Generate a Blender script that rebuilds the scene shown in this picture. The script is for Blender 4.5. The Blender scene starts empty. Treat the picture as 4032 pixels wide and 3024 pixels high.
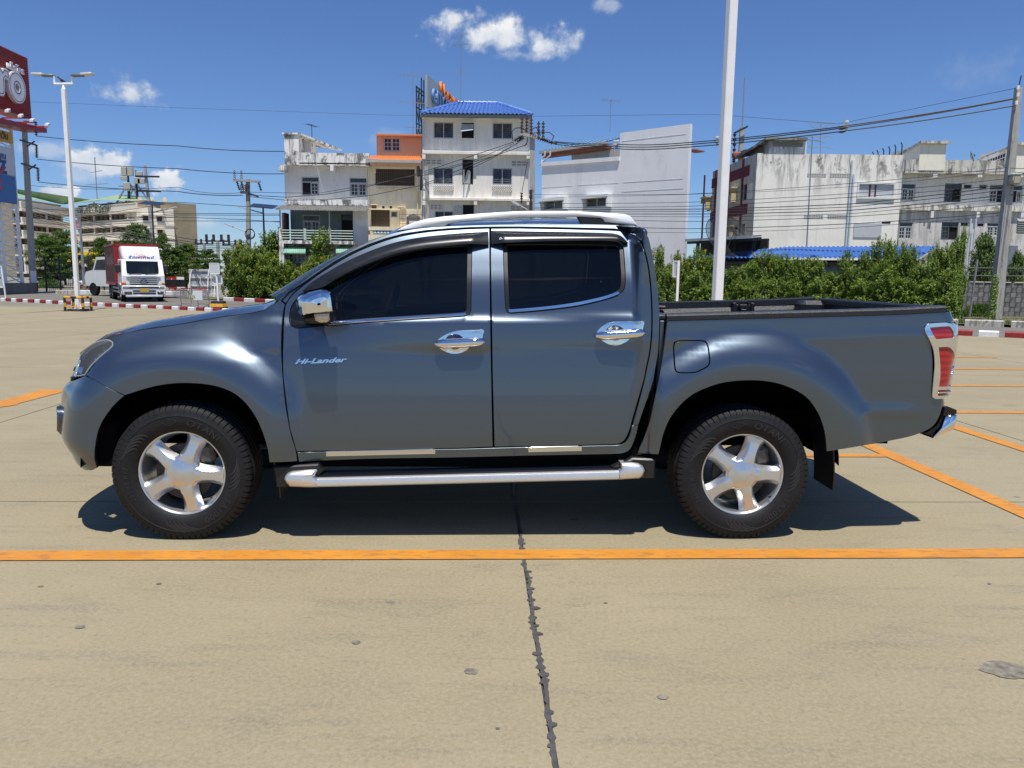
import bpy, bmesh, math, random
import numpy as np
from mathutils import Vector, Matrix, noise as mnoise
from mathutils.geometry import delaunay_2d_cdt
random.seed(7)
scn = bpy.context.scene
rad = math.radians
# ------------------------------------------------------------------ camera
IW, IH = 4032, 3024
FPX, PITCH, ROLL, CAMH = 3017.55, 0.14143, 0.01335, 1.4663
_c, _s = math.cos(PITCH), math.sin(PITCH)
_fw = np.array([0, _c, -_s]); _u0 = np.array([0, _s, _c]); _r0 = np.array([1.0, 0, 0])
_rt = math.cos(ROLL)*_r0 + math.sin(ROLL)*_u0
_up = -math.sin(ROLL)*_r0 + math.cos(ROLL)*_u0
cam = bpy.data.cameras.new('camera'); camo = bpy.data.objects.new('camera', cam)
scn.collection.objects.link(camo); scn.camera = camo
cam.sensor_width = 36; cam.sensor_fit = 'HORIZONTAL'; cam.lens = FPX/IW*36
cam.clip_start = 0.05; cam.clip_end = 6000
_m = Matrix.Identity(4)
for i in range(3):
    _m[i][0] = _rt[i]; _m[i][1] = _up[i]; _m[i][2] = -_fw[i]
_m[2][3] = CAMH
camo.matrix_world = _m
# ------------------------------------------------------------------ sun + exposure
SUN_DIR = Vector((0.045, -0.3170, 0.947)).normalized()      # towards the sun: high noon, slightly behind the camera
sun = bpy.data.lights.new('sun', 'SUN'); suno = bpy.data.objects.new('sun', sun)
scn.collection.objects.link(suno)
sun.energy = 5.0; sun.angle = rad(0.5); sun.color = (1.0, 0.955, 0.88)
suno.rotation_euler = SUN_DIR.to_track_quat('Z', 'Y').to_euler(); suno.location = (0, 0, 60)
scn.view_settings.view_transform = 'Standard'; scn.view_settings.look = 'None'
scn.view_settings.exposure = 0.0; scn.view_settings.gamma = 1.0
scn.view_settings.use_curve_mapping = False
# ------------------------------------------------------------------ world: sky with clouds
world = bpy.data.worlds.new('World'); scn.world = world; world.use_nodes = True
def build_world():
    nt = world.node_tree; N = nt.nodes; Lk = nt.links; N.clear()
    def nd(t, **k):
        n = N.new(t)
        for a, b in k.items(): setattr(n, a, b)
        return n
    def val(x, sock):
        if isinstance(x, (int, float)): sock.default_value = x
        else: Lk.new(x, sock)
    def mth(op, a, b=0.0, c=None, clamp=False):
        n = nd('ShaderNodeMath', operation=op); n.use_clamp = clamp
        val(a, n.inputs[0]); val(b, n.inputs[1])
        if c is not None: val(c, n.inputs[2])
        return n.outputs[0]
    sky = nd('ShaderNodeTexSky', sky_type='NISHITA'); sky.sun_disc = False
    sky.sun_elevation = math.asin(SUN_DIR.z); sky.sun_rotation = math.atan2(SUN_DIR.x, SUN_DIR.y)
    sky.altitude = 0; sky.air_density = 1.0; sky.dust_density = 0.0; sky.ozone_density = 2.0
    tc = nd('ShaderNodeTexCoord'); sp = nd('ShaderNodeSeparateXYZ'); Lk.new(tc.outputs['Generated'], sp.inputs[0])
    az = mth('ARCTAN2', sp.outputs[0], sp.outputs[1]); el = mth('ARCSINE', sp.outputs[2])
    nz = nd('ShaderNodeTexNoise'); nz.inputs['Scale'].default_value = 9.0; nz.inputs['Detail'].default_value = 8.0
    nz.inputs['Roughness'].default_value = 0.62; Lk.new(tc.outputs['Generated'], nz.inputs['Vector'])
    nz2 = nd('ShaderNodeTexNoise'); nz2.inputs['Scale'].default_value = 26.0; nz2.inputs['Detail'].default_value = 7.0
    nz2.inputs['Roughness'].default_value = 0.6; Lk.new(tc.outputs['Generated'], nz2.inputs['Vector'])
    n1 = mth('SUBTRACT', nz.outputs[0], 0.5); n2 = mth('SUBTRACT', nz2.outputs[0], 0.5)
    tot = None; shade = None
    for ci, (a0, e0, wa, we, dens, edge) in enumerate(CLOUDS):
        da = mth('DIVIDE', mth('SUBTRACT', az, a0), wa); de = mth('DIVIDE', mth('SUBTRACT', el, e0), we)
        r2 = mth('ADD', mth('MULTIPLY', da, da), mth('MULTIPLY', de, de))
        v = mth('SUBTRACT', 1.0, mth('SQRT', r2))
        v = mth('ADD', v, mth('ADD', mth('MULTIPLY', n1, 1.0 if ci < 4 else 2.4), mth('MULTIPLY', n2, 3.0)))
        m_ = nd('ShaderNodeMapRange', interpolation_type='SMOOTHSTEP')
        val(v, m_.inputs[0]); m_.inputs[1].default_value = 0.12; m_.inputs[2].default_value = 0.12+edge
        m_.inputs[3].default_value = 0.0; m_.inputs[4].default_value = dens
        tot = m_.outputs[0] if tot is None else mth('MAXIMUM', tot, m_.outputs[0])
        sh = mth('MULTIPLY', m_.outputs[0], mth('ADD', mth('MULTIPLY', de, 0.35), mth('ADD', mth('MULTIPLY', n2, 2.2), 0.62)))
        shade = sh if shade is None else mth('MAXIMUM', shade, sh)
    nw = nd('ShaderNodeTexNoise'); nw.inputs['Scale'].default_value = 2.6; nw.inputs['Detail'].default_value = 9.0
    nw.inputs['Roughness'].default_value = 0.58
    mp = nd('ShaderNodeMapping'); mp.inputs['Scale'].default_value = (1, 1, 2.4); mp.inputs['Location'].default_value = (3.1, 7.7, 1.3)
    Lk.new(tc.outputs['Generated'], mp.inputs[0]); Lk.new(mp.outputs[0], nw.inputs['Vector'])
    mg = nd('ShaderNodeMapRange', interpolation_type='SMOOTHSTEP'); Lk.new(nw.outputs[0], mg.inputs[0])
    mg.inputs[1].default_value = 0.60; mg.inputs[2].default_value = 0.72; mg.inputs[4].default_value = 0.9
    back = nd('ShaderNodeMapRange', interpolation_type='SMOOTHSTEP'); Lk.new(sp.outputs[1], back.inputs[0])
    back.inputs[1].default_value = 0.35; back.inputs[2].default_value = 0.0
    gen = mth('MULTIPLY', mg.outputs[0], back.outputs[0])
    tot = mth('MAXIMUM', tot, gen); shade = mth('MAXIMUM', shade, mth('MULTIPLY', gen, 0.7))
    rmp = nd('ShaderNodeMix', data_type='RGBA'); val(mth('MULTIPLY', shade, 1.0, clamp=True), rmp.inputs[0])
    rmp.inputs[6].default_value = (4.6, 5.6, 7.2, 1); rmp.inputs[7].default_value = (9.6, 9.7, 9.8, 1)
    hs = nd('ShaderNodeMix', data_type='RGBA', blend_type='MULTIPLY'); hs.inputs[0].default_value = 1.0; Lk.new(sky.outputs[0], hs.inputs[6]); hs.inputs[7].default_value = (*SKY_TINT, 1)
    mx = nd('ShaderNodeMix', data_type='RGBA'); Lk.new(tot, mx.inputs[0]); Lk.new(hs.outputs[2], mx.inputs[6]); Lk.new(rmp.outputs[2], mx.inputs[7])
    bg = nd('ShaderNodeBackground'); bg.inputs[1].default_value = SKY_STR; Lk.new(mx.outputs[2], bg.inputs[0])
    out = nd('ShaderNodeOutputWorld'); Lk.new(bg.outputs[0], out.inputs[0])
SKY_STR = 0.095; SKY_TINT = (0.62, 0.81, 1.16)

# ------------------------------------------------------------------ photo pixel -> direction (camera calibration)
def ray(u, v):
    return _fw + (u-IW/2)/FPX*_rt - (v-IH/2)/FPX*_up
def project(P):
    d = np.asarray(P, float) - np.array([0, 0, CAMH]); z = d@_fw
    return np.stack([IW/2+FPX*(d@_rt)/z, IH/2-FPX*(d@_up)/z], -1)
CROP = {'C1':(200,1100,1.508),'C2':(1000,800,2.212),'C3':(1900,800,2.212),'C4':(2500,1100,1.5085),'F1':(200,1250,2.552),
 'S1':(1000,1650,2.765),'S2':(1800,1650,2.4578),'R7':(3400,1250,1.9525),'H1':(1050,450,3.0169),'H2':(1550,280,2.6757),
 'H3':(2050,400,2.7653),'H4':(2650,450,3.0157),'H5':(3300,300,2.765),'H6':(2550,850,2.9493),'H7':(3282,850,2.9493),
 'L1':(0,150,3.0157),'L2':(0,650,2.5529),'L3':(700,600,2.5529),'N':(0,0,1.0),'D':(0,0,0.5486),'P4':(150,950,4.147),'P6':(3832,950,4.15),
 'P1':(2700,0,4.147),'P3':(150,250,4.147),'P5':(3832,300,4.15),'P2':(2700,900,4.147),'G5':(1800,1900,1.4767),'F8':(0,1200,1.5807)}
def nat(k, x, y):
    a = CROP[k]; return a[0]+x/a[2], a[1]+y/a[2]
def dir_of(k, x, y):
    d = ray(*nat(k, x, y)); d = d/np.linalg.norm(d); return math.atan2(d[0], d[1]), math.asin(d[2])
def _cl(x, y, w, h, dens, edge):
    a, e = dir_of('D', x, y); f = FPX*0.5486
    return (a, e, w/f, h/f, dens, edge)
CLOUDS = [_cl(985,40,75,34,.95,.8), _cl(1065,80,130,44,.97,.8), _cl(1185,98,85,30,.93,.85), _cl(1120,118,90,18,.6,.9), _cl(288,208,66,34,.85,.9),
 _cl(220,352,60,32,.9,.5), _cl(180,372,70,30,.55,.9), _cl(365,388,70,32,.95,.45), _cl(100,322,55,22,.55,.9), _cl(110,412,55,16,.95,.4),
 _cl(1320,12,40,16,.5,.9), _cl(440,484,60,18,.5,.8), _cl(840,300,40,22,.22,1.0), _cl(2150,140,190,40,.16,1.2)]
build_world()
world.cycles.sampling_method = 'MANUAL'; world.cycles.sample_map_resolution = 256

def G(x, y):
    q = y - 0.35*x
    t = min(1.0, max(0.0, (q-15.0)/29.0)); t = t*t*(3-2*t)
    return -0.42*t
def ground(k, x, y, dz=0.0):
    d = ray(*nat(k, x, y)); z = 0.0
    for _ in range(40):
        t = (z+dz-CAMH)/d[2]; P = np.array([0, 0, CAMH])+d*t; z = 0.5*z+0.5*G(P[0], P[1])
    return Vector((P[0], P[1], P[2]))
def atY(k, x, y, Y):
    d = ray(*nat(k, x, y)); t = Y/d[1]; return Vector((d[0]*t, Y, CAMH+d[2]*t))

YAW = 0.04383
_ex = np.array([math.cos(YAW), math.sin(YAW), 0]); _ey = np.array([-math.sin(YAW), math.cos(YAW), 0])
TORG = np.array([-1.79006, 4.06452, 0]) + 0.89*_ey
CT = np.array([-TORG@_ex, -TORG@_ey, CAMH])
def lot(x, y, z=0.0):
    """lot coordinates (along the pickup, away from it) -> world"""
    P = np.array([-1.79006, 4.06452, 0])+x*_ex+y*_ey; return Vector((P[0], P[1], z))
# ------------------------------------------------------------------ object helpers
COL = scn.collection
def thing(name, label, cat, loc=(0,0,0), rotz=0.0, group=None):
    o = bpy.data.objects.new(name, None); COL.objects.link(o); o.empty_display_size = 0.3
    o.location = loc; o.rotation_euler = (0, 0, rotz); o['label'] = label; o['category'] = cat
    if group: o['group'] = group
    return o
def tag(o, label, cat, group=None):
    o['label'] = label; o['category'] = cat
    if group: o['group'] = group
    return o
def obj(name, me, mat=None, parent=None, loc=None, rot=None):
    o = bpy.data.objects.new(name, me); COL.objects.link(o)
    if parent is not None: o.parent = parent
    if loc is not None: o.location = loc
    if rot is not None: o.rotation_euler = rot
    if mat is not None and len(me.materials) == 0: me.materials.append(mat)
    return o
def copy_tree(o, parent=None):
    c = o.copy(); COL.objects.link(c); c.parent = parent
    for ch in list(o.children): copy_tree(ch, c)
    return c
class MB:
    """collects shapes, builds ONE mesh object"""
    def __init__(s): s.v = []; s.f = []; s.mi = []; s.cur = 0
    def add(s, vs, fs):
        b = len(s.v); s.v += [tuple(map(float, p)) for p in vs]
        for f in fs: s.f.append(tuple(i+b for i in f)); s.mi.append(s.cur)
    def box(s, x0, x1, y0, y1, z0, z1):
        if x0 > x1: x0, x1 = x1, x0
        if y0 > y1: y0, y1 = y1, y0
        if z0 > z1: z0, z1 = z1, z0
        s.add([(x0,y0,z0),(x1,y0,z0),(x1,y1,z0),(x0,y1,z0),(x0,y0,z1),(x1,y0,z1),(x1,y1,z1),(x0,y1,z1)],
              [(0,3,2,1),(4,5,6,7),(0,1,5,4),(1,2,6,5),(2,3,7,6),(3,0,4,7)]); return s
    def bbox(s, x0, x1, y0, y1, z0, z1, b=0.01):
        """box with chamfered edges"""
        vs = [];
        for sx in (0,1):
            for sy in (0,1):
                for sz in (0,1):
                    X = (x0,x1)[sx]; Y = (y0,y1)[sy]; Z = (z0,z1)[sz]; ix = b*(1-2*sx); iy = b*(1-2*sy); iz = b*(1-2*sz)
                    vs += [(X, Y+iy, Z+iz), (X+ix, Y, Z+iz), (X+ix, Y+iy, Z)]
        bm = bmesh.new(); [bm.verts.new(p) for p in vs]; r = bmesh.ops.convex_hull(bm, input=bm.verts)
        bm.verts.index_update(); s.add([v.co[:] for v in bm.verts], [[v.index for v in f.verts] for f in bm.faces]); bm.free(); return s
    def quad(s, a, b, c, d): s.add([a,b,c,d], [(0,1,2,3)]); return s
    def cyl(s, p0, p1, r0, r1=None, n=10, cap=True):
        r1 = r0 if r1 is None else r1
        p0 = Vector(p0); p1 = Vector(p1); d = (p1-p0)
        if d.length < 1e-9: return s
        q = d.to_track_quat('Z', 'Y'); ax = q@Vector((1,0,0)); ay = q@Vector((0,1,0))
        vs = []
        for P, r in ((p0,r0),(p1,r1)):
            for i in range(n):
                a = 2*math.pi*i/n; vs.append(P+ax*(r*math.cos(a))+ay*(r*math.sin(a)))
        fs = [(i,(i+1)%n,n+(i+1)%n,n+i) for i in range(n)]
        if cap: fs += [tuple(range(n-1,-1,-1)), tuple(range(n,2*n))]
        s.add(vs, fs); return s
    def bar(s, p0, p1, w, h):
        p0 = Vector(p0); p1 = Vector(p1); d = (p1-p0).normalized()
        up = Vector((0,0,1)) if abs(d.z) < 0.98 else Vector((0,1,0))
        sx = d.cross(up).normalized()*(w/2); sz = sx.cross(d).normalized()*(h/2)
        vs = [P+a*sx+b*sz for P in (p0,p1) for a, b in ((-1,-1),(1,-1),(1,1),(-1,1))]
        s.add(vs, [(0,3,2,1),(4,5,6,7),(0,1,5,4),(1,2,6,5),(2,3,7,6),(3,0,4,7)]); return s
    def tube(s, pts, r, n=8, closed=False):
        pts = [Vector(p) for p in pts]; m = len(pts); vs = []; rr = r if isinstance(r, (list, tuple)) else [r]*m
        ref = None
        for i, P in enumerate(pts):
            d = (pts[(i+1)%m]-pts[i-1]) if closed else (pts[min(i+1,m-1)]-pts[max(i-1,0)])
            d.normalize()
            if ref is None: ref = Vector((0,0,1)) if abs(d.z) < .9 else Vector((1,0,0))
            ax = d.cross(ref).normalized(); ay = ax.cross(d).normalized(); ref = ay
            for k in range(n):
                a = 2*math.pi*k/n; vs.append(P+ax*(rr[i]*math.cos(a))+ay*(rr[i]*math.sin(a)))
        fs = []
        for i in range(m if closed else m-1):
            j = (i+1)%m
            for k in range(n): fs.append((i*n+k, i*n+(k+1)%n, j*n+(k+1)%n, j*n+k))
        if not closed: fs += [tuple(range(n-1,-1,-1)), tuple(range((m-1)*n, m*n))]
        s.add(vs, fs); return s
    def prism(s, pts, y0, y1, bev=0.0):
        """outline [(x,z)] extruded along y from y0 (near) to y1"""
        n = len(pts)
        if bev > 0:
            ins = inset(pts, bev); sg = 1 if y1 > y0 else -1
            vs = [(x,y0,z) for x, z in ins]+[(x,y0+sg*bev,z) for x, z in pts]+[(x,y1,z) for x, z in pts]; L = 3
        else: vs = [(x,y0,z) for x, z in pts]+[(x,y1,z) for x, z in pts]; L = 2
        fs = [tuple(range(n)), tuple(range(L*n-1, (L-1)*n-1, -1))]
        for k in range(L-1):
            for i in range(n): fs.append((k*n+i, (k+1)*n+i, (k+1)*n+(i+1)%n, k*n+(i+1)%n))
        s.add(vs, fs); return s
    def lathe(s, prof, axis='y', n=48, c=(0,0,0)):
        """prof [(r, h)] revolved about an axis through c"""
        vs = []; m = len(prof)
        for i in range(n):
            a = 2*math.pi*i/n
            for r, h in prof:
                p = (r*math.cos(a), h, r*math.sin(a)) if axis == 'y' else (r*math.cos(a), r*math.sin(a), h)
                vs.append((p[0]+c[0], p[1]+c[1], p[2]+c[2]))
        s.add(vs, [(i*m+k, i*m+k+1, ((i+1)%n)*m+k+1, ((i+1)%n)*m+k) for i in range(n) for k in range(m-1)]); return s
    def grid(s, rows, closed=False):
        m = len(rows[0]); vs = [p for r in rows for p in r]
        s.add(vs, [(i*m+k, i*m+k+1, (i+1)*m+k+1, (i+1)*m+k) for i in range(len(rows)-1) for k in range(m-1)]); return s
    def mesh(s, name, mats=None, smooth=None, fix=True):
        me = bpy.data.meshes.new(name); me.from_pydata(s.v, [], s.f)
        if mats is not None:
            for m in (mats if isinstance(mats, (list, tuple)) else [mats]): me.materials.append(m)
            if max(s.mi, default=0) > 0: me.polygons.foreach_set('material_index', s.mi)
        if fix:
            bm = bmesh.new(); bm.from_mesh(me); bmesh.ops.recalc_face_normals(bm, faces=bm.faces); bm.to_mesh(me); bm.free()
        if smooth is not None:
            me.polygons.foreach_set('use_smooth', [True]*len(me.polygons)); me.set_sharp_from_angle(angle=rad(smooth))
        me.update(); return me
    def build(s, name, mat, parent=None, smooth=None, loc=None, rot=None, fix=True):
        return obj(name, s.mesh(name, mat, smooth, fix), None, parent, loc, rot)
def inset(pts, d):
    """move a closed outline inwards by d (either winding)"""
    n = len(pts); A = sum(pts[i][0]*pts[(i+1)%n][1]-pts[(i+1)%n][0]*pts[i][1] for i in range(n)); sg = 1 if A > 0 else -1; out = []
    for i in range(n):
        p, q, r = pts[i-1], pts[i], pts[(i+1)%n]
        a = (q[0]-p[0], q[1]-p[1]); b = (r[0]-q[0], r[1]-q[1]); la = math.hypot(*a) or 1e-9; lb = math.hypot(*b) or 1e-9
        na = (-a[1]/la*sg, a[0]/la*sg); nb = (-b[1]/lb*sg, b[0]/lb*sg); m = (na[0]+nb[0], na[1]+nb[1]); l2 = (m[0]**2+m[1]**2)/2
        k = d/max(l2, 0.35); out.append((q[0]+m[0]*k, q[1]+m[1]*k))
    return out
def curve(pts, step=0.03, closed=True):
    """Catmull-Rom through points; (x,y,1) marks a corner"""
    n = len(pts); out = []
    P = [np.array(p[:2], float) for p in pts]; cor = [len(p) > 2 for p in pts]
    for i in range(n if closed else n-1):
        p1, p2 = P[i], P[(i+1)%n]
        p0 = P[i-1] if (closed or i > 0) and not cor[i] else 2*p1-p2
        p3 = P[(i+2)%n] if (closed or i+2 < n) and not cor[(i+1)%n] else 2*p2-p1
        d = np.linalg.norm(p2-p1); k = max(1, int(round(d/step)))
        t1 = (p2-p0)/2; t2 = (p3-p1)/2
        for nm in (0, 1):
            t_ = (t1, t2)[nm]; l = np.linalg.norm(t_)
            if l > d*1.2:
                if nm == 0: t1 = t_*(d*1.2/l)
                else: t2 = t_*(d*1.2/l)
        for j in range(k):
            t = j/k; h = np.array([2*t**3-3*t**2+1, t**3-2*t**2+t, -2*t**3+3*t**2, t**3-t**2])
            out.append(tuple(h[0]*p1+h[1]*t1+h[2]*p2+h[3]*t2))
    if not closed: out.append(tuple(P[-1]))
    return out
def text_mesh(body, size=1.0, extrude=0.0, align='CENTER', shear=0.0, spacing=1.0, bold=0.0):
    cu = bpy.data.curves.new('lettering', 'FONT'); cu.body = body; cu.size = size; cu.extrude = extrude; cu.align_x = align; cu.align_y = 'CENTER'
    cu.shear = shear; cu.space_character = spacing; cu.offset = bold; cu.resolution_u = 3
    o = bpy.data.objects.new('lettering', cu); COL.objects.link(o)
    bpy.context.view_layer.update()
    me = bpy.data.meshes.new_from_object(o.evaluated_get(bpy.context.evaluated_depsgraph_get()))
    bpy.data.objects.remove(o); bpy.data.curves.remove(cu); return me

# ------------------------------------------------------------------ materials
def srgb(r, g, b):
    f = lambda c: (c/255/12.92) if c <= 10 else ((c/255+0.055)/1.055)**2.4
    return (f(r), f(g), f(b))
_MATS = {}
def nodes_of(m):
    m.use_nodes = True; nt = m.node_tree
    return nt, nt.nodes, nt.links, nt.nodes['Principled BSDF']
def mat(name, col, rough=0.6, metal=0.0, var=0.08, scale=6.0, bump=0.0, bscale=60.0, coat=0.0, spec=0.5, world_space=False, stretch=(1,1,1)):
    if name in _MATS: return _MATS[name]
    m = bpy.data.materials.new(name); nt, N, L, P = nodes_of(m)
    P.inputs['Roughness'].default_value = rough; P.inputs['Metallic'].default_value = metal
    P.inputs['Coat Weight'].default_value = coat; P.inputs['Coat Roughness'].default_value = 0.03
    P.inputs['Specular IOR Level'].default_value = spec
    P.inputs['Base Color'].default_value = (*col, 1)
    if var > 0 or bump > 0:
        tc = N.new('ShaderNodeTexCoord'); mp = N.new('ShaderNodeMapping'); mp.inputs['Scale'].default_value = stretch
        L.new(tc.outputs['Object'], mp.inputs[0])
    if var > 0:
        nz = N.new('ShaderNodeTexNoise'); nz.inputs['Scale'].default_value = scale; nz.inputs['Detail'].default_value = 6; nz.inputs['Roughness'].default_value = .6
        L.new(mp.outputs[0], nz.inputs['Vector'])
        rp = N.new('ShaderNodeValToRGB'); rp.color_ramp.elements[0].position = .3; rp.color_ramp.elements[1].position = .7
        rp.color_ramp.elements[0].color = (*[c*(1-var) for c in col], 1); rp.color_ramp.elements[1].color = (*[min(1, c*(1+var)) for c in col], 1)
        L.new(nz.outputs[0], rp.inputs[0]); L.new(rp.outputs[0], P.inputs['Base Color'])
    if bump > 0:
        nb = N.new('ShaderNodeTexNoise'); nb.inputs['Scale'].default_value = bscale; nb.inputs['Detail'].default_value = 5
        L.new(mp.outputs[0], nb.inputs['Vector'])
        bp = N.new('ShaderNodeBump'); bp.inputs['Strength'].default_value = bump; bp.inputs['Distance'].default_value = .01
        L.new(nb.outputs[0], bp.inputs['Height']); L.new(bp.outputs[0], P.inputs['Normal'])
    _MATS[name] = m; return m
def plaster(name, col, stain=(0.09,0.088,0.08), amount=0.5, streak=0.5, ztop=None, zlen=3.0, patch=0.35, rough=0.85, scale=1.0):
    """weathered render: mottled wall colour, dark vertical run-off streaks and mould patches"""
    if name in _MATS: return _MATS[name]
    m = bpy.data.materials.new(name); nt, N, L, P = nodes_of(m); P.inputs['Roughness'].default_value = rough; P.inputs['Specular IOR Level'].default_value = .25
    def nz(sc, st, det=7, ro=.62, dist=0.0):
        mp = N.new('ShaderNodeMapping'); mp.inputs['Scale'].default_value = st; L.new(tc.outputs['Object'], mp.inputs[0])
        n = N.new('ShaderNodeTexNoise'); n.inputs['Scale'].default_value = sc; n.inputs['Detail'].default_value = det; n.inputs['Roughness'].default_value = ro
        n.inputs['Distortion'].default_value = dist; L.new(mp.outputs[0], n.inputs['Vector']); return n.outputs[0]
    def mr(x, a, b, c=0.0, d=1.0):
        n = N.new('ShaderNodeMapRange'); n.interpolation_type = 'SMOOTHSTEP'
        L.new(x, n.inputs[0]); n.inputs[1].default_value = a; n.inputs[2].default_value = b; n.inputs[3].default_value = c; n.inputs[4].default_value = d; return n.outputs[0]
    def mu(a, b, op='MULTIPLY'):
        n = N.new('ShaderNodeMath'); n.operation = op; n.use_clamp = True
        for i, x in enumerate((a, b)):
            if isinstance(x, (int, float)): n.inputs[i].default_value = x
            else: L.new(x, n.inputs[i])
        return n.outputs[0]
    def mix(f, a, b):
        n = N.new('ShaderNodeMix'); n.data_type = 'RGBA'; L.new(f, n.inputs[0])
        for i, x in ((6, a), (7, b)):
            if isinstance(x, tuple): n.inputs[i].default_value = (*x, 1)
            else: L.new(x, n.inputs[i])
        return n.outputs[2]
    tc = N.new('ShaderNodeTexCoord')
    base = mix(nz(1.3*scale, (1,1,1)), tuple(c*.86 for c in col), tuple(min(1, c*1.1) for c in col))
    st = mr(nz(2.6*scale, (1,1,.12), 8, .72, .6), .575-.22*streak, .74-.20*streak)
    pt = mr(nz(1.3*scale, (1,1,.6), 9, .74, .3), .64-.25*patch, .72-.22*patch)
    both = mu(st, pt, 'MAXIMUM')
    if ztop is not None:
        sp = N.new('ShaderNodeSeparateXYZ'); L.new(tc.outputs['Object'], sp.inputs[0])
        zz = N.new('ShaderNodeMath'); zz.operation = 'ADD'; L.new(sp.outputs[2], zz.inputs[0])
        w = mu(nz(1.6*scale, (1,1,.2)), 2.4); L.new(w, zz.inputs[1])
        both = mu(both, mr(zz.outputs[0], ztop-zlen+1.2, ztop+1.2, .12, 1.0))
        both = mu(both, mu(mr(zz.outputs[0], ztop+.2, ztop+1.7, 0, .75), mr(nz(3.5*scale, (1,1,.3)), .38, .62)), 'MAXIMUM')
    f = mu(both, amount)
    L.new(mix(f, base, stain), P.inputs['Base Color'])
    b = N.new('ShaderNodeBump'); b.inputs['Strength'].default_value = .25; b.inputs['Distance'].default_value = .02
    L.new(nz(14*scale, (1,1,1)), b.inputs['Height']); L.new(b.outputs[0], P.inputs['Normal'])
    _MATS[name] = m; return m
# ================================================================== GROUND
def concrete_mat():
    m = bpy.data.materials.new('lot_concrete'); nt, N, L, P = nodes_of(m); P.inputs['Roughness'].default_value = .82; P.inputs['Specular IOR Level'].default_value = .28
    geo = N.new('ShaderNodeNewGeometry')
    def nz(sc, st=(1,1,1), det=8, ro=.6, dist=0.0, off=(0,0,0)):
        mp = N.new('ShaderNodeMapping'); mp.inputs['Scale'].default_value = st; mp.inputs['Location'].default_value = off; L.new(geo.outputs['Position'], mp.inputs[0])
        n = N.new('ShaderNodeTexNoise'); n.inputs['Scale'].default_value = sc; n.inputs['Detail'].default_value = det; n.inputs['Roughness'].default_value = ro; n.inputs['Distortion'].default_value = dist
        L.new(mp.outputs[0], n.inputs['Vector']); return n.outputs[0]
    def mr(x, a, b, c=0.0, d=1.0):
        n = N.new('ShaderNodeMapRange'); n.interpolation_type = 'SMOOTHSTEP'; L.new(x, n.inputs[0])
        for i, v in enumerate((a, b, c, d)): n.inputs[i+1].default_value = v
        return n.outputs[0]
    def mix(f, a, b, bt='MIX'):
        n = N.new('ShaderNodeMix'); n.data_type = 'RGBA'; n.blend_type = bt
        if isinstance(f, float): n.inputs[0].default_value = f
        else: L.new(f, n.inputs[0])
        for i, x in ((6, a), (7, b)):
            if isinstance(x, tuple): n.inputs[i].default_value = (*x, 1)
            else: L.new(x, n.inputs[i])
        return n.outputs[2]
    c = mix(mr(nz(.55, (1,1.6,1), 6), .3, .7), (0.293,0.243,0.156), (0.352,0.295,0.192))
    c = mix(mr(nz(1.9, (1,2.2,1), 8, .65, .4), .50, .78), c, (0.233,0.197,0.133))          # damp / dirty patches
    c = mix(mr(nz(.22, (1,1,1), 4, .5, 0, (5,2,0)), .45, .7, 0, .55), c, (0.373,0.319,0.217))
    c = mix(mr(nz(3.2, (.35,3,1), 6, .6), .52, .76, 0, .60), c, (0.212,0.178,0.122))           # brushed streaks along the lanes
    c = mix(mr(nz(60, (1,1,1), 3, .7), .35, .68, 0, .55), c, (0.424,0.369,0.263))            # fine sand grain
    c = mix(mr(nz(110, (1,1,1), 3, .75, 0, (3,1,0)), .55, .72, 0, .5), c, (0.170,0.145,0.103))
    vo = N.new('ShaderNodeTexVoronoi'); vo.feature = 'F1'; vo.inputs['Scale'].default_value = 2.3; vo.inputs['Randomness'].default_value = 1
    mp = N.new('ShaderNodeMapping'); mp.inputs['Scale'].default_value = (1,1.5,1); L.new(geo.outputs['Position'], mp.inputs[0]); L.new(mp.outputs[0], vo.inputs['Vector'])
    sp = N.new('ShaderNodeMath'); sp.operation = 'ADD'; L.new(vo.outputs['Distance'], sp.inputs[0]); L.new(mr(nz(9), .3, .7, -.05, .05), sp.inputs[1])
    sel = N.new('ShaderNodeSeparateColor'); L.new(vo.outputs['Color'], sel.inputs[0])
    mm = N.new('ShaderNodeMath'); mm.operation = 'MULTIPLY'; L.new(mr(sp.outputs[0], .075, .035), mm.inputs[0]); L.new(mr(sel.outputs[0], .62, .70, 0, .62), mm.inputs[1])
    c = mix(mm.outputs[0], c, (.13,.12,.105))                                            # old gum and oil drips
    c = mix(1.0, c, (.915,.92,.88), 'MULTIPLY')
    c = mix(mr(nz(38, (1,1,1), 2, .5, 0, (9,4,0)), .60, .70, 0, .30), c, (.16,.145,.115))
    L.new(c, P.inputs['Base Color'])
    b = N.new('ShaderNodeBump'); b.inputs['Strength'].default_value = .35; b.inputs['Distance'].default_value = .004; L.new(nz(170, det=4, ro=.7), b.inputs['Height']); L.new(b.outputs[0], P.inputs['Normal'])
    return m
CONC = concrete_mat()
TAR = mat('joint_sealant', (.055,.053,.052), .7, 0, var=.35, scale=9)
ASPH = mat('road_concrete_grey', (.17,.158,.135), .85, 0, var=.16, scale=.8, bump=.2, bscale=60)
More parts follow.
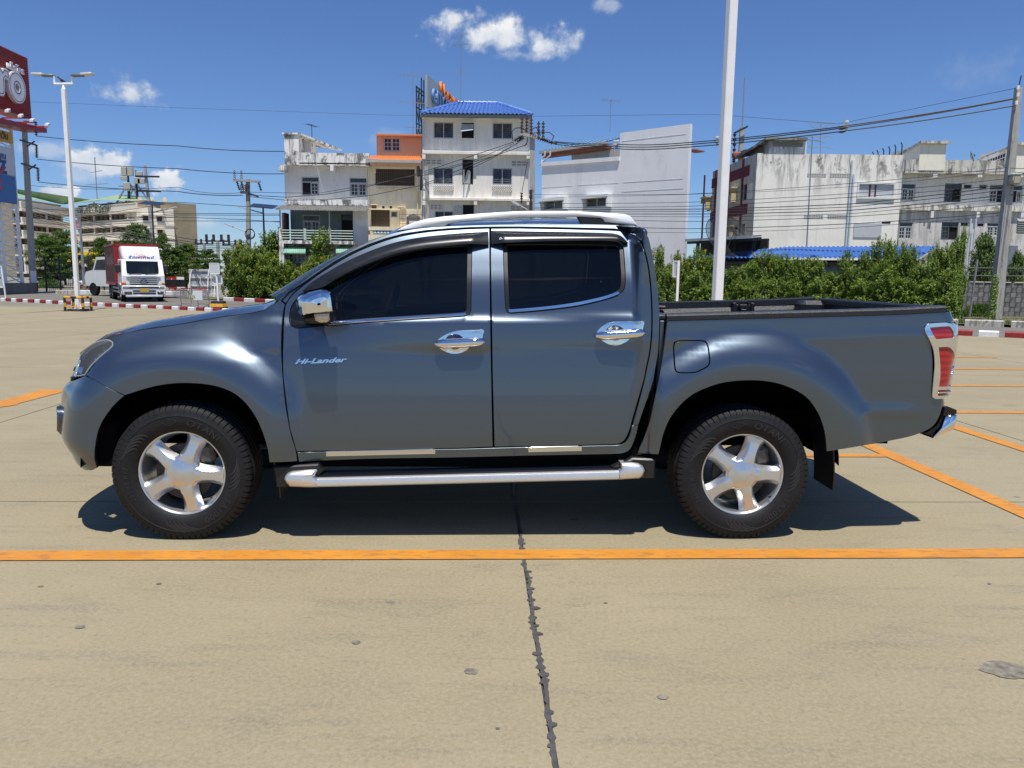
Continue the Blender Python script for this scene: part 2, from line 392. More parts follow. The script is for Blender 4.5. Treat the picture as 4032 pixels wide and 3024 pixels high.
def paint_line_mat(name, a, b, worn):
    m = bpy.data.materials.new(name); nt, N, L, P = nodes_of(m); P.inputs['Roughness'].default_value = .6
    geo = N.new('ShaderNodeNewGeometry')
    def nz(sc, st=(1,1,1), det=7, ro=.65):
        mp = N.new('ShaderNodeMapping'); mp.inputs['Scale'].default_value = st; L.new(geo.outputs['Position'], mp.inputs[0])
        n = N.new('ShaderNodeTexNoise'); n.inputs['Scale'].default_value = sc; n.inputs['Detail'].default_value = det; n.inputs['Roughness'].default_value = ro; L.new(mp.outputs[0], n.inputs['Vector']); return n.outputs[0]
    def ramp(x, p0, c0, p1, c1):
        r = N.new('ShaderNodeValToRGB'); L.new(x, r.inputs[0]); e = r.color_ramp.elements; e[0].position = p0; e[0].color = (*c0, 1); e[1].position = p1; e[1].color = (*c1, 1); return r.outputs[0]
    base = ramp(nz(3.0), .35, a, .7, b)
    mx = N.new('ShaderNodeMix'); mx.data_type = 'RGBA'; L.new(ramp(nz(9, (1,3.5,1), 5, .55), .53, (0,0,0), .64, (.85,)*3), mx.inputs[0]); L.new(base, mx.inputs[6]); mx.inputs[7].default_value = (*worn, 1)
    m2 = N.new('ShaderNodeMix'); m2.data_type = 'RGBA'; L.new(ramp(nz(70, det=3), .56, (0,0,0), .70, (.6,)*3), m2.inputs[0]); L.new(mx.outputs[2], m2.inputs[6]); m2.inputs[7].default_value = (.30,.26,.19,1)
    L.new(m2.outputs[2], P.inputs['Base Color']); return m
YEL = paint_line_mat('yellow_line_paint', (.56,.215,.018), (.66,.275,.030), (.40,.165,.035))
def structure(o): o['kind'] = 'structure'; return o
mb = MB()
xs = [-1500,-500,-200,-120,-80,-60,-50,-45]+[-40+2.5*i for i in range(33)]+[45,50,60,80,120,200,500,1500]; ys = [-1500,-400,-100,-40,-20,-10,0]+[2.5*i for i in range(1,33)]+[90,110,150,250,500,1500,3500]
mb.grid([[(x, y, G(x, y)-.030) for y in ys] for x in xs]); GR = structure(mb.build('ground', mat('far_ground', (.24,.22,.17), .9, 0, var=.2, scale=.2), None, 60))
LOT = bpy.data.objects.new('parking_lot', None); COL.objects.link(LOT); structure(LOT)
K0, K1 = Vector((-60.0, 55.0)), Vector((60.0, 2.0))
def kerb_line():
    a = ground('P4', 0, 1000); b = ground('P6', 240, 1560); return Vector((a.x, a.y)), Vector((b.x, b.y))
KA, KB = kerb_line(); KD = (KB-KA).normalized(); KN = Vector((-KD.y, KD.x))
if KN.y < 0: KN = -KN
def side_of(x, y): return (Vector((x, y))-KA).dot(KN)
def clip_poly(poly, keep=1):
    out = []; n = len(poly)
    for i in range(n):
        p, q = poly[i], poly[(i+1)%n]; a, b = side_of(*p)*keep, side_of(*q)*keep
        if a <= 0: out.append(p)
        if a*b < 0: t = a/(a-b); out.append((p[0]+(q[0]-p[0])*t, p[1]+(q[1]-p[1])*t))
    return out
JX = [1.85+4.82*i for i in range(-9, 9)]; JY = [.70+6.82*i for i in range(-4, 6)]
gapw = .014
for i in range(len(JX)-1):
    for j in range(len(JY)-1):
        x0, x1, y0, y1 = JX[i]+gapw/2, JX[i+1]-gapw/2, JY[j]+gapw/2, JY[j+1]-gapw/2
        if abs(JX[i]-1.85) < .1 : x0 += .003
        nx, ny = 4, 6; mb = MB(); cells = 0
        for a in range(nx):
            for b in range(ny):
                q = [(x0+(x1-x0)*(a+c)/nx, y0+(y1-y0)*(b+d)/ny) for c, d in ((0,0),(1,0),(1,1),(0,1))]
                w = [lot(*p) for p in q]; w = clip_poly([(p.x, p.y) for p in w])
                if len(w) < 3: continue
                mb.add([(x, y, G(x, y)) for x, y in w], [tuple(range(len(w)))]); cells += 1
        if not cells: continue
        o = [(x0,y0),(x1,y0),(x1,y1),(x0,y1)]
        for k in range(4):
            p, q = lot(*o[k]), lot(*o[(k+1)%4])
            if side_of(p.x, p.y) < 0 and side_of(q.x, q.y) < 0: mb.add([(p.x,p.y,G(p.x,p.y)),(q.x,q.y,G(q.x,q.y)),(q.x,q.y,G(q.x,q.y)-.025),(p.x,p.y,G(p.x,p.y)-.025)], [(0,1,2,3)])
        me = mb.mesh('slab', CONC, None, fix=False); me.update(); o = obj('slab', me, None, LOT)
mb = MB()
def lstrip(mb, x0, x1, y0, y1, dz, n=1):
    pts = []
    for k in range(n+1):
        t = k/n
        for (x, y) in (((x0+(x1-x0)*t, y0), (x0+(x1-x0)*t, y1)) if abs(x1-x0) > abs(y1-y0) else ((x0, y0+(y1-y0)*t), (x1, y0+(y1-y0)*t))):
            w = lot(x, y); pts.append((w.x, w.y, G(w.x, w.y)+dz))
    mb.add(pts, [(2*k, 2*k+1, 2*k+3, 2*k+2) for k in range(n)])
for x in JX: lstrip(mb, x-.02, x+.02, -26, 27, -.006, 30)
for y in JY: lstrip(mb, -40, 40, y-.02, y+.02, -.0065, 40)
mb.build('joint_filler', TAR, LOT, None, fix=False)
rng = random.Random(3); mb = MB(); L_, R_ = [], []
y = -4.0
blobs = [(-2.0+.0, .0)]
while y < 1.3:
    w = .006+.004*rng.random()
    if rng.random() < .16: w += .006+.008*rng.random()
    c = 1.853+.005*math.sin(y*7)+.003*math.sin(y*19)+rng.uniform(-.002,.002)
    L_.append((c-w*rng.uniform(.75,1.2), y)); R_.append((c+w*rng.uniform(.75,1.2), y)); y += rng.uniform(.012,.03)
pts = [(lot(*a), lot(*b)) for a, b in zip(L_, R_)]
mb.add([(p.x, p.y, .0035) for ab in pts for p in ab], [(2*k, 2*k+1, 2*k+3, 2*k+2) for k in range(len(pts)-1)])
for k in range(26):
    yy = -3.2+k*.125+rng.uniform(-.05,.05); r = rng.uniform(.009,.023); cx = 1.853+rng.uniform(-.010,.016); ring = []
    for a in range(14): t = a/14*2*math.pi; rr = r*rng.uniform(.8,1.15); w = lot(cx+rr*math.cos(t)*1.1, yy+rr*math.sin(t)*.8); ring.append((w.x, w.y, .0042))
    mb.add(ring, [tuple(range(14))])
mb.build('tar_patch', mat('tar_seal', (.075,.073,.071), .62, 0, var=.3, scale=20), LOT, None, fix=False)
mb = MB()
for (px, py, r) in ((315,2470,.022),(1402,2530,.022),(3965,2640,.10),(2610,2747,.022),(160,2310,.014),(625,2300,.014),(2385,2375,.010),(3895,2300,.010),(1960,2870,.008),(1855,2645,.03)):
    c = ground('N', px, py); ring = []
    for a in range(22):
        t = a/22*2*math.pi; rr = r*(.75+.5*abs(mnoise.noise(Vector((math.cos(t)*1.7+px*.37, math.sin(t)*1.7, py*.13))))+.12*rng.random()); ring.append((c.x+rr*math.cos(t), c.y+rr*math.sin(t)*.75, .0030))
    mb.add(ring, [tuple(range(22))])
mb.build('oil_stain', mat('oil_stained_concrete', (.20,.175,.135), .75, 0, var=.5, scale=30), LOT, None, fix=False)
def pline(x0, x1, y0, y1, n=6, z=.0055):
    mb = MB(); lstrip(mb, x0, x1, y0, y1, z, n); return structure(mb.build('bay_line', YEL, None, None, fix=False))
LW = .068
pline(-9.0, 12.5, -.26-LW, -.26+LW, 30)
pline(-.1, 5.09, 2.02-LW*.8, 2.02+LW*.8)
pline(5.09-.075, 5.09+.075, -.19, 4.2, z=.0062)
pline(6.42-.075, 6.42+.075, .0, 12.3, 12, z=.0062)
for yy in (4.14, 6.28, 8.29, 10.22): pline(6.50, 11.62, yy-.065, yy+.065)
for yy in (4.14, 6.28, 8.29): pline(-.1, 5.09, yy-.065, yy+.065)
mb = MB(); mb.add([tuple(ground('F8', *p)[:2])+(.0058,) for p in ((-60,612),(0,603),(260,530),(385,530),(385,546),(110,618),(112,624),(0,640),(-60,650))], [tuple(range(9))]); structure(mb.build('bay_line', YEL, None, None, fix=False))
mb = MB(); rows = []
for t in np.linspace(-45, 75, 61):
    row = []
    for d in (.16, 2, 4, 6, 9, 12, 14.5): q = KA+KD*t+KN*d; row.append((q.x, q.y, G(q.x, q.y)-.004))
    rows.append(row)
mb.grid(rows); structure(mb.build('access_road', ASPH, None, 60, fix=False))
# ================================================================== PICKUP TRUCK (truck frame: x to the rear, y to the far side, z up, front axle at x=0)
def rayT(k, x, y):
    d = ray(*nat(k, x, y)); return np.array([d@_ex, d@_ey, d[2]])
def onY(k, x, y, yt):
    d = rayT(k, x, y); t = (yt-CT[1])/d[1]; q = CT+d*t; return (q[0], q[2])
def projT(P):
    P = np.asarray(P, float); W_ = TORG+P[..., 0:1]*_ex+P[..., 1:2]*_ey+P[..., 2:3]*np.array([0,0,1.0]); return project(W_)
def pchip(xs, ys):
    xs = np.array(xs, float); ys = np.array(ys, float); h = np.diff(xs); d = np.diff(ys)/h; m = np.zeros(len(xs))
    for i in range(1, len(xs)-1):
        if d[i-1]*d[i] > 0:
            w1 = 2*h[i]+h[i-1]; w2 = h[i]+2*h[i-1]; m[i] = (w1+w2)/(w1/d[i-1]+w2/d[i])
    m[0] = d[0]; m[-1] = d[-1]
    def f(x):
        x = np.clip(np.asarray(x, float), xs[0], xs[-1]); i = np.clip(np.searchsorted(xs, x)-1, 0, len(xs)-2); t = (x-xs[i])/h[i]
        return (2*t**3-3*t**2+1)*ys[i]+(t**3-2*t**2+t)*h[i]*m[i]+(-2*t**3+3*t**2)*ys[i+1]+(t**3-t**2)*h[i]*m[i+1]
    return f
def sm(x, a, b):
    t = np.clip((np.asarray(x, float)-a)/(b-a), 0, 1); return t*t*(3-2*t)
_sec = pchip([.30,.40,.47,.52,.60,.72,.85,.96,1.02,1.058,1.068,1.10,1.16,1.21,1.245,1.275,1.33,1.42,1.52,1.62,1.69,1.74,1.78,1.82],
             [.820,.855,.880,.891,.899,.897,.8885,.8785,.8725,.8690,.8715,.8700,.8650,.8590,.8370,.8285,.819,.797,.753,.703,.664,.630,.58,.50])
_bed = pchip([.30,.45,.60,.75,.90,1.05,1.10,1.14,1.20,1.30,1.40],[.835,.865,.882,.888,.890,.889,.8905,.886,.882,.874,.866])
_fr = np.linspace(.44,.90,231); _fs = np.interp(_fr, [.44,.50,.555,.585,.61,.68,.725,.75,.785,.81,.90],[.10,.12,.09,.02,-.08,-.40,-.84,-.78,-.16,0,0])
_fv = np.cumsum(_fs)*(_fr[1]-_fr[0]); _fv = _fv-_fv[-1]
def flare(x, z, cx, cz, amp, kx):
    r = np.sqrt(((x-cx)*kx)**2+(z-cz)**2)
    return amp*np.interp(r, _fr, _fv)
_zt = pchip([-.95,-.70,-.36,.11,.38,.53,.60],[.96,1.02,1.105,1.200,1.245,1.31,1.34])
def Yside(x, z):
    x = np.asarray(x, float); z = np.asarray(z, float)
    zr = z-.022*(x-1.6)
    yc = _sec(zr)-.012*sm(.55-x, 0, .5)*sm(zr, .5, .7)
    yc = yc*(1-.065*sm(1.25-x, 0, .95)*sm(zr, 1.0, 1.28))
    front = sm(.50-x, 0, .25)
    yc = yc-front*.055*np.clip((z-(_zt(x)-.15))/.15, 0, 1.3)**2
    yb = _bed(zr)
    yb = yb+.010*np.exp(-((z-.735)/.035)**2)*sm(x, 3.70, 3.80)*sm(4.22-x, 0, .25)
    w = sm(x, 2.45, 2.50)
    y = yc*(1-w)+yb*w
    up = sm(z, .30, .45)
    y = y+flare(x, z, 0.0, .372, .80, 1.0+.10*sm(x, .0, .5)*sm(.9-z, 0, .4))*np.where(x > .5, 1-.8*sm(x, .5, .75), 1.0)
    y = y+flare(x, z, 3.095, .392, .86, 1.0)*np.where(x < 2.6, 1-sm(2.6-x, 0, .08), 1.0)
    return y
SA, SB = -.30, 4.17
_xf = pchip([.30,.363,.392,.427,.452,.479,.51,.557,.60,.67,.72,.75,.783,.813,.84,.87,.92,.946,.99,1.01,1.12],[-.66,-.71,-.745,-.765,-.775,-.80,-.83,-.857,-.862,-.861,-.857,-.853,-.845,-.83,-.803,-.793,-.763,-.749,-.715,-.712,-.66])
_xr = pchip([.50,.60,.70,.81,.95,1.10,1.20,1.26,1.30,1.36],[4.25,4.285,4.315,4.340,4.365,4.385,4.378,4.345,4.31,4.28])
NF, NR = 2.7, 3.0
def SP(s, z):
    """near-side body surface point(s) for parameters s (along), z"""
    s = np.asarray(s, float); z = np.asarray(z, float); s, z = np.broadcast_arrays(s, z)
    ph = np.clip((SA-s)/1.0, 0, 1)*(math.pi/2); r = 1/(np.abs(np.cos(ph))**NF+np.abs(np.sin(ph))**NF)**(1/NF)
    xw = SA-(SA-_xf(z))*np.sin(ph)*r
    x = np.where(s < SA, xw, s); k = np.where(s < SA, np.cos(ph)*r, 1.0)
    pr = np.clip((s-SB)/.4, 0, 1)*(math.pi/2); rr = 1/(np.abs(np.cos(pr))**NR+np.abs(np.sin(pr))**NR)**(1/NR)
    x = np.where(s > SB, SB+(_xr(z)-SB)*np.sin(pr)*rr, x); k = np.where(s > SB, k*np.cos(pr)*rr, k)
    return np.stack([x, -Yside(x, z)*k, z], -1)
def SN(s, z):
    e = 2e-3
    a = SP(s+e, z)-SP(s-e, z); b = SP(s, z+e)-SP(s, z-e)
    n = np.cross(a, b); return n/np.linalg.norm(n, axis=-1, keepdims=True)
_gs = np.concatenate([np.linspace(SA-.52, SA, 60), np.linspace(SA+.02, SB, 230), np.linspace(SB+.006, SB+.132, 20)])
_gz = np.linspace(.32, 1.80, 150)
_GS, _GZ = np.meshgrid(_gs, _gz); _GP = projT(SP(_GS, _GZ)).reshape(-1, 2); _GSf = _GS.ravel(); _GZf = _GZ.ravel()
_GP2 = np.ascontiguousarray(_GP.reshape(150, -1, 2)[::2, ::2].reshape(-1, 2)); _GS2 = _GS[::2, ::2].ravel(); _GZ2 = _GZ[::2, ::2].ravel()
def inv(k, x, y, smin=None, smax=None):
    """photo pixel -> (s, z) on the body surface"""
    u = np.array(nat(k, x, y)); d = ((_GP-u)**2).sum(1)
    if smin is not None: d = d+1e9*(_GSf < smin)
    if smax is not None: d = d+1e9*(_GSf > smax)
    i = int(d.argmin()); s, z = _GSf[i], _GZf[i]
    for _ in range(6):
        e = 1e-3; p0 = projT(SP(s, z)); J = np.stack([(projT(SP(s+e, z))-p0)/e, (projT(SP(s, z+e))-p0)/e], 1)
        if abs(np.linalg.det(J)) < 2e4: break
        st = np.linalg.solve(J, u-p0); st = np.clip(st, -.03, .03); s, z = s+st[0], z+st[1]
    if ((projT(SP(s, z))-u)**2).sum() > d[i]+1: s, z = _GSf[i], _GZf[i]
    return (float(s), float(z))
def inv_many(U):
    U = np.asarray(U, float); idx = np.array([int((((_GP2-u)**2).sum(1)).argmin()) for u in U]); s = _GS2[idx].copy(); z = _GZ2[idx].copy(); s0 = s.copy(); z0 = z.copy()
    e = 1e-3
    d0 = ((projT(SP(s, z))-U)**2).sum(1)
    for _ in range(7):
        p0 = projT(SP(s, z)); a = (projT(SP(s+e, z))-p0)/e; b = (projT(SP(s, z+e))-p0)/e; r = U-p0
        det = a[:, 0]*b[:, 1]-a[:, 1]*b[:, 0]; ok = np.abs(det) > 2e4; det = np.where(ok, det, 1)
        ds = (r[:, 0]*b[:, 1]-r[:, 1]*b[:, 0])/det; dz = (a[:, 0]*r[:, 1]-a[:, 1]*r[:, 0])/det
        s = s+np.where(ok, np.clip(ds, -.03, .03), 0); z = z+np.where(ok, np.clip(dz, -.03, .03), 0)
    bad = ((projT(SP(s, z))-U)**2).sum(1) > d0+1; s = np.where(bad, s0, s); z = np.where(bad, z0, z)
    return [(float(a), float(b)) for a, b in zip(s, z)]
def O(*segs, step=14):
    """outline from photo tracings: alternating crop name and point lists -> smooth (s,z) loop"""
    pts = []
    for k, pl in segs:
        for p in pl:
            u, v = nat(k, p[0], p[1]); pts.append((u, v, 1) if len(p) > 2 else (u, v))
    return inv_many(curve(pts, step))
def inpoly(P, poly):
    x, y = P[:, 0], P[:, 1]; c = np.zeros(len(P), bool); n = len(poly)
    for i in range(n):
        x1, y1 = poly[i]; x2, y2 = poly[(i+1)%n]
        if y1 == y2: continue
        c ^= ((y1 > y) != (y2 > y)) & (x < (x2-x1)*(y-y1)/(y2-y1)+x1)
    return c
TRUCK = thing('pickup_truck', 'dark blue-grey double cab pickup with white roof rails, parked on the concrete lot', 'pickup', tuple(TORG), YAW)
def panel(name, outline, m, holes=(), parent=None, off=0.0, gap=0.004, thick=0.022, grid=.034, both=True, flange=True):
    """curved sheet that follows the body surface inside an (s,z) outline"""
    parent = parent or TRUCK
    P = [tuple(p) for p in (inset(outline, gap) if gap else outline)]
    Hs = [[tuple(p) for p in (inset(h, -gap) if gap else h)] for h in holes]
    pts = list(P); edges = [(i, (i+1)%len(P)) for i in range(len(P))]
    for h in Hs:
        b = len(pts); pts += h; edges += [(b+i, b+(i+1)%len(h)) for i in range(len(h))]
    nb = len(pts); A = np.array(P); lo, hi = A.min(0), A.max(0)
    gx, gz = np.meshgrid(np.arange(lo[0]+grid/2, hi[0], grid), np.arange(lo[1]+grid/2, hi[1], grid)); gp = np.stack([gx.ravel(), gz.ravel()], 1)
    if len(gp):
        ok = inpoly(gp, inset(P, .009))
        for h in Hs: ok &= ~inpoly(gp, inset(h, -.009))
        pts += [tuple(p) for p in gp[ok]]
    r = delaunay_2d_cdt([Vector(p) for p in pts], edges, [], 0, 1e-6)
    vs = np.array([v[:] for v in r[0]]); fs = [f for f in r[2]]
    cen = np.array([vs[list(f)].mean(0) for f in fs]); ok = inpoly(cen, P)
    for h in Hs: ok &= ~inpoly(cen, h)
    fs = [f for f, o in zip(fs, ok) if o]
    X = SP(vs[:, 0], vs[:, 1]); Nn = SN(vs[:, 0], vs[:, 1])
    if Nn[:, 1].mean() > 0: Nn = -Nn
    X = X+Nn*off
    loops = [list(range(len(P)))]
    b = len(P)
    for h in Hs: loops.append(list(range(b, b+len(h)))); b += len(h)
    out = []
    for side in ((0, 1) if both else (0,)):
        V = [p for p in X]; NV = [n for n in Nn]; F = []
        a = X[fs[0][1]]-X[fs[0][0]]; c = X[fs[0][2]]-X[fs[0][0]]
        flip = np.cross(a, c)@Nn[fs[0][0]] < 0
        for f in fs: F.append(tuple(reversed(f)) if flip else tuple(f))
        if flange:
            for li, lp in enumerate(loops):
                ids = []
                src = P if li == 0 else Hs[li-1]
                for q in src: ids.append(int(((vs-np.array(q))**2).sum(1).argmin()))
                n = len(ids); b0 = len(V); b1 = b0+n; b2 = b1+n
                cc = X[ids].mean(0); sgn = 1 if li == 0 else -1
                tn = []
                for i in range(n):
                    t = X[ids[(i+1)%n]]-X[ids[i-1]]; o_ = np.cross(t, Nn[ids[i]]); l = np.linalg.norm(o_) or 1; tn.append(o_/l)
                tn = np.array(tn)
                if ((tn*(X[ids]-cc)).sum(1)).mean()*sgn < 0: tn = -tn
                for i in range(n): V.append(X[ids[i]]); NV.append((Nn[ids[i]]+tn[i])/1.414)
                for i in range(n): V.append(X[ids[i]]-Nn[ids[i]]*.006+tn[i]*.0018); NV.append(tn[i])
                for i in range(n): V.append(X[ids[i]]-Nn[ids[i]]*thick); NV.append(tn[i])
                for i in range(n):
                    j = (i+1)%n
                    for (q0, q1) in ((b0, b1), (b1, b2)):
                        f = (q0+i, q0+j, q1+j, q1+i); nn = np.cross(V[f[1]]-V[f[0]], V[f[3]]-V[f[0]])
                        F.append(f if nn@tn[i] > 0 else tuple(reversed(f)))
        V = np.array(V); NV = np.array(NV)
        if side: V = V*[1,-1,1]; NV = NV*[1,-1,1]; F = [tuple(reversed(f)) for f in F]
        me = bpy.data.meshes.new(name); me.from_pydata(V.tolist(), [], F); me.materials.append(m)
        me.polygons.foreach_set('use_smooth', [True]*len(F)); me.update()
        me.normals_split_custom_set_from_vertices(NV.tolist())
        out.append(obj(name, me, None, parent[side] if isinstance(parent, (list, tuple)) else parent))
    return out
def mir(fn, both=True):
    """build a mesh part for the near side and its mirror for the far side"""
    res = []
    for sg in ((1, -1) if both else (1,)): res.append(fn(sg))
    return res
def mbuild(mb, name, m, sg, parent=None, smooth=35):
    if sg < 0: mb.v = [(x, -y, z) for x, y, z in mb.v]
    return mb.build(name, m, parent or TRUCK, smooth)
# ---- materials
def paint_mat():
    m = bpy.data.materials.new('metallic_blue_grey_paint'); nt, N, L, P = nodes_of(m)
    P.inputs['Base Color'].default_value = (.105,.150,.215,1); P.inputs['Metallic'].default_value = .92; P.inputs['Roughness'].default_value = .38
    P.inputs['Coat Weight'].default_value = 1.0; P.inputs['Coat Roughness'].default_value = .02; P.inputs['Coat IOR'].default_value = 1.55
    tc = N.new('ShaderNodeTexCoord'); nz = N.new('ShaderNodeTexNoise'); nz.inputs['Scale'].default_value = 900; nz.inputs['Detail'].default_value = 2
    L.new(tc.outputs['Object'], nz.inputs['Vector'])
    rp = N.new('ShaderNodeValToRGB'); rp.color_ramp.elements[0].color = (.085,.112,.145,1); rp.color_ramp.elements[1].color = (.122,.152,.190,1)
    L.new(nz.outputs[0], rp.inputs[0]); L.new(rp.outputs[0], P.inputs['Base Color'])
    n2 = N.new('ShaderNodeTexNoise'); n2.inputs['Scale'].default_value = 3.0; n2.inputs['Detail'].default_value = 7; n2.inputs['Roughness'].default_value = .65
    L.new(tc.outputs['Object'], n2.inputs['Vector'])
    mr = N.new('ShaderNodeMapRange'); L.new(n2.outputs[0], mr.inputs[0]); mr.inputs[1].default_value = .4; mr.inputs[2].default_value = .8; mr.inputs[3].default_value = .012; mr.inputs[4].default_value = .075
    L.new(mr.outputs[0], P.inputs['Coat Roughness'])
    return m
PAINT = paint_mat()
CHROME = mat('chrome', (.78,.79,.80), .06, 1.0, var=0)
def satin_chrome(): return mat('satin_silver', (.82,.81,.79), .42, .85, var=.04, scale=40)
SATIN = satin_chrome()
ALLOY = mat('alloy_silver', (.66,.67,.68), .30, .85, var=.03, scale=30, coat=.6)
BLACKPL = mat('black_plastic', (.012,.012,.013), .42, 0, var=.2, scale=40, bump=.05, bscale=400)
BEDPL = mat('bed_liner_plastic', (.018,.019,.021), .36, 0, var=.25, scale=30, bump=.35, bscale=260)
RUBBER = mat('tyre_rubber', (.011,.011,.012), .66, 0, var=.3, scale=14, bump=.12, bscale=120, spec=.32)
RUBTXT_SHEEN = mat('tyre_lettering', (.026,.026,.027), .55, 0, var=.1, scale=20)  # same rubber lightened: the sheen on raised lettering is put into the colour
GLOSSBLK = mat('gloss_black', (.008,.008,.009), .12, 0, var=0)
VOID = mat('wheel_well_liner', (.004,.004,.0045), .9, 0, var=.2, scale=12, spec=.05)
SMOKE = mat('smoked_acrylic', (.016,.017,.019), .26, 0, var=.5, scale=5, coat=.0, stretch=(1,1,3), spec=.4)
RAILW = mat('roof_rail_silver_white', (.86,.86,.85), .30, .20, var=.02, scale=20)
STEEL = mat('brake_steel', (.055,.052,.05), .55, .6, var=.2, scale=30)
def glass_mat(name, tint, thru):
    m = bpy.data.materials.new(name); nt, N, L, P = nodes_of(m)
    P.inputs['Base Color'].default_value = (*tint, 1); P.inputs['Roughness'].default_value = .015; P.inputs['Specular IOR Level'].default_value = .36
    tr = N.new('ShaderNodeBsdfTransparent'); tr.inputs[0].default_value = (.5,.55,.6,1)
    mx = N.new('ShaderNodeMixShader'); mx.inputs[0].default_value = thru; L.new(P.outputs[0], mx.inputs[1]); L.new(tr.outputs[0], mx.inputs[2])
    L.new(mx.outputs[0], N['Material Output'].inputs[0]); return m
TINT = glass_mat('tinted_window_glass', (.002,.0032,.005), .13)
WSGLASS = glass_mat('windscreen_glass', (.004,.006,.008), .55)
def clear_lens():
    m = bpy.data.materials.new('headlamp_lens'); nt, N, L, P = nodes_of(m)
    P.inputs['Base Color'].default_value = (.55,.60,.66,1); P.inputs['Roughness'].default_value = .03
    tr = N.new('ShaderNodeBsdfTransparent'); tr.inputs[0].default_value = (.85,.88,.92,1)
    mx = N.new('ShaderNodeMixShader'); mx.inputs[0].default_value = .90; L.new(P.outputs[0], mx.inputs[1]); L.new(tr.outputs[0], mx.inputs[2])
    L.new(mx.outputs[0], N['Material Output'].inputs[0]); return m
CLEAR = clear_lens()
def red_lens():
    m = bpy.data.materials.new('red_lamp_lens'); nt, N, L, P = nodes_of(m)
    P.inputs['Base Color'].default_value = (.42,.006,.010,1); P.inputs['Roughness'].default_value = .06; P.inputs['Coat Weight'].default_value = .8
    tc = N.new('ShaderNodeTexCoord'); wv = N.new('ShaderNodeTexWave'); wv.bands_direction = 'Z'; wv.inputs['Scale'].default_value = 9; wv.inputs['Distortion'].default_value = 2.5
    L.new(tc.outputs['Object'], wv.inputs['Vector']); rp = N.new('ShaderNodeValToRGB')
    rp.color_ramp.elements[0].color = (.26,.003,.006,1); rp.color_ramp.elements[1].color = (.44,.008,.012,1)
    L.new(wv.outputs[0], rp.inputs[0]); L.new(rp.outputs[0], P.inputs['Base Color']); return m
REDLENS = red_lens()

# ---- traced outlines (photo pixels inside named crops)
FD_FRONT_C2 = [(275,880),(263,950),(256,1050),(251,1200),(247,1340),(249,1450),(255,1548)]     # front shut line of the front door
O_FENDER = O(('C1', [(350,361,1),(400,330),(520,301),(754,267),(900,240),(1050,216),(1200,196),(1268,178),(1325,143),(1362,119,1),(1393,149,1),(1381,200),(1373,300),(1371,420),(1379,560),(1400,760),(1430,920),(1452,990),(1461,1030),(1468,1082,1),
   (1400,1087),(1296,1090,1),(1286,1015),(1262,930),(1230,850),(1190,782),(1140,722),(1080,676),(1010,646),(930,628),(840,620),(750,620),(660,630),(570,650),(490,675),(440,691,1),(370,660),(310,630),(260,600),(205,571,1),(228,543),(262,500),(302,455),(345,415),(371,387),(368,370)]))
O_FDOOR = O(('C2', [(275,880,1),(330,800),(420,722),(560,620),(700,530),(850,445),(1000,377),(1150,322),(1300,282),(1500,250),(1700,232),(1900,222),(2053,218,1),(2057,500),(2062,980),(2072,1548)]),
   ('S2', [(346,150),(349,272,1),(0,286)]), ('S1', [(1970,327),(790,350),(462,358,1),(452,335),(415,200),(385,90)]), ('C2', list(reversed(FD_FRONT_C2[1:]))))
W_FRONT = O(('C2', [(400,800,1),(333,893),(314,955),(312,1030),(328,1068),(368,1085),(430,1084),(610,1066),(1000,1036),(1400,1011),(1700,993),(1835,982),(1874,965),(1887,935),(1889,800),(1892,600),(1897,330,1),(1600,346),(1400,372),(1200,420),(1000,485),(800,573),(640,655),(500,745)]))
O_RDOOR = O(('C3', [(72,219,1),(300,218),(600,222),(900,228),(1150,236),(1265,252),(1335,285),(1378,335),(1418,440),(1445,560),(1462,700),(1472,850),(1476,1000),(1472,1150),(1456,1300),(1431,1420),(1405,1548)]),
   ('S2', [(1700,0),(1680,80),(1650,160),(1615,215),(1575,240),(1530,248),(1200,256),(700,266),(357,273,1)]), ('C3', [(85,1548),(76,980),(68,500)]))
W_REAR = O(('C3', [(183,325,1),(186,500),(191,650),(198,820),(204,915),(218,946),(250,955),(400,945),(600,925),(800,900),(950,868),(1080,835),(1170,803),(1222,762),(1240,700),(1240,600),(1232,480),(1222,380),(1195,345),(1140,332),(900,326),(500,324)]))
O_ROCKER = O(('S1', [(470,362,1),(790,358),(1970,331),(2212,328)]), ('S2', [(700,272),(1200,262),(1540,254),(1590,248),(1632,222),(1670,160),(1702,60,1),(1752,60,1),(1735,140),(1705,230),(1675,290),(1630,322),(1570,334),(1500,339),(700,354),(0,371)]), ('S1', [(1300,432),(780,451),(492,466,1)]))
O_CPILLAR = O(('C3', [(1385,331,1),(1424,440),(1451,560),(1468,700),(1478,850),(1482,1000),(1478,1150),(1462,1300),(1437,1420),(1411,1548)]), ('S2', [(1704,58,1),(1752,58,1)]),
   ('C3', [(1480,1560),(1508,1420),(1528,1300),(1537,1150),(1540,1000),(1537,900),(1529,800),(1513,650),(1489,500),(1470,400),(1443,295),(1410,252,1)]))
O_RAIL = O(('C2', [(222,830,1),(300,772),(450,662),(600,560),(750,466),(900,383),(1050,318),(1200,266),(1400,226),(1655,203),(2000,189)]), ('C3', [(400,180),(850,182),(1150,190),(1345,203),(1400,228),(1410,250,1),(1384,328,1),(1340,280),(1268,247),(1150,230),(900,223),(600,217),(300,213),(66,214)]),
   ('C2', [(1900,217),(1700,227),(1500,245),(1300,277),(1150,317),(1000,371),(850,440),(700,525),(560,615),(420,716),(330,794),(277,872,1)]))
_b1 = inv_many(curve([nat('C4', *p) for p in ((190,243),(600,232),(1000,222),(1500,208),(1800,193))], 14, False))
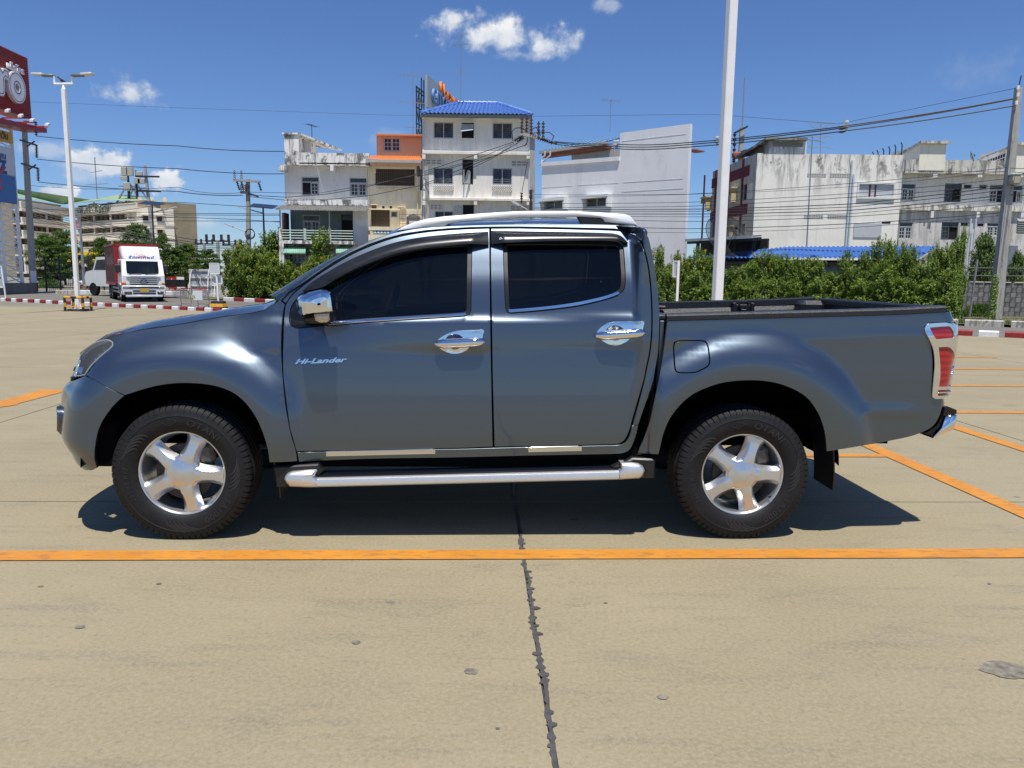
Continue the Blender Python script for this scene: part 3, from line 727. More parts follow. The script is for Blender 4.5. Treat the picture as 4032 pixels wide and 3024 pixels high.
_b2 = inv_many(curve([nat('C4', *p) for p in ((1850,256),(1745,262),(1722,278),(1722,305),(1745,350),(1762,400),(1770,470),(1770,560),(1763,670),(1766,696),(1790,706),(1820,707))], 14, False))
_b3 = inv_many(curve([nat('C4', *p) for p in ((1825,760),(1806,820),(1770,875),(1720,905),(1640,935),(1500,965),(1360,990),(1220,1013),(1136,1026))], 14, False))
_b4 = inv_many(curve([nat('C4', *p) for p in ((1135,1000),(1126,920),(1105,840),(1070,770),(1020,706),(950,660),(860,625),(760,606),(640,604),(520,618),(420,650),(340,690),(270,750),(210,830),(172,920),(152,1005))], 14, False))+inv_many([nat('C4', 142, 1042), nat('C4', 76, 1039), nat('C4', 10, 1036)])+inv_many(curve([nat('C4', *p) for p in ((30,990),(50,940),(80,850),(110,720),(140,580),(165,440),(180,330),(188,262))], 14, False))
_zc = _b1[-1][1]
O_BED = _b1+[(SB+.08,_zc+.003),(SB+.14,_zc+.003),(SB+.185,_zc-.004),(SB+.195,1.245)]+[(SB+.15,1.232)]+_b2+[(SB+.165,.800),(SB+.155,.76)]+_b3+_b4
FUEL = O(('C3', [(1666,1240),(1673,1214),(1695,1203),(1800,1199),(1905,1197),(1935,1202),(1953,1220),(1966,1260),(1975,1330),(1977,1395),(1962,1420),(1905,1452),(1855,1473),(1780,1476),(1710,1475),(1687,1465),(1676,1440),(1668,1340)]))
_lr = inv_many(curve([nat('F1', *p) for p in ((345,582),(368,540),(430,460),(520,380),(600,312),(628,275),(622,240),(592,224),(530,224),(440,254),(370,300),(330,340))], 14, False))
_lf = inv_many([nat('F1', *p) for p in ((322,352),(303,395),(286,445),(269,500),(256,548),(247,592))])
O_LAMP = _lr+_lf[1:]+inv_many([nat('F1', 290, 590)])
_tl = inv_many(curve([nat('R7', *p) for p in ((600,622),(545,625),(523,610),(524,560),(535,440),(540,350),(530,250),(500,170),(470,115),(463,85),(470,62),(492,48),(560,41),(620,38))], 14, False))
O_TAIL = _tl+[(SB+.175,1.222),(SB+.19,1.20),(SB+.192,1.12),(SB+.19,1.0),(SB+.186,.90),(SB+.18,.83),(SB+.165,.812)]
T_RED1 = O(('R7', [(502,79,1),(640,68),(662,78),(685,122),(678,154,1),(552,164,1),(528,135)]), step=8)
T_RED2 = O(('R7', [(570,229,1),(640,226),(668,243),(690,282),(688,350),(676,420),(663,495),(655,525,1),(572,530,1),(582,450),(581,350)]), step=8)
T_RED3 = O(('R7', [(564,557,1),(645,553,1),(640,595,1),(564,600,1)]), step=8)

# ---- painted panels, doors and glass
panel('front_fender', O_FENDER, PAINT)
FD = panel('front_door', O_FDOOR, PAINT, holes=[W_FRONT])
RD = panel('rear_door', O_RDOOR, PAINT, holes=[W_REAR])
panel('rocker_panel', O_ROCKER, PAINT, gap=.001)
panel('rear_pillar', O_CPILLAR, PAINT, gap=.001)
panel('roof_side', O_RAIL, PAINT, gap=.001)
BED = panel('bed_side', O_BED, PAINT, holes=[FUEL])
panel('fuel_door', FUEL, PAINT, parent=BED, both=True, grid=.03)
panel('window_glass', inset(W_FRONT, .010), TINT, parent=FD, off=-.014, gap=0, flange=False)
panel('window_glass', inset(W_REAR, .010), TINT, parent=RD, off=-.014, gap=0, flange=False)
def sash(outline, width, name, par):
    """black rubber surround of a window: a ring between the opening and the glass"""
    panel(name, outline, BLACKPL, holes=[inset(outline, width)], parent=par, off=-.006, gap=.0, thick=.012, grid=.2)
sash(W_FRONT, .022, 'window_seal', FD); sash(W_REAR, .020, 'window_seal', RD)
SAIL = O(('C2', [(400,808,1),(338,895),(319,955),(317,1030),(332,1064),(368,1080),(430,1079),(640,1058,1),(655,820,1),(600,750,1),(500,752)]))
panel('mirror_sail', SAIL, GLOSSBLK, parent=FD, off=-.002, gap=0, thick=.012, grid=.05)
def strip(name, k, pts_top, pts_bot, m, off, par, grid=.2):
    o = O((k, [(*p, 1) if i in (0, len(pts_top)-1) else p for i, p in enumerate(pts_top)]+[(*p, 1) if i in (0, len(pts_bot)-1) else p for i, p in enumerate(pts_bot)]))
    return panel(name, o, m, parent=par, off=off, gap=0, thick=.014, grid=grid)
strip('belt_trim', 'C2', [(640,1040),(1000,1013),(1400,986),(1700,968),(1845,956)], [(1840,976),(1700,988),(1400,1006),(1000,1033),(640,1062)], CHROME, .006, FD)
strip('belt_trim', 'C3', [(225,928),(400,915),(600,896),(800,868),(950,838),(1080,806),(1180,770)], [(1190,790),(1080,830),(950,862),(800,893),(600,919),(400,939),(235,951)], CHROME, .006, RD)
strip('sill_trim', 'S1', [(790,347),(1400,335),(1973,322)], [(1975,370),(1400,383),(790,397)], CHROME, .010, FD)
strip('sill_trim', 'S2', [(688,267),(1203,257)], [(1203,301),(688,313)], CHROME, .010, RD)
# ---- front bumper with grille and lamps
zc = lambda k, x, y: inv(k, x, y)
bt = [inv('F1', *p) for p in ((345,583),(450,625),(560,695),(650,740),(745,786))]
arch = [inv('F1', *p) for p in ((690,830),(620,900),(560,980),(510,1060),(475,1140),(455,1230),(441,1330),(438,1420),(450,1480),(470,1514))]
S0 = SA-1.0
bump = [(S0,.80),(S0+.35,.80),(S0+.52,.845),(S0+.62,.865)]+bt+arch+[(arch[-1][0]-.06,.386),(arch[-1][0]-.16,.374),(arch[-1][0]-.28,.368),(SA-.7,.36),(S0,.355)]
slot = [(SA-.66,.60),(SA-.53,.625),(SA-.50,.70),(SA-.52,.735),(SA-.66,.735)]
FB = panel('front_bumper', bump, PAINT, holes=[slot], grid=.03, gap=.003)
panel('fog_lamp_recess', inset(slot, -.01), GLOSSBLK, parent=FB, off=-.03, gap=0, flange=False, grid=.05)
panel('bumper_lip', [(S0,.70),(SA-.50,.70),(SA-.47,.66),(SA-.49,.57),(SA-.60,.50),(S0,.47)], PAINT, holes=[[(SA-.66,.60),(SA-.535,.62),(SA-.515,.675),(SA-.66,.68)]], parent=FB, off=.022, gap=.0, thick=.03, grid=.03)
panel('grille', [(S0,.81),(S0+.38,.82)]+[(p[0]-.012, p[1]) for p in reversed(_lf)]+[(S0+.35,1.00),(S0,.99)], GLOSSBLK, gap=.002, off=-.012, grid=.04)
panel('grille_surround', [(p[0]+.004, p[1]) for p in _lf]+[(p[0]-.018, p[1]) for p in reversed(_lf)], CHROME, gap=0, off=.003, thick=.03, grid=.1)
for zz in (.85, .905, .96): panel('grille_bar', [(S0,zz),(SA-.44,zz+.004),(SA-.44,zz+.026),(S0,zz+.024)], CHROME, gap=0, off=.004, thick=.02, grid=.05)
HL = panel('headlight', O_LAMP, CLEAR, gap=.002, off=.001, flange=True, thick=.01, grid=.03)
panel('lamp_housing', inset(O_LAMP, .004), mat('lamp_silver', (.30,.34,.40), .10, .95, var=.5, scale=12), parent=HL, off=-.05, gap=0, flange=False, grid=.03)
panel('lamp_bezel', O_LAMP, mat('lamp_bezel_grey', (.34,.35,.33), .25, .3, var=.05), holes=[inset(O_LAMP, .006)], parent=HL, off=.003, gap=.001, thick=.006, grid=.2)
def lamp_inner(sg):
    mb = MB(); c = SP(*inv('F1', 440, 400))
    for (px, py, r) in ((440,400,.052),(345,470,.045)):
        q = SP(*inv('F1', px, py)); ax = np.array([-.85,-.5,0]); ax /= np.linalg.norm(ax); b = q-ax*.0+np.array([.03,.045,0])
        for i in range(4): mb.cyl(b+ax*(i*.006-.02), b+ax*(i*.006-.014), r*(.55+.15*i), r*(.6+.15*i), 20)
    return mbuild(mb, 'projector', CHROME, sg, HL[0 if sg > 0 else 1], 30)
mir(lamp_inner)
# ---- hood, cowl, windscreen, roof, cab back
seam = [inv('C1', *p) for p in ((1362,118),(1325,142),(1268,177),(1200,195),(1050,215),(900,239),(754,266),(600,286),(520,300),(430,322))]
seam += [inv('F1', *p) for p in ((530,221),(485,235),(440,251),(400,276),(370,297),(340,328),(318,349))]
sp3 = [SP(*q) for q in seam]
xe, ye, ze = sp3[-1]
for t in (.2,.4,.6,.75,.88,.96,1.0):
    ph = t*math.pi/2; sp3.append(np.array([xe+(-.735-xe)*math.sin(ph), ye*math.cos(ph)+(-.0)*1, ze-.035*math.sin(ph)]))
sp3 = sorted(sp3, key=lambda p: -p[0])
def hood_rows(lift=0.0, n=33, lip=True):
    rows = []
    hs = [p for p in sp3 if p[0] < .50]
    for p in hs:
        yy = abs(p[1]); row = []
        cr = .042*min(1, yy/.6)
        for i in range(n):
            t = -1+2*i/(n-1); a = abs(t)
            row.append((p[0]-.0, t*(yy-.003), p[2]+cr*(1-a**5)-.008*math.exp(-((t)/.25)**2)+.006*math.exp(-((a-.80)/.10)**2)*(1-a)*4+lift))
        rows.append(row)
    return rows
hr = hood_rows(); mb = MB(); mb.grid(hr)
edge = [r[0] for r in hr]+[r[-1] for r in reversed(hr)]
mb.grid([edge, [(p[0]+.01, p[1]*.992, p[2]-.020) for p in edge]])
HOOD = mb.build('hood', PAINT, TRUCK, 50)
mb = MB()
w0 = [SP(*inv('C2', *p)) for p in ((222,832),(300,774),(450,664),(600,562),(750,468),(900,385),(1050,320),(1190,270))]
rows = []
for i, p in enumerate(w0):
    b = .20-.12*i/(len(w0)-1); row = []
    for j in range(25):
        t = -1+j/12; row.append((p[0]-b*(1-abs(t)**2.2)+.004, t*(abs(p[1])-.005), p[2]+.015*(1-t*t)))
    rows.append(row)
mb.grid(rows); WS = mb.build('windscreen', WSGLASS, TRUCK, 60)
mb = MB(); base = rows[0]; hb = hr[0]
cow = []
for j in range(25):
    t = -1+j/12; a = base[j]; h = hb[round((j/24)*32)]
    cow.append([(h[0]-.02, h[1], h[2]-.012), ((h[0]+a[0])/2, (h[1]+a[1])/2, min(h[2], a[2])-.01), (a[0]+.01, a[1], a[2]-.004)])
mb.grid(cow); COWL = mb.build('cowl', BLACKPL, TRUCK, 50)
mb = MB()
for y0 in (-.62, .10): mb.tube([(.36, y0, 1.262), (.40, y0+.05, 1.285), (.46, y0+.30, 1.325), (.47, y0+.55, 1.335)], .008, 6)
mb.build('wiper', BLACKPL, TRUCK, 40)
mb = MB()
rp = [SP(*inv('C2', *p)) for p in ((1190,269),(1300,246),(1400,227),(1655,204),(2000,190))]+[SP(*inv('C3', *p)) for p in ((400,181),(850,183),(1150,191),(1345,204),(1398,229))]
rows = []
for i, p in enumerate(rp):
    row = []; cr = .075 if i < len(rp)-1 else .05
    bx = (.08 if i == 0 else .04 if i == 1 else 0)
    for j in range(33):
        t = -1+j/16; row.append((p[0]-bx*(1-t*t), t*(abs(p[1])-.001), p[2]-.004+cr*(1-abs(t)**2.4)*(.9 if i else .35)))
    rows.append(row)
mb.grid(rows); ROOF = mb.build('roof', PAINT, TRUCK, 60)
cb = [SP(*inv('C3', *p)) for p in ((1405,240),(1443,295),(1470,400),(1489,500),(1513,650),(1529,800),(1540,1000),(1537,1150),(1508,1420))]
mb = MB(); rows = []
for p in cb:
    yy = abs(p[1])-.004; rows.append([(p[0]+.0+.05*(1-(y/yy)**4), y, p[2]) for y in np.linspace(-yy, yy, 21)])
mb.grid(rows); mb.build('cab_back', PAINT, TRUCK, 50)
mb = MB(); rows = []
for p in cb[2:6]:
    yy = abs(p[1]); rows.append([(p[0]+.004+.05*(1-(y/yy)**4), y, p[2]) for y in np.linspace(-yy+.12, yy-.12, 9)])
mb.grid(rows); mb.build('rear_window', TINT, TRUCK, 50)
def ditch(sg):
    mb = MB(); pl = [SP(*inv('C2', *p))+np.array([0,-.003,.001]) for p in ((240,848),(310,775),(430,700),(570,602),(700,515),(850,432),(1000,364),(1150,311),(1300,271),(1500,241),(1700,224),(1900,214))]+[SP(*inv('C3', *p))+np.array([0,-.003,.001]) for p in ((60,211),(300,210),(600,214),(900,220),(1150,227),(1250,241),(1310,262))]
    mb.tube(pl, .0045, 6); return mbuild(mb, 'door_top_seal', GLOSSBLK, sg)
mir(ditch)
# ---- window visors
def visor(nm, k, up, lo, bulge, par, txt):
    def f(sg):
        U = curve([(nat(k, *p)) for p in up], 14, False); Lw = curve([(nat(k, *p)) for p in lo], 14, False)
        n = 60; rs = lambda C: [C[min(len(C)-1, int(round(i*(len(C)-1)/(n-1))))] for i in range(n)]
        U, Lw = inv_many(rs(U)), inv_many(rs(Lw)); rows = []
        for _ in range(6): U = [U[0]]+[tuple((np.array(U[i-1])+2*np.array(U[i])+np.array(U[i+1]))/4) for i in range(1, n-1)]+[U[-1]]; Lw = [Lw[0]]+[tuple((np.array(Lw[i-1])+2*np.array(Lw[i])+np.array(Lw[i+1]))/4) for i in range(1, n-1)]+[Lw[-1]]
        for i in range(n):
            a = np.array(U[i]); b_ = np.array(Lw[i]); row = []; e = min(1, i/5, (n-1-i)/5); e = .35+.65*e
            for j in range(9):
                t = j/8; q = a*(1-t)+b_*t; row.append(tuple(SP(*q)+SN(*q)*(1 if SN(*q)[1] < 0 else -1)*(.003+e*bulge*(math.sin(t*math.pi*.62)))))
            rows.append(row)
        mb = MB(); mb.grid(rows); mb.grid([[tuple(np.array(p)+[0,.004,0]) for p in r] for r in rows])
        o = mbuild(mb, nm, SMOKE, sg, par[0 if sg > 0 else 1], 60)
        return o
    return mir(f)
V1 = visor('window_visor', 'C2', [(428,760),(500,692),(640,602),(800,512),(1000,422),(1200,352),(1400,307),(1600,282),(1800,264),(2042,250)], [(430,770),(620,748),(700,692),(900,592),(1100,512),(1300,452),(1500,417),(1700,397),(1890,382),(2046,374)], .034, FD, 0)
V2 = visor('window_visor', 'C3', [(72,242),(400,247),(800,254),(1050,260),(1180,270),(1230,302),(1262,345)], [(72,368),(180,372),(500,360),(900,354),(1180,352),(1240,362),(1266,360)], .034, RD, 0)
# ---- roof rails
def rail(sg):
    y = -.60
    top = [('C2', p) for p in ((1245,243),(1300,206),(1400,166),(1500,138),(1650,117),(1790,106),(2000,89),(2212,76))]+[('C3', p) for p in ((400,69),(800,71),(1100,86),(1240,97),(1283,115),(1310,148),(1342,196))]
    bot = [('C3', p) for p in ((1060,166),(1045,141),(1020,129),(820,119),(300,126),(0,139))]+[('C2', p) for p in ((2000,148),(1790,161),(1700,180),(1660,206),(1500,216))]
    pts = [onY(k, *p, y) for k, p in top]+[onY(k, *p, y) for k, p in bot]
    mb = MB(); mb.prism(pts, y-.022, y+.022, .007); o = mbuild(mb, 'roof_rail', RAILW, sg, None, 50)
    mb = MB(); ft = [onY('C3', *p, y) for p in ((822,120),(1020,130),(1045,142),(1060,167),(1343,199),(1300,204),(860,190))]
    mb.prism(ft, y-.018, y+.018, .004); mbuild(mb, 'rail_foot', BLACKPL, sg, o, 40)
    mb = MB(); ft = [onY('C2', *p, y) for p in ((1500,217),(1660,207),(1700,184),(1712,186),(1668,216),(1500,228),(1300,240))]
    mb.prism(ft, y-.018, y+.018, .003); mbuild(mb, 'rail_foot', BLACKPL, sg, o, 40); return o
mir(rail)
# ---- bed: rail caps, liner, tailgate, tail lamps, rear bumper
capb = [inv('C4', *p) for p in ((190,243),(600,232),(1000,222),(1500,208),(1846,190))]
def cap(sg):
    rows = []
    for q in curve([capb[0], capb[1], capb[2], capb[3], capb[4]], .06, False):
        P = SP(*q); x, y, z = P; yo = -(abs(y)+.006)
        rows.append([(x, yo+.006, z-.006), (x, yo, z), (x, yo, z+.022), (x, yo+.010, z+.031), (x, yo+.075, z+.033), (x, yo+.086, z+.025), (x, yo+.086, z-.045)])
    mb = MB(); mb.grid(rows); mb.add(rows[0], [tuple(range(7))]); mb.add(rows[-1], [tuple(range(7))])
    return mbuild(mb, 'bed_rail_cap', BEDPL, sg, None, 40)
CAPS = mir(cap)
x0b, x1b = 2.60, 4.235
zl = lambda x: 1.236+(x-2.636)*.0405
mb = MB()
mb.box(x0b, x1b, -.44, .44, .70, .72)                                     # floor
for i in range(5): mb.bbox(x0b+.05, x1b-.02, -.36+i*.155, -.28+i*.155, .72, .732, .004)
LIN = mb.build('bed_floor', BEDPL, TRUCK, 30)
def liner(sg):
    mb = MB(); rows = []
    for x in np.linspace(x0b+.02, x1b, 22):
        w = .012 if int((x-x0b)/.09)%2 else 0.0
        rows.append([(x, -.805, zl(x)+.010), (x, -.800, zl(x)-.03), (x, -.770-w, zl(x)-.06), (x, -.765-w, 1.0), (x, -.44, .972)])
    mb.grid(rows); return mbuild(mb, 'bed_liner_wall', BEDPL, sg, None, 20)
mir(liner)
mb = MB(); mb.bbox(x0b, x0b+.035, -.84, .84, .60, 1.232, .008); mb.build('bed_front_wall', PAINT, TRUCK, 30)
mb = MB(); mb.bbox(x0b-.012, x0b+.07, -.84, .84, 1.228, 1.262, .010); mb.build('bed_front_cap', BEDPL, TRUCK, 30)
def hooks(sg):
    for xh in (2.66, 3.62):
        mb = MB(); mb.bbox(xh-.085, xh+.085, -.80, -.765, zl(xh)-.075, zl(xh)-.01, .006); h_ = mbuild(mb, 'tie_down_plate', BLACKPL, sg, CAPS[0 if sg > 0 else 1], 30)
        for s_ in (-1, 1): mb = MB(); mb.bbox(xh+s_*.07-.015, xh+s_*.07+.015, -.80, -.745, zl(xh)-.075, zl(xh)+.004, .006); mbuild(mb, 'tie_down_post', BLACKPL, sg, CAPS[0 if sg > 0 else 1], 30)
        mb = MB(); mb.tube([(xh-.035,-.75,zl(xh)-.01),(xh-.02,-.74,zl(xh)+.008),(xh+.02,-.74,zl(xh)+.008),(xh+.035,-.75,zl(xh)-.01),(xh+.02,-.75,zl(xh)-.05),(xh-.02,-.75,zl(xh)-.05)], .008, 6, True); mbuild(mb, 'tie_down_hook', BLACKPL, sg, CAPS[0 if sg > 0 else 1], 30)
mir(hooks)
mb = MB(); mb.bbox(2.70, 3.02, .70, .79, 1.225, 1.252, .01); mb.build('bed_corner_pocket', BEDPL, TRUCK, 30)
mb = MB(); mb.bbox(4.02, 4.20, .62, .80, 1.15, zl(4.1)+.01, .03); mb.build('bed_corner_pocket', BEDPL, TRUCK, 30)
tg = [SP(SB+.19, z) for z in (1.30,1.22,1.12,1.0,.9,.8,.72,.66)]
mb = MB(); rows = []
for p in tg:
    yy = abs(p[1]) ; rows.append([(float(_xr(p[2]))-.02+.012*(1-(y/yy)**4), y, p[2]) for y in np.linspace(-yy, yy, 25)])
mb.grid(rows); TG = mb.build('tailgate', PAINT, TRUCK, 50)
mb = MB(); mb.box(4.215, 4.235, -.78, .78, .70, 1.29); mb.build('tailgate_liner', BEDPL, TG)
mb = MB(); rows = []
for y in np.linspace(-.74, .74, 21):
    zz = 1.300-.0; rows.append([(4.20,y,zz-.02),(4.20,y,zz+.012),(4.21,y,zz+.022),(4.255,y,zz+.022),(4.265,y,zz+.010),(4.265,y,zz-.012)])
mb.grid(rows); mb.build('tailgate_cap', BEDPL, TG, 40)
TL = panel('tail_lamp', O_TAIL, CHROME, holes=[T_RED1, T_RED2, T_RED3], gap=.001, off=.012, thick=.035, grid=.03)
for t_ in (T_RED1, T_RED2, T_RED3): panel('lens', inset(t_, -.004), REDLENS, parent=TL, off=.004, gap=0, flange=False, grid=.03)
panel('lamp_backing', inset(O_TAIL, .006), BLACKPL, parent=TL, off=-.03, gap=0, flange=False, grid=.05)
strip2 = O(('R7', [(555,572,1),(668,566,1),(668,573,1),(555,581,1)]), step=8)
panel('lamp_bar', strip2, CHROME, parent=TL, off=.016, gap=0, thick=.012, grid=.1)
mb = MB()
stp = [(4.20,.655),(4.20,.735),(4.345,.735),(4.368,.722),(4.368,.700),(4.31,.692),(4.28,.64)]
mb.prism([(x, z) for x, z in stp], -.74, .74, .01); RB = mb.build('rear_bumper', BLACKPL, TRUCK, 40)
def corner(sg):
    ch = [onY('R7', *p, -.80) for p in ((632,763),(720,750),(719,800),(708,835),(690,862),(640,888),(590,908),(537,930),(545,910),(600,850),(618,800))]
    mb = MB(); mb.prism(ch, -.80, -.30, .005); mbuild(mb, 'chrome_corner', CHROME, sg, RB, 50)
    bk = [onY('R7', *p, -.775) for p in ((622,690),(650,684),(720,712),(720,742),(632,758),(612,800),(590,850),(535,905),(470,890),(560,830),(608,755))]
    mb = MB(); mb.prism(bk, -.775, -.40, .004); return mbuild(mb, 'bumper_bracket', GLOSSBLK, sg, RB, 40)
mir(corner)
mb = MB(); mb.cyl((3.7,-.50,.56),(4.16,-.60,.575),.032,n=14); mb.cyl((4.155,-.599,.575),(4.17,-.602,.576),.028,n=14); mb.build('exhaust_pipe', SATIN, TRUCK, 40)
# ---- side steps
def step(sg):
    y = -.945
    mb = MB(); a = [onY('S1', 680, 652, y), onY('S1', 2212, 612, y), onY('S2', 1570, 506, y)]; b = [onY('S2', 1570, 590, y), onY('S1', 2212, 702, y), onY('S1', 680, 746, y)]
    (xa, za), _, (xb, zb) = a; za2 = b[2][1]; zb2 = b[0][1]
    rows = []
    for x, z1, z0 in ((xa, za, za2), ((xa+xb)/2, a[1][1], b[1][1]), (xb, zb, zb2)):
        zz = z1
        rows.append([(x, y+.09, z0+.006), (x, y+.01, z0), (x, y, z0+.008), (x, y-.002, (z0+zz)/2), (x, y+.004, zz-.006), (x, y+.016, zz), (x, y+.03, zz+.001)])
    rows[1] = [tuple((np.array(rows[0][i])+np.array(rows[2][i]))/2) for i in range(7)]
    mb.grid(rows); st = mbuild(mb, 'side_step', SATIN, sg, None, 40)
    mb = MB(); rows = []
    for x, zz in ((xa-.02, za), (xb+.02, zb)):
        prof = [(y+.028, zz+.002)]
        for i in range(7): yy = y+.034+i*.016; prof += [(yy, zz+.010), (yy+.008, zz+.010), (yy+.010, zz+.005), (yy+.014, zz+.005)]
        prof += [(y+.155, zz+.004), (y+.155, zz-.05)]
        rows.append([(x, a_, b_) for a_, b_ in prof])
    mb.grid(rows); mbuild(mb, 'step_tread', GLOSSBLK, sg, st, 20)
    for pl in ([('S1', p) for p in ((320,660),(332,628),(352,604),(400,586),(520,576),(660,568),(676,584),(652,622),(650,640),(682,656),(684,750),(560,750),(385,742),(345,705))],
               [('S2', p) for p in ((1572,504),(1600,490),(1594,465),(1592,436),(1700,434),(1765,443),(1806,466),(1822,500),(1812,535),(1798,562),(1768,580),(1572,593))]):
        o2 = [onY(k, *p, y-.012) for k, p in pl]; mb = MB(); mb.prism(o2, y-.012, y+.10, .014); mbuild(mb, 'step_end_cap', SATIN, sg, st, 60)
    for pl in ([('S1', p) for p in ((205,520),(700,492),(745,575),(690,640),(650,620),(670,580),(400,592),(340,640),(330,690),(370,742),(240,740))],
               [('S2', p) for p in ((1500,470),(1560,440),(1640,410),(1700,378),(1925,388),(1910,572),(1800,576),(1830,500),(1800,450),(1700,428),(1590,430),(1590,490))]):
        o2 = [onY(k, *p, y+.03) for k, p in pl]; mb = MB(); mb.prism(o2, y+.03, y+.20, .008); mbuild(mb, 'step_bracket', BLACKPL, sg, st, 40)
    return st
mir(step)
# ---- mirrors
def mirror(sg):
    o = FD[0 if sg > 0 else 1]
    ol = [nat('C2', *p) for p in ((378,848),(392,820),(455,784),(555,757),(612,754),(643,768),(655,830),(662,890),(666,946),(600,953),(540,960),(470,966),(400,976),(388,930))]
    c = curve(ol, 12)
    def lay(y, k, dx):
        q = [onY('N', u, v, -1.02) for u, v in c]; cx = sum(p[0] for p in q)/len(q); cz = sum(p[1] for p in q)/len(q)
        return [((cx+(p[0]-cx)*k)+dx, y, cz+(p[1]-cz)*k) for p in q]
    L_ = [lay(-.885, .80, -.055), lay(-.93, .93, -.035), lay(-.98, 1.0, -.012), lay(-1.03, 1.0, .008), lay(-1.06, .95, .024), lay(-1.080, .80, .036), lay(-1.088, .5, .040), lay(-1.09, .1, .04)]
    mb = MB(); n = len(c)
    for i in range(len(L_)-1):
        mb.add(L_[i]+L_[i+1], [(j, (j+1)%n, n+(j+1)%n, n+j) for j in range(n)])
    mo = mbuild(mb, 'mirror', CHROME, sg, o, 80)
    bl = [onY('C2', *p, -1.02) for p in ((398,976),(470,966),(540,960),(600,954),(668,946),(671,1008),(664,1034),(600,1046),(500,1048),(430,1044),(408,1005))]
    mb = MB(); mb.prism([(x+.010, z) for x, z in bl], -1.055, -.93, .02); mbuild(mb, 'mirror_base', BLACKPL, sg, mo, 60)
    sl = [onY('C2', *p, -1.05) for p in ((524,966),(655,955),(660,1018),(640,1035),(580,1041),(535,1020))]
    mb = MB(); mb.prism(sl, -1.066, -1.03, .008); mbuild(mb, 'turn_signal', mat('signal_lens', (.62,.52,.38), .12, .3, var=.3, scale=60), sg, mo, 50)
    mb = MB(); mb.bar((.74,-.96,1.225), (.715,-.80,1.215), .10, .035); mbuild(mb, 'mirror_arm', BLACKPL, sg, mo, 30)
    return mo
mir(mirror)
# ---- door handles
def handle(k, plate, bowl, bar, par):
    c = curve([nat(k, *p) for p in plate], 10); ol = [inv('N', u, v) for u, v in c]
    bc, br = bowl
    bw = [inv(k, bc[0]+br[0]*math.cos(a), bc[1]+br[1]*math.sin(a)) for a in np.linspace(0, 2*math.pi, 26)[:-1]]
    hp = panel('handle_plate', ol, CHROME, parent=par, off=.008, gap=0, thick=.012, grid=.02, holes=[bw])
    def f(sg):
        P0 = SP(*inv(k, *bc)); mb = MB(); rows = []
        for t in np.linspace(1, 0, 7):
            rows.append([tuple(P0+(SP(*q)-P0)*t+np.array([0,-.0078+.010*(1-t*t),0])) for q in bw+[bw[0]]])
        mb.grid(rows); mbuild(mb, 'handle_bowl', mat('bowl_darkened_chrome', (.30,.31,.33), .10, 1.0, var=0), sg, hp[0 if sg > 0 else 1], 60)  # chrome darkened so the bowl's dark reflection sits in its colour
        mb = MB(); (xa, ya, ha), (xb, yb, hb_) = bar
        A = SP(*inv(k, xa, ya)); B = SP(*inv(k, xb, yb)); h = .5*(ha+hb_)/2.212/720
        pts = []; rad_ = []
        for t in np.linspace(0, 1, 15):
            p = A+(B-A)*t; e = min(1, t*7, (1-t)*10); pts.append(tuple(p+np.array([0,-.018-.016*min(1, e*1.2)**.7,0]))); rad_.append(h*(.62+.38*min(1, e)))
        mb.tube(pts, rad_, 12); return mbuild(mb, 'handle_bar', CHROME, sg, hp[0 if sg > 0 else 1], 60)
    mir(f); return hp
H1_ = handle('C2', ((1585,1222),(1612,1183),(1680,1140),(1760,1116),(1850,1109),(1930,1107),(2003,1105),(1996,1140),(1985,1185),(1935,1205),(1885,1245),(1850,1280),(1800,1304),(1740,1312),(1690,1301),(1640,1275),(1600,1247)), ((1748,1205),(84,66)), ((1590,1223,44),(1996,1203,40)), FD)
H2_ = handle('C3', ((990,1140),(1020,1090),(1080,1052),(1150,1036),(1260,1033),(1340,1032),(1405,1032),(1398,1075),(1388,1115),(1330,1135),(1290,1172),(1250,1206),(1190,1234),(1140,1238),(1080,1221),(1030,1187)), ((1152,1130),(84,66)), ((993,1152,44),(1395,1127,40)), RD)
# ---- lettering
def letter_on(body, k, x0, y0, x1, y1, hpx, m, par, off, shear=.25, name='badge', bold=.012, depth=.003, both=False):
    me = text_mesh(body, 1.0, 0.0, 'LEFT', shear, 1.02, bold)
    co = np.array([v.co[:] for v in me.vertices]); mn, mx = co.min(0), co.max(0); w = mx[0]-mn[0]; hh = mx[1]-mn[1]
    a = np.array(nat(k, x0, y0)); b = np.array(nat(k, x1, y1)); up = np.array([0, -hpx/CROP[k][2]])
    V = []
    ct = [np.array(t) for t in inv_many([a, b, a+up, b+up])]
    for c in co:
        fx, fy = (c[0]-mn[0])/w, (c[1]-mn[1])/hh; q = (ct[0]*(1-fx)+ct[1]*fx)*(1-fy)+(ct[2]*(1-fx)+ct[3]*fx)*fy; nn = SN(*q); nn = nn if nn[1] < 0 else -nn; V.append((SP(*q), nn))
    F = [tuple(p.vertices) for p in me.polygons]; n = len(V)
    vs = [tuple(p+nn*(off+depth)) for p, nn in V]+[tuple(p+nn*off) for p, nn in V]
    ec = {}
    for f in F:
        for i in range(len(f)): e = (f[i], f[(i+1)%len(f)]); ec[tuple(sorted(e))] = ec.get(tuple(sorted(e)), 0)+1
    fs = list(F)+[(e[0], e[1], e[1]+n, e[0]+n) for e, c in ec.items() if c == 1]
    bpy.data.meshes.remove(me); mb = MB(); mb.add(vs, fs); o = mb.build(name, m, par, None); return o
letter_on('Hi-Lander', 'C2', 358, 1402, 812, 1384, 44, mat('badge_chrome', (.82,.82,.82), .12, 1, var=0), FD[0], .001, .42, 'badge', .035, .004)
WHT = mat('white_print', (.75,.76,.78), .4, 0, var=0)
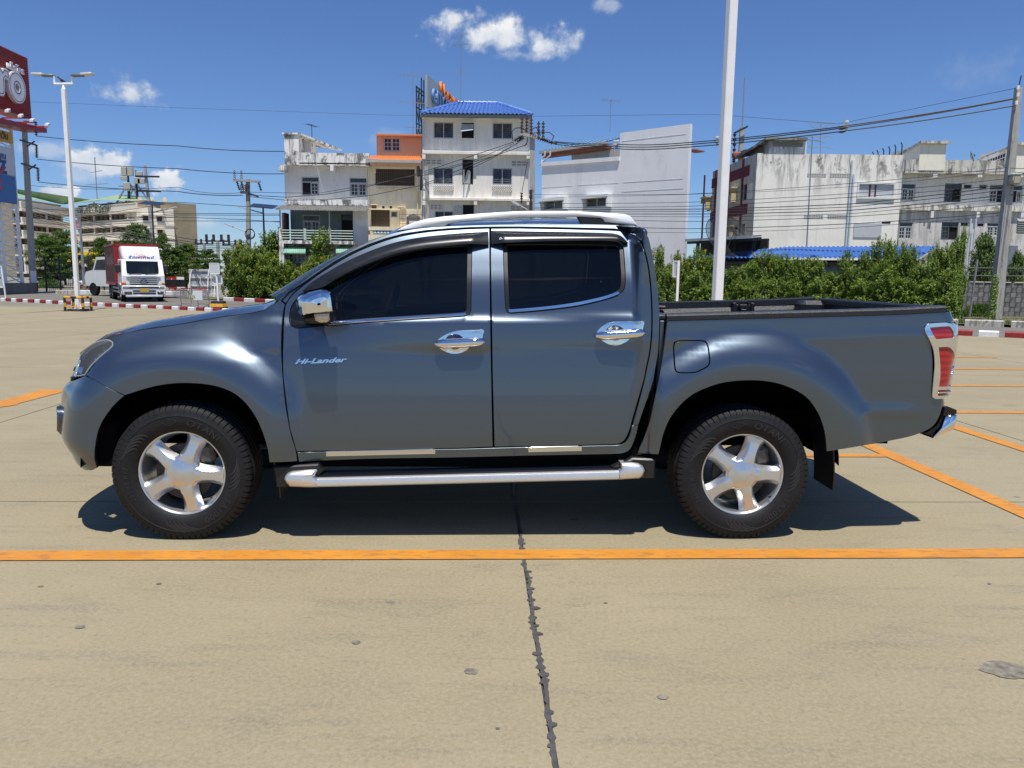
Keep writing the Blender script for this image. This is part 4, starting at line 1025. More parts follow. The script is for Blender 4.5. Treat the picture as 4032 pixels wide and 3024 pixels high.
letter_on('D-MAX', 'C2', 1815, 357, 1905, 354, 17, WHT, V1[0], .034, .3, 'visor_print', .01, .001)
letter_on('D-MAX', 'C3', 145, 344, 236, 342, 17, WHT, V2[0], .034, .3, 'visor_print', .01, .001)
GREYP = mat('grey_print', (.30,.30,.31), .4, .5, var=0)
letter_on('D-MAX', 'C2', 1900, 1133, 1980, 1131, 20, GREYP, H1_[0], .0095, .3, 'handle_print', .01, .0006)
letter_on('D-MAX', 'C3', 1310, 1056, 1388, 1055, 18, GREYP, H2_[0], .0095, .3, 'handle_print', .01, .0006)
# ---- wheels
RW, HUBZ = .3790, .3725
def tyre_mesh():
    mb = MB(); nl = 68; ang = []
    for i in range(nl):
        b = 2*math.pi*i/nl; d = 2*math.pi/nl
        ang += [(b+d*t, g) for t, g in ((0.0,0),(.20,0),(.40,0),(.60,0),(.78,0),(.80,1),(.98,1))]
    prof = [(.228,-.098,0),(.236,-.112,0),(.248,-.120,0),(.262,-.127,0),(.285,-.133,0),(.300,-.1335,0),(.318,-.1325,0),(.3215,-.1345,0),(.325,-.1325,0),(.345,-.129,0),(.352,-.1262,1),(.3655,-.121,1),(.3735,-.112,1),(.3768,-.098,1),(.3778,-.078,1),(.3685,-.074,0),(.3685,-.066,0),(.3785,-.062,0),(.379,-.028,0),(.370,-.025,0),(.370,-.017,0),(.379,-.014,0),(.379,.014,0),(.370,.017,0),(.370,.025,0),(.379,.028,0),(.3785,.062,0),(.3685,.066,0),(.3685,.074,0),(.3778,.078,1),(.3768,.098,1),(.3735,.112,1),(.3655,.121,1),(.345,.129,0),(.300,.1335,0),(.262,.127,0),(.236,.112,0),(.228,.098,0)]
    rows = []
    for a, g in ang:
        row = []
        for r, y, kd in prof:
            rr = r-(.0075 if (g and kd) else 0); yy = y*(1-.018*(1 if g and kd and abs(y) > .11 else 0))
            z = rr*math.sin(a); row.append((rr*math.cos(a), yy, max(z, -HUBZ+.001)))
        rows.append(row)
    rows.append(rows[0]); mb.grid(rows); return mb.mesh('tyre', RUBBER, 32)
def arc_text(body, r, a_mid, hgt, y, up_out=True, spacing=1.1, wscale=1.0):
    me = text_mesh(body, 1.0, 0.0, 'CENTER', .12, spacing, .0)
    co = [v.co[:] for v in me.vertices]; F = [tuple(p.vertices) for p in me.polygons]; hh = .70; V = []
    for x, yy, z in co:
        t = yy*hgt/hh; rr = r+t if up_out else r-t
        a = a_mid-(x*hgt/hh*wscale/r) if up_out else a_mid+(x*hgt/hh*wscale/r); V.append((rr*math.cos(a), y, rr*math.sin(a)))
    bpy.data.meshes.remove(me); return V, F
def spoke(mb, ang):
    ca, sa = math.cos(ang), math.sin(ang); rows = []
    for r, w, yt, yb in ((.060,.044,-.010,.030),(.085,.040,-.012,.030),(.110,.0345,-.010,.032),(.140,.0315,-.005,.034),(.170,.0325,.000,.034),(.195,.037,.004,.032),(.210,.044,.004,.030),(.2195,.060,.006,.024)):
        row = []
        for wx, y in ((-w-.018, yb), (-w-.010, yb-.012), (-w*.86, yt+.004), (-w*.74, yt), (0, yt-.0015), (w*.74, yt), (w*.86, yt+.004), (w+.010, yb-.012), (w+.018, yb)):
            row.append((r*ca-wx*sa, y, r*sa+wx*ca))
        rows.append(row)
    mb.grid(rows)
def wheel_set():
    ty = tyre_mesh()
    mb = MB(); mb.lathe([(.2255,-.096+.108),(.231,-.104+.108),(.2335,-.103+.108),(.2325,-.098+.108),(.226,-.096+.108)], n=72)   # lip (shifted below)
    rim = MB()
    rim.lathe([(.2335,.006),(.2345,.000),(.2325,-.004),(.227,-.003),(.2215,.004),(.2185,.012),(.2155,.035),(.205,.075),(.200,.120),(.205,.190),(.222,.205),(.2335,.208)], n=80)
    for k in range(5): spoke(rim, rad(-5+72*k))
    rim.lathe([(.001,-.006),(.080,-.006),(.095,.002),(.100,.026)], n=60)
    rim_me = rim.mesh('rim', ALLOY, 38)
    cap_ = MB(); prof = [(.0,-.0265),(.012,-.0265),(.028,-.024),(.050,-.0185),(.070,-.0125),(.0825,-.0085),(.0850,-.006),(.0850,.0)]
    cap_.lathe(prof, n=64); cap_me = cap_.mesh('centre_cap', ALLOY, 50)
    dm = MB()
    for k in range(5):
        a = rad(67+72*k+8); ca, sa = math.cos(a), math.sin(a); rows = []
        for t in np.linspace(0, 1, 6):
            r = .038+.026*t; w = .008*math.sin(math.pi*min(1, .15+t*.8)); yb = -.0265+(.0265-.0135)*((r-.012)/.06)
            rows.append([(r*ca+o*sa, yb-.0022*(1-abs(o)/.009), r*sa-o*ca) for o in (-w-.001, 0, w+.001)])
        dm.grid(rows)
        if k == 0: dim_me = dm.mesh('cap_dimple', ALLOY, 60)
    bk = MB(); bk.lathe([(.02,.045),(.155,.045),(.158,.050),(.158,.068),(.02,.068)], n=40); bk.lathe([(.02,.03),(.07,.03),(.075,.045)], n=30); bk_me = bk.mesh('brake_disc', STEEL, 30)
    cal = MB(); cal.bbox(.085,.175,.028,.095,.02,.13,.02); cal_me = cal.mesh('brake_caliper', mat('caliper', (.13,.12,.11), .6, .5, var=.3, scale=30), 30)
    vl = MB(); vl.cyl((.150,-.004,-.138),(.158,-.016,-.132),.0045,n=8); vl_me = vl.mesh('tyre_valve', BLACKPL, 30)
    txs = []
    for body, r, a, h, up, ws in (('OTANI', .288, rad(62), .034, True, 1.22), ('SA1000', .286, rad(-46), .032, True, 1.2), ('265/65 R17', .290, rad(192), .026, True, 1.05)):
        V, F = arc_text(body, r, a, h, -.1352, up, 1.08, ws); tx = MB(); tx.add(V, F); txs.append(('tyre_lettering', tx.mesh('tyre_lettering', RUBTXT_SHEEN, None)))
    tx = MB(); a = rad(99); c = np.array([.292*math.cos(a), 0, .292*math.sin(a)]); R_ = np.array([math.sin(a), 0, -math.cos(a)]); U_ = np.array([math.cos(a), 0, math.sin(a)])
    for s0, s1 in ((1.0, .90),):
        o = [(.042,0),(0,.021),(-.042,0),(0,-.021)]
        for i in range(4):
            p, q = o[i], o[(i+1)%4]; tx.add([tuple(c+R_*(p[0]*k)+U_*(p[1]*k)+np.array([0,-.1352,0])) for p, k in ((p,1),(q,1),(q,.86),(p,.86))], [(0,1,2,3)])
    for i in range(16):
        a0, a1 = i*math.pi/8, (i+1)*math.pi/8; tx.add([tuple(c+R_*(r*math.cos(t))+U_*(r*math.sin(t))+np.array([0,-.1352,0])) for r, t in ((.010,a0),(.010,a1),(.0078,a1),(.0078,a0))], [(0,1,2,3)])
    txs.append(('tyre_emblem', tx.mesh('tyre_emblem', RUBTXT_SHEEN, None)))
    for a0 in (128, -20, 250):
        tx = MB()
        for j in range(5):
            pts = []
            for t in np.linspace(0, 1, 7):
                r = .262+.066*t; aa = rad(a0+j*5+22*t*t); pts.append((r*math.cos(aa), -.1342+.002*abs(t-.5), r*math.sin(aa)))
            mbv = [];
            for i in range(6):
                p, q = np.array(pts[i]), np.array(pts[i+1]); d = q-p; nrm = np.array([-d[2], 0, d[0]]); nrm /= np.linalg.norm(nrm); w = .0035*math.sin(math.pi*(i+.5)/6)+.0008
                tx.add([tuple(p-nrm*w), tuple(q-nrm*w), tuple(q+nrm*w), tuple(p+nrm*w)], [(0,1,2,3)])
        txs.append(('sidewall_ribs', tx.mesh('sidewall_ribs', RUBTXT_SHEEN, None)))
    return ty, rim_me, cap_me, dim_me, bk_me, cal_me, vl_me, txs
WM = wheel_set()
def put_wheel(x, sg, spin):
    e = bpy.data.objects.new('wheel', None); COL.objects.link(e); e.parent = TRUCK; e.location = (x, sg*-.786, HUBZ); e.empty_display_size = .2
    if sg < 0: e.rotation_euler = (0, 0, math.pi)
    ty, rim, cp, dm, bk, cal, vl, tx = WM
    t = obj('tyre', ty, None, e)
    for nm, me in (('rim', rim), ('centre_cap', cp), ('tyre_valve', vl)): o = obj(nm, me, None, e, (0,-.106,0), (0, -spin, 0))
    for k in range(5): obj('cap_dimple', dm, None, e, (0,-.106,0), (0, -spin-rad(72*k), 0))
    obj('brake_disc', bk, None, e, (0,-.106,0)); obj('brake_caliper', cal, None, e, (0,-.106,0), (0, rad(-10), 0))
    for nm, me in tx:
        o = obj(nm, me, None, t, (0,0,0), (0, -spin*.3, 0))
        if nm == 'sidewall_ribs': o['kind'] = 'stuff'
    return e
for x, spin in ((0.0, 0.0), (3.095, rad(3))):
    for sg in (1, -1): put_wheel(x, sg, spin)
# ---- wheel wells, mud flaps, chassis
def well(cx, cz, r):
    def f(sg):
        mb = MB(); rows = []
        for a in np.linspace(rad(2), rad(178), 30):
            rows.append([(cx+r*math.cos(a), -.905, cz+r*math.sin(a)), (cx+(r+.02)*math.cos(a), -.80, cz+(r+.02)*math.sin(a)), (cx+(r+.01)*math.cos(a), -.45, cz+(r+.01)*math.sin(a))])
        mb.grid(rows); mb.add([p[2] for p in rows]+[(cx-r*.98,-.45,.44),(cx+r*.98,-.45,.44)], [tuple(range(len(rows)+2))]); return mbuild(mb, 'wheel_well', VOID, sg, None, 60)
    mir(f)
mir(lambda sg: mbuild(MB().bbox(-.53, -.34, -.865, -.45, .398, .66, .02), 'splash_liner', VOID, sg))
well(0.0, .385, .535); well(3.095, .405, .545)
def flap(x0, z0, z1, lean):
    def f(sg):
        rows = []
        for t in np.linspace(0, 1, 9):
            z = z0+(z1-z0)*t; x = x0+lean*math.sin(t*1.5)-.0; y1 = -.905+.035*t
            rows.append([(x, y1, z), (x-.004, y1+.02, z), (x, -.62, z)])
        mb = MB(); mb.grid(rows); mb.grid([[(p[0]+.008, p[1], p[2]) for p in r] for r in rows]); mb.grid([[r[0] for r in rows], [(r[0][0]+.008, r[0][1], r[0][2]) for r in rows]])
        mb.grid([[p for p in rows[-1]], [(p[0]+.008, p[1], p[2]) for p in rows[-1]]])
        return mbuild(mb, 'mud_flap', BLACKPL, sg, None, 40)
    mir(f)
flap(.445, .62, .225, .07); flap(3.56, .72, .275, .07)
def sill_inner(sg):
    mb = MB(); mb.box(.50, 2.50, -.845, -.60, .40, .52); mb.box(.62, 2.5, -.86, -.70, .455, .50); return mbuild(mb, 'inner_sill', VOID, sg)
mir(sill_inner)
mb = MB()
for sy in (-.42, .42): mb.box(-.70, 4.15, sy-.05, sy+.05, .46, .60)
mb.box(-.60, 2.55, -.60, .60, .50, .56); mb.box(2.6, 4.2, -.55, .55, .60, .69); mb.box(-.55, .55, -.42, .42, .52, 1.02)
mb.build('chassis', VOID, TRUCK)
mb = MB(); mb.cyl((3.095,-.70,HUBZ),(3.095,.70,HUBZ),.045,n=14); mb.lathe([(.05,-.16),(.11,-.08),(.125,0),(.11,.08),(.05,.16)], 'y', 18, (3.095,.05,HUBZ)); mb.build('rear_axle', VOID, TRUCK, 40)
mb = MB(); mb.cyl((0,-.70,HUBZ),(0,.70,HUBZ),.04,n=12); mb.cyl((.9,-.05,.42),(3.0,.0,.40),.05,n=12); mb.build('drive_shaft', VOID, TRUCK, 40)
def leaf(sg):
    mb = MB()
    for i in range(4): mb.tube([(3.095-.62+.06*i,-.56,.50-.012*i),(3.095,-.56,.40-.012*i),(3.095+.62-.06*i,-.56,.50-.012*i)], .014, 6)
    return mbuild(mb, 'leaf_spring', VOID, sg)
mir(leaf)
mb = MB(); mb.box(2.50, 2.595, -.80, .80, .55, 1.20); mb.build('cab_bed_gap_panel', VOID, TRUCK)
mb = MB(); mb.box(-.60, -.50, -.60, .60, .45, .90); mb.build('radiator_support', VOID, TRUCK)
# ---- interior
INT = mat('interior_dark', (.035,.034,.033), .8, 0, var=.2, scale=20)
BEIGE = mat('interior_grey', (.16,.15,.14), .8, 0, var=.2, scale=20)
def seat(x, y, w):
    mb = MB(); mb.bbox(x-.26, x+.24, y-w/2, y+w/2, .74, .92, .04); s0 = len(mb.v)
    mb.bbox(x+.16, x+.30, y-w/2+.01, y+w/2-.01, .88, 1.42, .04); mb.v[s0:] = [(X+(Z-.88)*.32, Y, Z) for X, Y, Z in mb.v[s0:]]
    s1 = len(mb.v); mb.bbox(x+.34, x+.43, y-.13, y+.13, 1.44, 1.62, .03)
    return mb.build('seat', INT, TRUCK, 50)
seat(1.25, -.38, .50); seat(1.25, .38, .50); seat(2.02, 0, 1.25)
mb = MB(); mb.bbox(.50, .86, -.72, .72, .95, 1.20, .05); mb.build('dashboard', INT, TRUCK, 40)
mb = MB(); mb.box(.55, 2.48, -.74, .74, .60, .64); mb.build('cab_floor', INT, TRUCK)
mb = MB(); cw = np.array([.98, .38, 1.20]);
mb.tube([tuple(cw+np.array([.06*math.sin(a), .185*math.cos(a), .175*math.sin(a)])) for a in np.linspace(0, 2*math.pi, 25)[:-1]], .015, 8, True)
mb.bar(cw+[0,-.17,0], cw+[0,.17,0], .03, .05); mb.bar(cw, cw+[-.15,0,-.06], .06, .06); mb.build('steering_wheel', BEIGE, TRUCK, 40)
mb = MB(); mb.tube([(1.10,.70,1.60),(1.13,.66,1.585),(1.25,.65,1.60),(1.30,.70,1.62)], .011, 7); mb.tube([(.86,-.70,1.46),(.88,-.66,1.47),(.98,-.64,1.52),(1.01,-.67,1.54)], .011, 7); mb.build('grab_handle', BEIGE, TRUCK, 40)
# ================================================================== KERBS, LAMP POSTS, SIGNS, LORRY, TROLLEYS
RED = mat('kerb_red_paint', (.27,.020,.022), .65, 0, var=.3, scale=9)
WHITE = mat('kerb_white_paint', (.74,.74,.72), .6, 0, var=.14, scale=9)
WPAINT = mat('white_enamel', (.86,.86,.84), .35, 0, var=.05, scale=4)
GALV = mat('galvanised_steel', (.36,.37,.38), .45, .6, var=.15, scale=12)
DARKST = mat('dark_steel', (.045,.046,.050), .5, .5, var=.2, scale=12)
YELP = mat('yellow_enamel', (.72,.36,.025), .4, 0, var=.1, scale=9)
BLKP = mat('black_enamel', (.022,.022,.022), .45, 0, var=.15, scale=9)
REDP = mat('red_enamel', (.42,.020,.022), .4, 0, var=.12, scale=4)
PCONC = plaster('pole_concrete', (.42,.40,.36), (.12,.12,.11), .5, .45, None, 3, .3, scale=3)
def kerb_block_mesh(L, w, h, m, name='kerb_block'):
    mb = MB(); mb.add([(0,0,-.03),(L,0,-.03),(L,w,-.03),(0,w,-.03),(0,0,h-.035),(L,0,h-.035),(L,w,h),(0,w,h),(0,.035,h),(L,.035,h)],
      [(0,1,5,4),(4,5,9,8),(8,9,6,7),(2,3,7,6),(0,4,8,7,3),(1,2,6,9,5),(0,3,2,1)]); return mb.mesh(name, m)
def kerb(nm, A, D, Ldir, t0, t1, pitch, Lb, cols, h=.16, w=.15, off=0.0, rs=1):
    root = bpy.data.objects.new(nm, None); COL.objects.link(root); structure(root); r_ = random.Random(rs)
    ms = {c: kerb_block_mesh(Lb, w, h, c) for c in set(cols)}; ang = math.atan2(D.y, D.x); i = 0; t = t0
    while t < t1:
        q = A+D*t+Ldir*(off+r_.uniform(-.02,.02)); p2 = A+D*(t+Lb); dz = G(p2.x, p2.y)-G(q.x, q.y)
        o = obj('kerb_block', ms[cols[i%len(cols)]], None, root, (q.x, q.y, G(q.x, q.y)), (0, -math.atan2(dz, Lb), ang+r_.uniform(-.012,.012)))
        i += 1; t += pitch
    return root
kl = (KB-KA).length
kerb('near_kerb', KA, KD, KN, -7.0, kl+7, .60, .46, [RED, WHITE])
_fa = ground('L3', 460, 1490); _fb = ground('P6', 780, 1415); FA = Vector((_fa.x, _fa.y)); FB_ = Vector((_fb.x, _fb.y)); FD_ = (FB_-FA).normalized(); FN = Vector((-FD_.y, FD_.x))
if FN.y < 0: FN = -FN
fl = (FB_-FA).length
kerb('far_kerb', FA, FD_, FN, 0.0, fl*.62, 1.06, 1.0, [WHITE, RED], h=.22, w=.18)
KWORN = plaster('worn_white_kerb', (.56,.53,.45), (.16,.14,.11), .7, .5, None, 3, .5, scale=4)
kerb('far_kerb', FA, FD_, FN, fl*.62+.2, fl+5, 1.32, 1.12, [KWORN], h=.22, w=.18, rs=4)
_ga = ground('L2', 560, 1297); _gb = ground('L2', 1110, 1300); GA = Vector((_ga.x, _ga.y)); GD = (Vector((_gb.x, _gb.y))-GA).normalized(); GN = Vector((-GD.y, GD.x))
if GN.y < 0: GN = -GN
kerb('garden_kerb', GA, GD, GN, 0, 10.5, 1.5, 1.3, [KWORN, WHITE], h=.3, w=.2, rs=9)
def verge():
    mb = MB(); rows = []
    for t in np.linspace(-6, fl+14, 40):
        rows.append([((FA+FD_*t+FN*d).x, (FA+FD_*t+FN*d).y, G(*(FA+FD_*t+FN*d))+.05+.04*math.sin(t*3+d)) for d in (.18, .8, 2, 4, 8, 14, 24)])
    mb.grid(rows); o = mb.build('verge', mat('verge_soil', (.16,.145,.075), .95, 0, var=.45, scale=2.5, bump=.6, bscale=30), None, 60, fix=False); o['kind'] = 'structure'
    r_ = random.Random(11); mb = MB()
    for i in range(9000):
        t = r_.uniform(fl*.5, fl+8); d = r_.uniform(.1, 2.6); q = FA+FD_*t+FN*d; h = r_.uniform(.05,.22)*(1 if r_.random() < .8 else 1.8); a = r_.uniform(0, 6.28); w = .012
        z = G(q.x, q.y)+.06; dx, dy = math.cos(a), math.sin(a)
        mb.add([(q.x-dy*w, q.y+dx*w, z), (q.x+dy*w, q.y-dx*w, z), (q.x+dx*h*.5, q.y+dy*h*.5, z+h)], [(0,1,2)])
    g = mb.build('grass', mat('verge_grass', (.10,.14,.035), .8, 0, var=.35, scale=3), None, None, fix=False); g['kind'] = 'stuff'; g['label'] = 'short weedy grass along the verge by the block wall'; g['category'] = 'grass'
verge()
# ---- lamp posts of the car park
def guard(root):
    """black and yellow tubular guard round a post base"""
    c = [(-.42,-.30),(.42,-.30),(.42,.30),(-.42,.30)]
    for x, y in c:
        g = MB(); g.cyl((x,y,0),(x,y,.62),.055,n=12); o = g.build('guard_leg', BLKP, root, 40)
        g = MB(); g.cyl((x,y,.20),(x,y,.38),.058,n=12); g.build('leg_band', YELP, o, 40)
        g = MB(); g.box(x-.09, x+.09, y-.09, y+.09, 0, .02); g.build('leg_plate', BLKP, o)
    for i in range(4):
        a, b = Vector((*c[i], .62)), Vector((*c[(i+1)%4], .62))
        g = MB(); g.tube([a, a+(b-a)*.36], .055, 12); o = g.build('guard_rail', YELP, root, 40); g = MB(); g.tube([a+(b-a)*.68, b], .055, 12); g.build('guard_rail', YELP, root, 40)
        g = MB(); g.tube([a+(b-a)*.36, a+(b-a)*.68], .0553, 12); g.build('rail_band', BLKP, o, 40)
        z = Vector((0,0,-.42)); g = MB(); g.tube([a+z, b+z], .022, 8); g.build('guard_crossbar', YELP, root, 40)
    g = MB(); g.bbox(-.36,.36,-.28,.28,0,.10,.02); g.build('plinth', mat('plinth_dark', (.05,.05,.048), .8, 0, var=.3, scale=8), root)
def lamp_post(label, base, h, hw, rz, heads=True):
    root = thing('lamp_post', label, 'lamp post', base, rz, 'white lamp posts of the car park')
    mb = MB(); mb.bbox(-hw, hw, -hw, hw, 0, h, .012); mb.build('post', WPAINT, root)
    mb = MB(); mb.box(-.19,.19,-.19,.19,.10,.125)
    for a in range(4):
        d = Vector((math.cos(a*math.pi/2), math.sin(a*math.pi/2), 0)); n_ = Vector((-d.y, d.x, 0))*.008
        p = [d*hw, d*.18, d*.18+Vector((0,0,.03)), d*hw+Vector((0,0,.30))]
        mb.add([tuple(q+n_+Vector((0,0,.12))) for q in p]+[tuple(q-n_+Vector((0,0,.12))) for q in p], [(0,1,2,3),(7,6,5,4),(0,4,5,1),(1,5,6,2),(2,6,7,3),(3,7,4,0)])
    mb.build('foot_plate', WPAINT, root)
    mb = MB(); mb.cyl((0,0,h),(0,0,h+.18),.09,.04,10); mb.tube([(-.42,0,h+.22),(.42,0,h+.22)], .05, 10); mb.tube([(-.40,0,h+.20),(-.42,0,h+.55)], .045, 10); mb.tube([(.40,0,h+.20),(.42,0,h+.55)], .045, 10)
    mb.build('bracket', WPAINT, root, 40)
    for sx in (-1, 1):
        mb = MB(); s0 = len(mb.v); mb.bbox(.40, .95, -.12, .12, -.05, .05, .03); mb.v[s0:] = [(x, y*(1-.25*max(0,(x-.4)/.55)), z-.03*(x-.4)) for x, y, z in mb.v[s0:]]
        mb.v = [(sx*x, y, z+h+.56+.05*(x-.4)) for x, y, z in mb.v]; o = mb.build('lamp_head', mat('lamp_grey', (.18,.20,.19), .5, .3, var=.1), root, 40)
        mb = MB(); mb.bbox(.86, 1.36, -.15, .15, -.045, .05, .02); mb.v = [(sx*x, y, z+h+.58+.05*(x-.4)) for x, y, z in mb.v]; mb.build('lamp_lens', mat('lamp_lens_white', (.62,.60,.54), .3, 0, var=.05), o, 40)
    guard(root); return root
_lp = ground('P4', 660, 1140); _top = atY('P3', 430, 420, _lp.y)
lamp_post('white twin-headed lamp post in a black and yellow guard with a bird on top', _lp, _top.z-_lp.z, .085, rad(-4))
def bird(pos):
    mb = MB(); n = 10; rows = []
    for t, r, z in ((-.13,.008,-.02),(-.10,.02,-.015),(-.05,.042,.0),(0,.055,.012),(.05,.05,.03),(.085,.033,.065),(.105,.036,.095),(.13,.030,.105),(.15,.012,.10),(.175,.003,.095)):
        rows.append([(t*.9, r*math.cos(a), z+.07+r*1.05*math.sin(a)) for a in np.linspace(0, 2*math.pi, n+1)])
    mb.grid(rows); o = mb.build('bird', mat('bird_brown', (.06,.045,.04), .8, 0, var=.4, scale=30), None, 50)
    mb2 = MB(); mb2.cyl((0,.02,.0),(.005,.02,.04),.005,n=5); mb2.build('leg', mat('bird_leg', (.12,.06,.04), .7, 0, var=0), o); mb2 = MB(); mb2.cyl((0,-.02,.0),(.005,-.02,.04),.005,n=5); mb2.build('leg', _MATS['bird_leg'], o)
    o.location = pos; o.rotation_euler = (0, 0, rad(200)); o.scale = (1.25,)*3; tag(o, 'small brown bird perched on the twin lamp post bracket', 'bird')
bird((_lp.x-.06, _lp.y, _top.z+.27))
_rp = atY('P2', 512, 1200, 12.9)
lamp_post('tall white lamp post rising behind the pickup bed', (_rp.x, 12.9, G(_rp.x, 12.9)), 8.6, .072, rad(14))
# ---- small sign post by the right kerb
def board(root, nm, c, w, h, m, back, t=.03, rz=0):
    mb = MB(); mb.bbox(-w/2, w/2, -t/2, t/2, -h/2, h/2, .008); o = mb.build(nm, m, root, None, c, (0,0,rz))
    mb = MB(); y = t/2+.012
    for (x0,x1,z0,z1) in ((-w/2,w/2,h/2-.03,h/2),(-w/2,w/2,-h/2,-h/2+.03),(-w/2,-w/2+.03,-h/2,h/2),(w/2-.03,w/2,-h/2,h/2)): mb.box(x0,x1,-t/2-.012,-t/2,z0,z1)
    mb.build('board_frame', back, o); return o
_sy = 22.8; _sx = atY('H6', 340, 1000, _sy).x; _zt = atY('H6', 340, 520, _sy).z; _zb = atY('H6', 340, 715, _sy).z
r_ = thing('sign_post', 'slim white sign post seen edge-on in front of the hedge, above the pickup bed', 'sign', (_sx, _sy, 0))
mb = MB(); mb.bbox(-.035,.035,-.03,.03,0,_zt,.006); mb.build('post', WPAINT, r_)
board(r_, 'sign_board', (-.06,.07,(_zt+_zb)/2), .62, _zt-_zb, mat('sign_back_grey', (.55,.56,.57), .5, 0, var=.06), WPAINT, rz=rad(62))
mb = MB(); mb.bbox(-.2,.2,-.2,.2,0,.3,.03); mb.build('base', YELP, r_)
# ---- sign with yellow and black foot near the trolleys
_q = ground('L3', 412, 1575); r_ = thing('sign_post', 'white sign post on a yellow and black concrete foot beside the trolleys', 'sign', _q)
Yq = _q.y; zz = lambda k, x, y: atY(k, x, y, Yq)
mb = MB(); tp = zz('L3', 375, 1112); mb.bar((0,0,.3), (tp.x-_q.x+.04, 0, tp.z-_q.z), .08, .08); mb.build('post', WPAINT, r_)
for i, (z0, z1, c, w0, w1) in enumerate(((0,.12,BLKP,.36,.33),(.12,.28,YELP,.33,.29),(.28,.40,BLKP,.29,.26))):
    mb = MB(); mb.add([(-w0,-w0,z0),(w0,-w0,z0),(w0,w0,z0),(-w0,w0,z0),(-w1,-w1,z1),(w1,-w1,z1),(w1,w1,z1),(-w1,w1,z1)], [(0,3,2,1),(4,5,6,7),(0,1,5,4),(1,2,6,5),(2,3,7,6),(3,0,4,7)]); mb.build('foot_band', c, r_)
for (x0, y0, x1, y1, b) in ((320,1110,428,1226,-.05),(345,1246,446,1326,.08)):
    a = zz('L3', x0, y0); c = zz('L3', x1, y1); board(r_, 'sign_board', ((a.x+c.x)/2-_q.x, b, (a.z+c.z)/2-_q.z), c.x-a.x, a.z-c.z, mat('sign_board_white', (.58,.60,.61), .5, 0, var=.06), WPAINT)
# ---- leaning white board frames behind
def stand(x0, y0, x1, y1, gx, gy, label, lean=.35):
    q = ground('L3', gx, gy); Y = q.y; a = atY('L3', x0, y0, Y); c = atY('L3', x1, y1, Y); w = c.x-a.x; h = a.z-q.z
    r_ = thing('display_board', label, 'display board', (a.x+w/2, Y, q.z))
    mb = MB(); mb.bar((-w/2,0,0),(-w/2,-.05,h),.05,.05); mb.bar((w/2,0,0),(w/2,-.05,h),.05,.05)
    for t in (.12,.42,.72,.99): mb.bar((-w/2,-.05*t,h*t),(w/2,-.05*t,h*t),.05,.05)
    mb.bar((0,-.02,.25),(0,-.05,h),.04,.04); mb.build('frame', WPAINT, r_)
    for t0, t1 in ((.12,.42),(.42,.72),(.72,.99)):
        mb = MB(); mb.box(-w/2+.03, w/2-.03, .02, .035, h*t0, h*t1); mb.build('panel', mat('board_back', (.50,.52,.54), .55, 0, var=.1, scale=3), r_)
    for sx in (-1, 1):
        mb = MB(); mb.bar((sx*w*.46,-.75,0),(sx*w*.40,-.05,h*.97),.045,.045); mb.build('prop', WPAINT, r_)
    return r_
stand(118, 1175, 345, 1450, 200, 1462, 'white framed display board propped from behind, left of the yellow-flowered hedge')
stand(262, 1178, 410, 1450, 330, 1455, 'white framed display board half hidden by the sign post with yellow and black foot')
# ---- shopping trolleys
def trolley():
    root = thing('shopping_trolley', '', 'trolley', (0,0,0), 0, 'shopping trolleys left by the kerb')
    W_, D_, H_ = .56, .86, 1.02
    mb = MB()
    for sx in (-1, 1):
        x = sx*W_/2; mb.tube([(x*.9,D_*.5,.12),(x*.8,-D_*.35,.16),(x,-D_*.5,.22),(x,-D_*.42,.55),(x,-D_*.5,1.0)], .016, 7)
        mb.tube([(x*.95,-D_*.46,.5),(x*.8,D_*.45,.62)], .012, 6)
    mb.tube([(-W_*.40,D_*.45,.14),(W_*.40,D_*.45,.14)], .014, 6); mb.tube([(-W_*.5,-D_*.5,.22),(W_*.5,-D_*.5,.22)], .014, 6); mb.build('frame', GALV, root, 40)
    mb = MB()
    c = lambda u, v, w: ((u-.5)*W_*(1-.22*v)*(.86+.14*w), (v-.5)*D_, .50+.12*v+w*(.42-.10*v))
    for i in range(8):
        t = i/7
        mb.tube([c(0,0,t),c(0,1,t),c(1,1,t),c(1,0,t)], .006, 5); mb.tube([c(1,0,t),c(0,0,t)], .006, 5)
    for i in range(9):
        t = i/8; mb.tube([c(0,t,1),c(0,t,0),c(1,t,0),c(1,t,1)], .006, 5); mb.tube([c(t,1,0),c(t,1,1)], .006, 5); mb.tube([c(t,0,0),c(t,0,1)], .006, 5)
    mb.build('basket', GALV, root, 40)
    mb = MB(); mb.tube([(-W_*.52,-D_*.52,1.0),(W_*.52,-D_*.52,1.0)], .024, 10); mb.build('handle', REDP, root, 40)
    mb = MB(); mb.tube([c(0,1,1),c(1,1,1)], .018, 8); mb.build('bumper_bar', REDP, root, 40)
    for x, y in ((-.22,.40),(.22,.40),(-.26,-.38),(.26,-.38)):
        mb = MB(); mb.cyl((x-.018,y,.06),(x+.018,y,.06),.06,n=14); o = mb.build('wheel', BLKP, root, 40); mb = MB(); mb.bar((x,y,.06),(x,y,.16),.04,.05); mb.build('fork', GALV, o)
    return root
T1 = trolley(); q = ground('L3', 42, 1570); T1.location = q; T1.rotation_euler = (0,0,rad(172)); T1['label'] = 'empty wire shopping trolley with red handle, nearer to the white lorry'
T2 = copy_tree(T1); q = ground('L3', 236, 1572); T2.location = q; T2.rotation_euler = (0,0,rad(185)); T2['label'] = 'wire shopping trolley carrying a white advertising card, beside the footed sign'
mb = MB(); mb.box(-.22,.22,-.445,-.43,.45,.92); o = mb.build('advert_card', mat('card_white', (.70,.72,.70), .5, 0, var=.12, scale=20), T2); o.location = (0, .88, 0)
mb = MB()
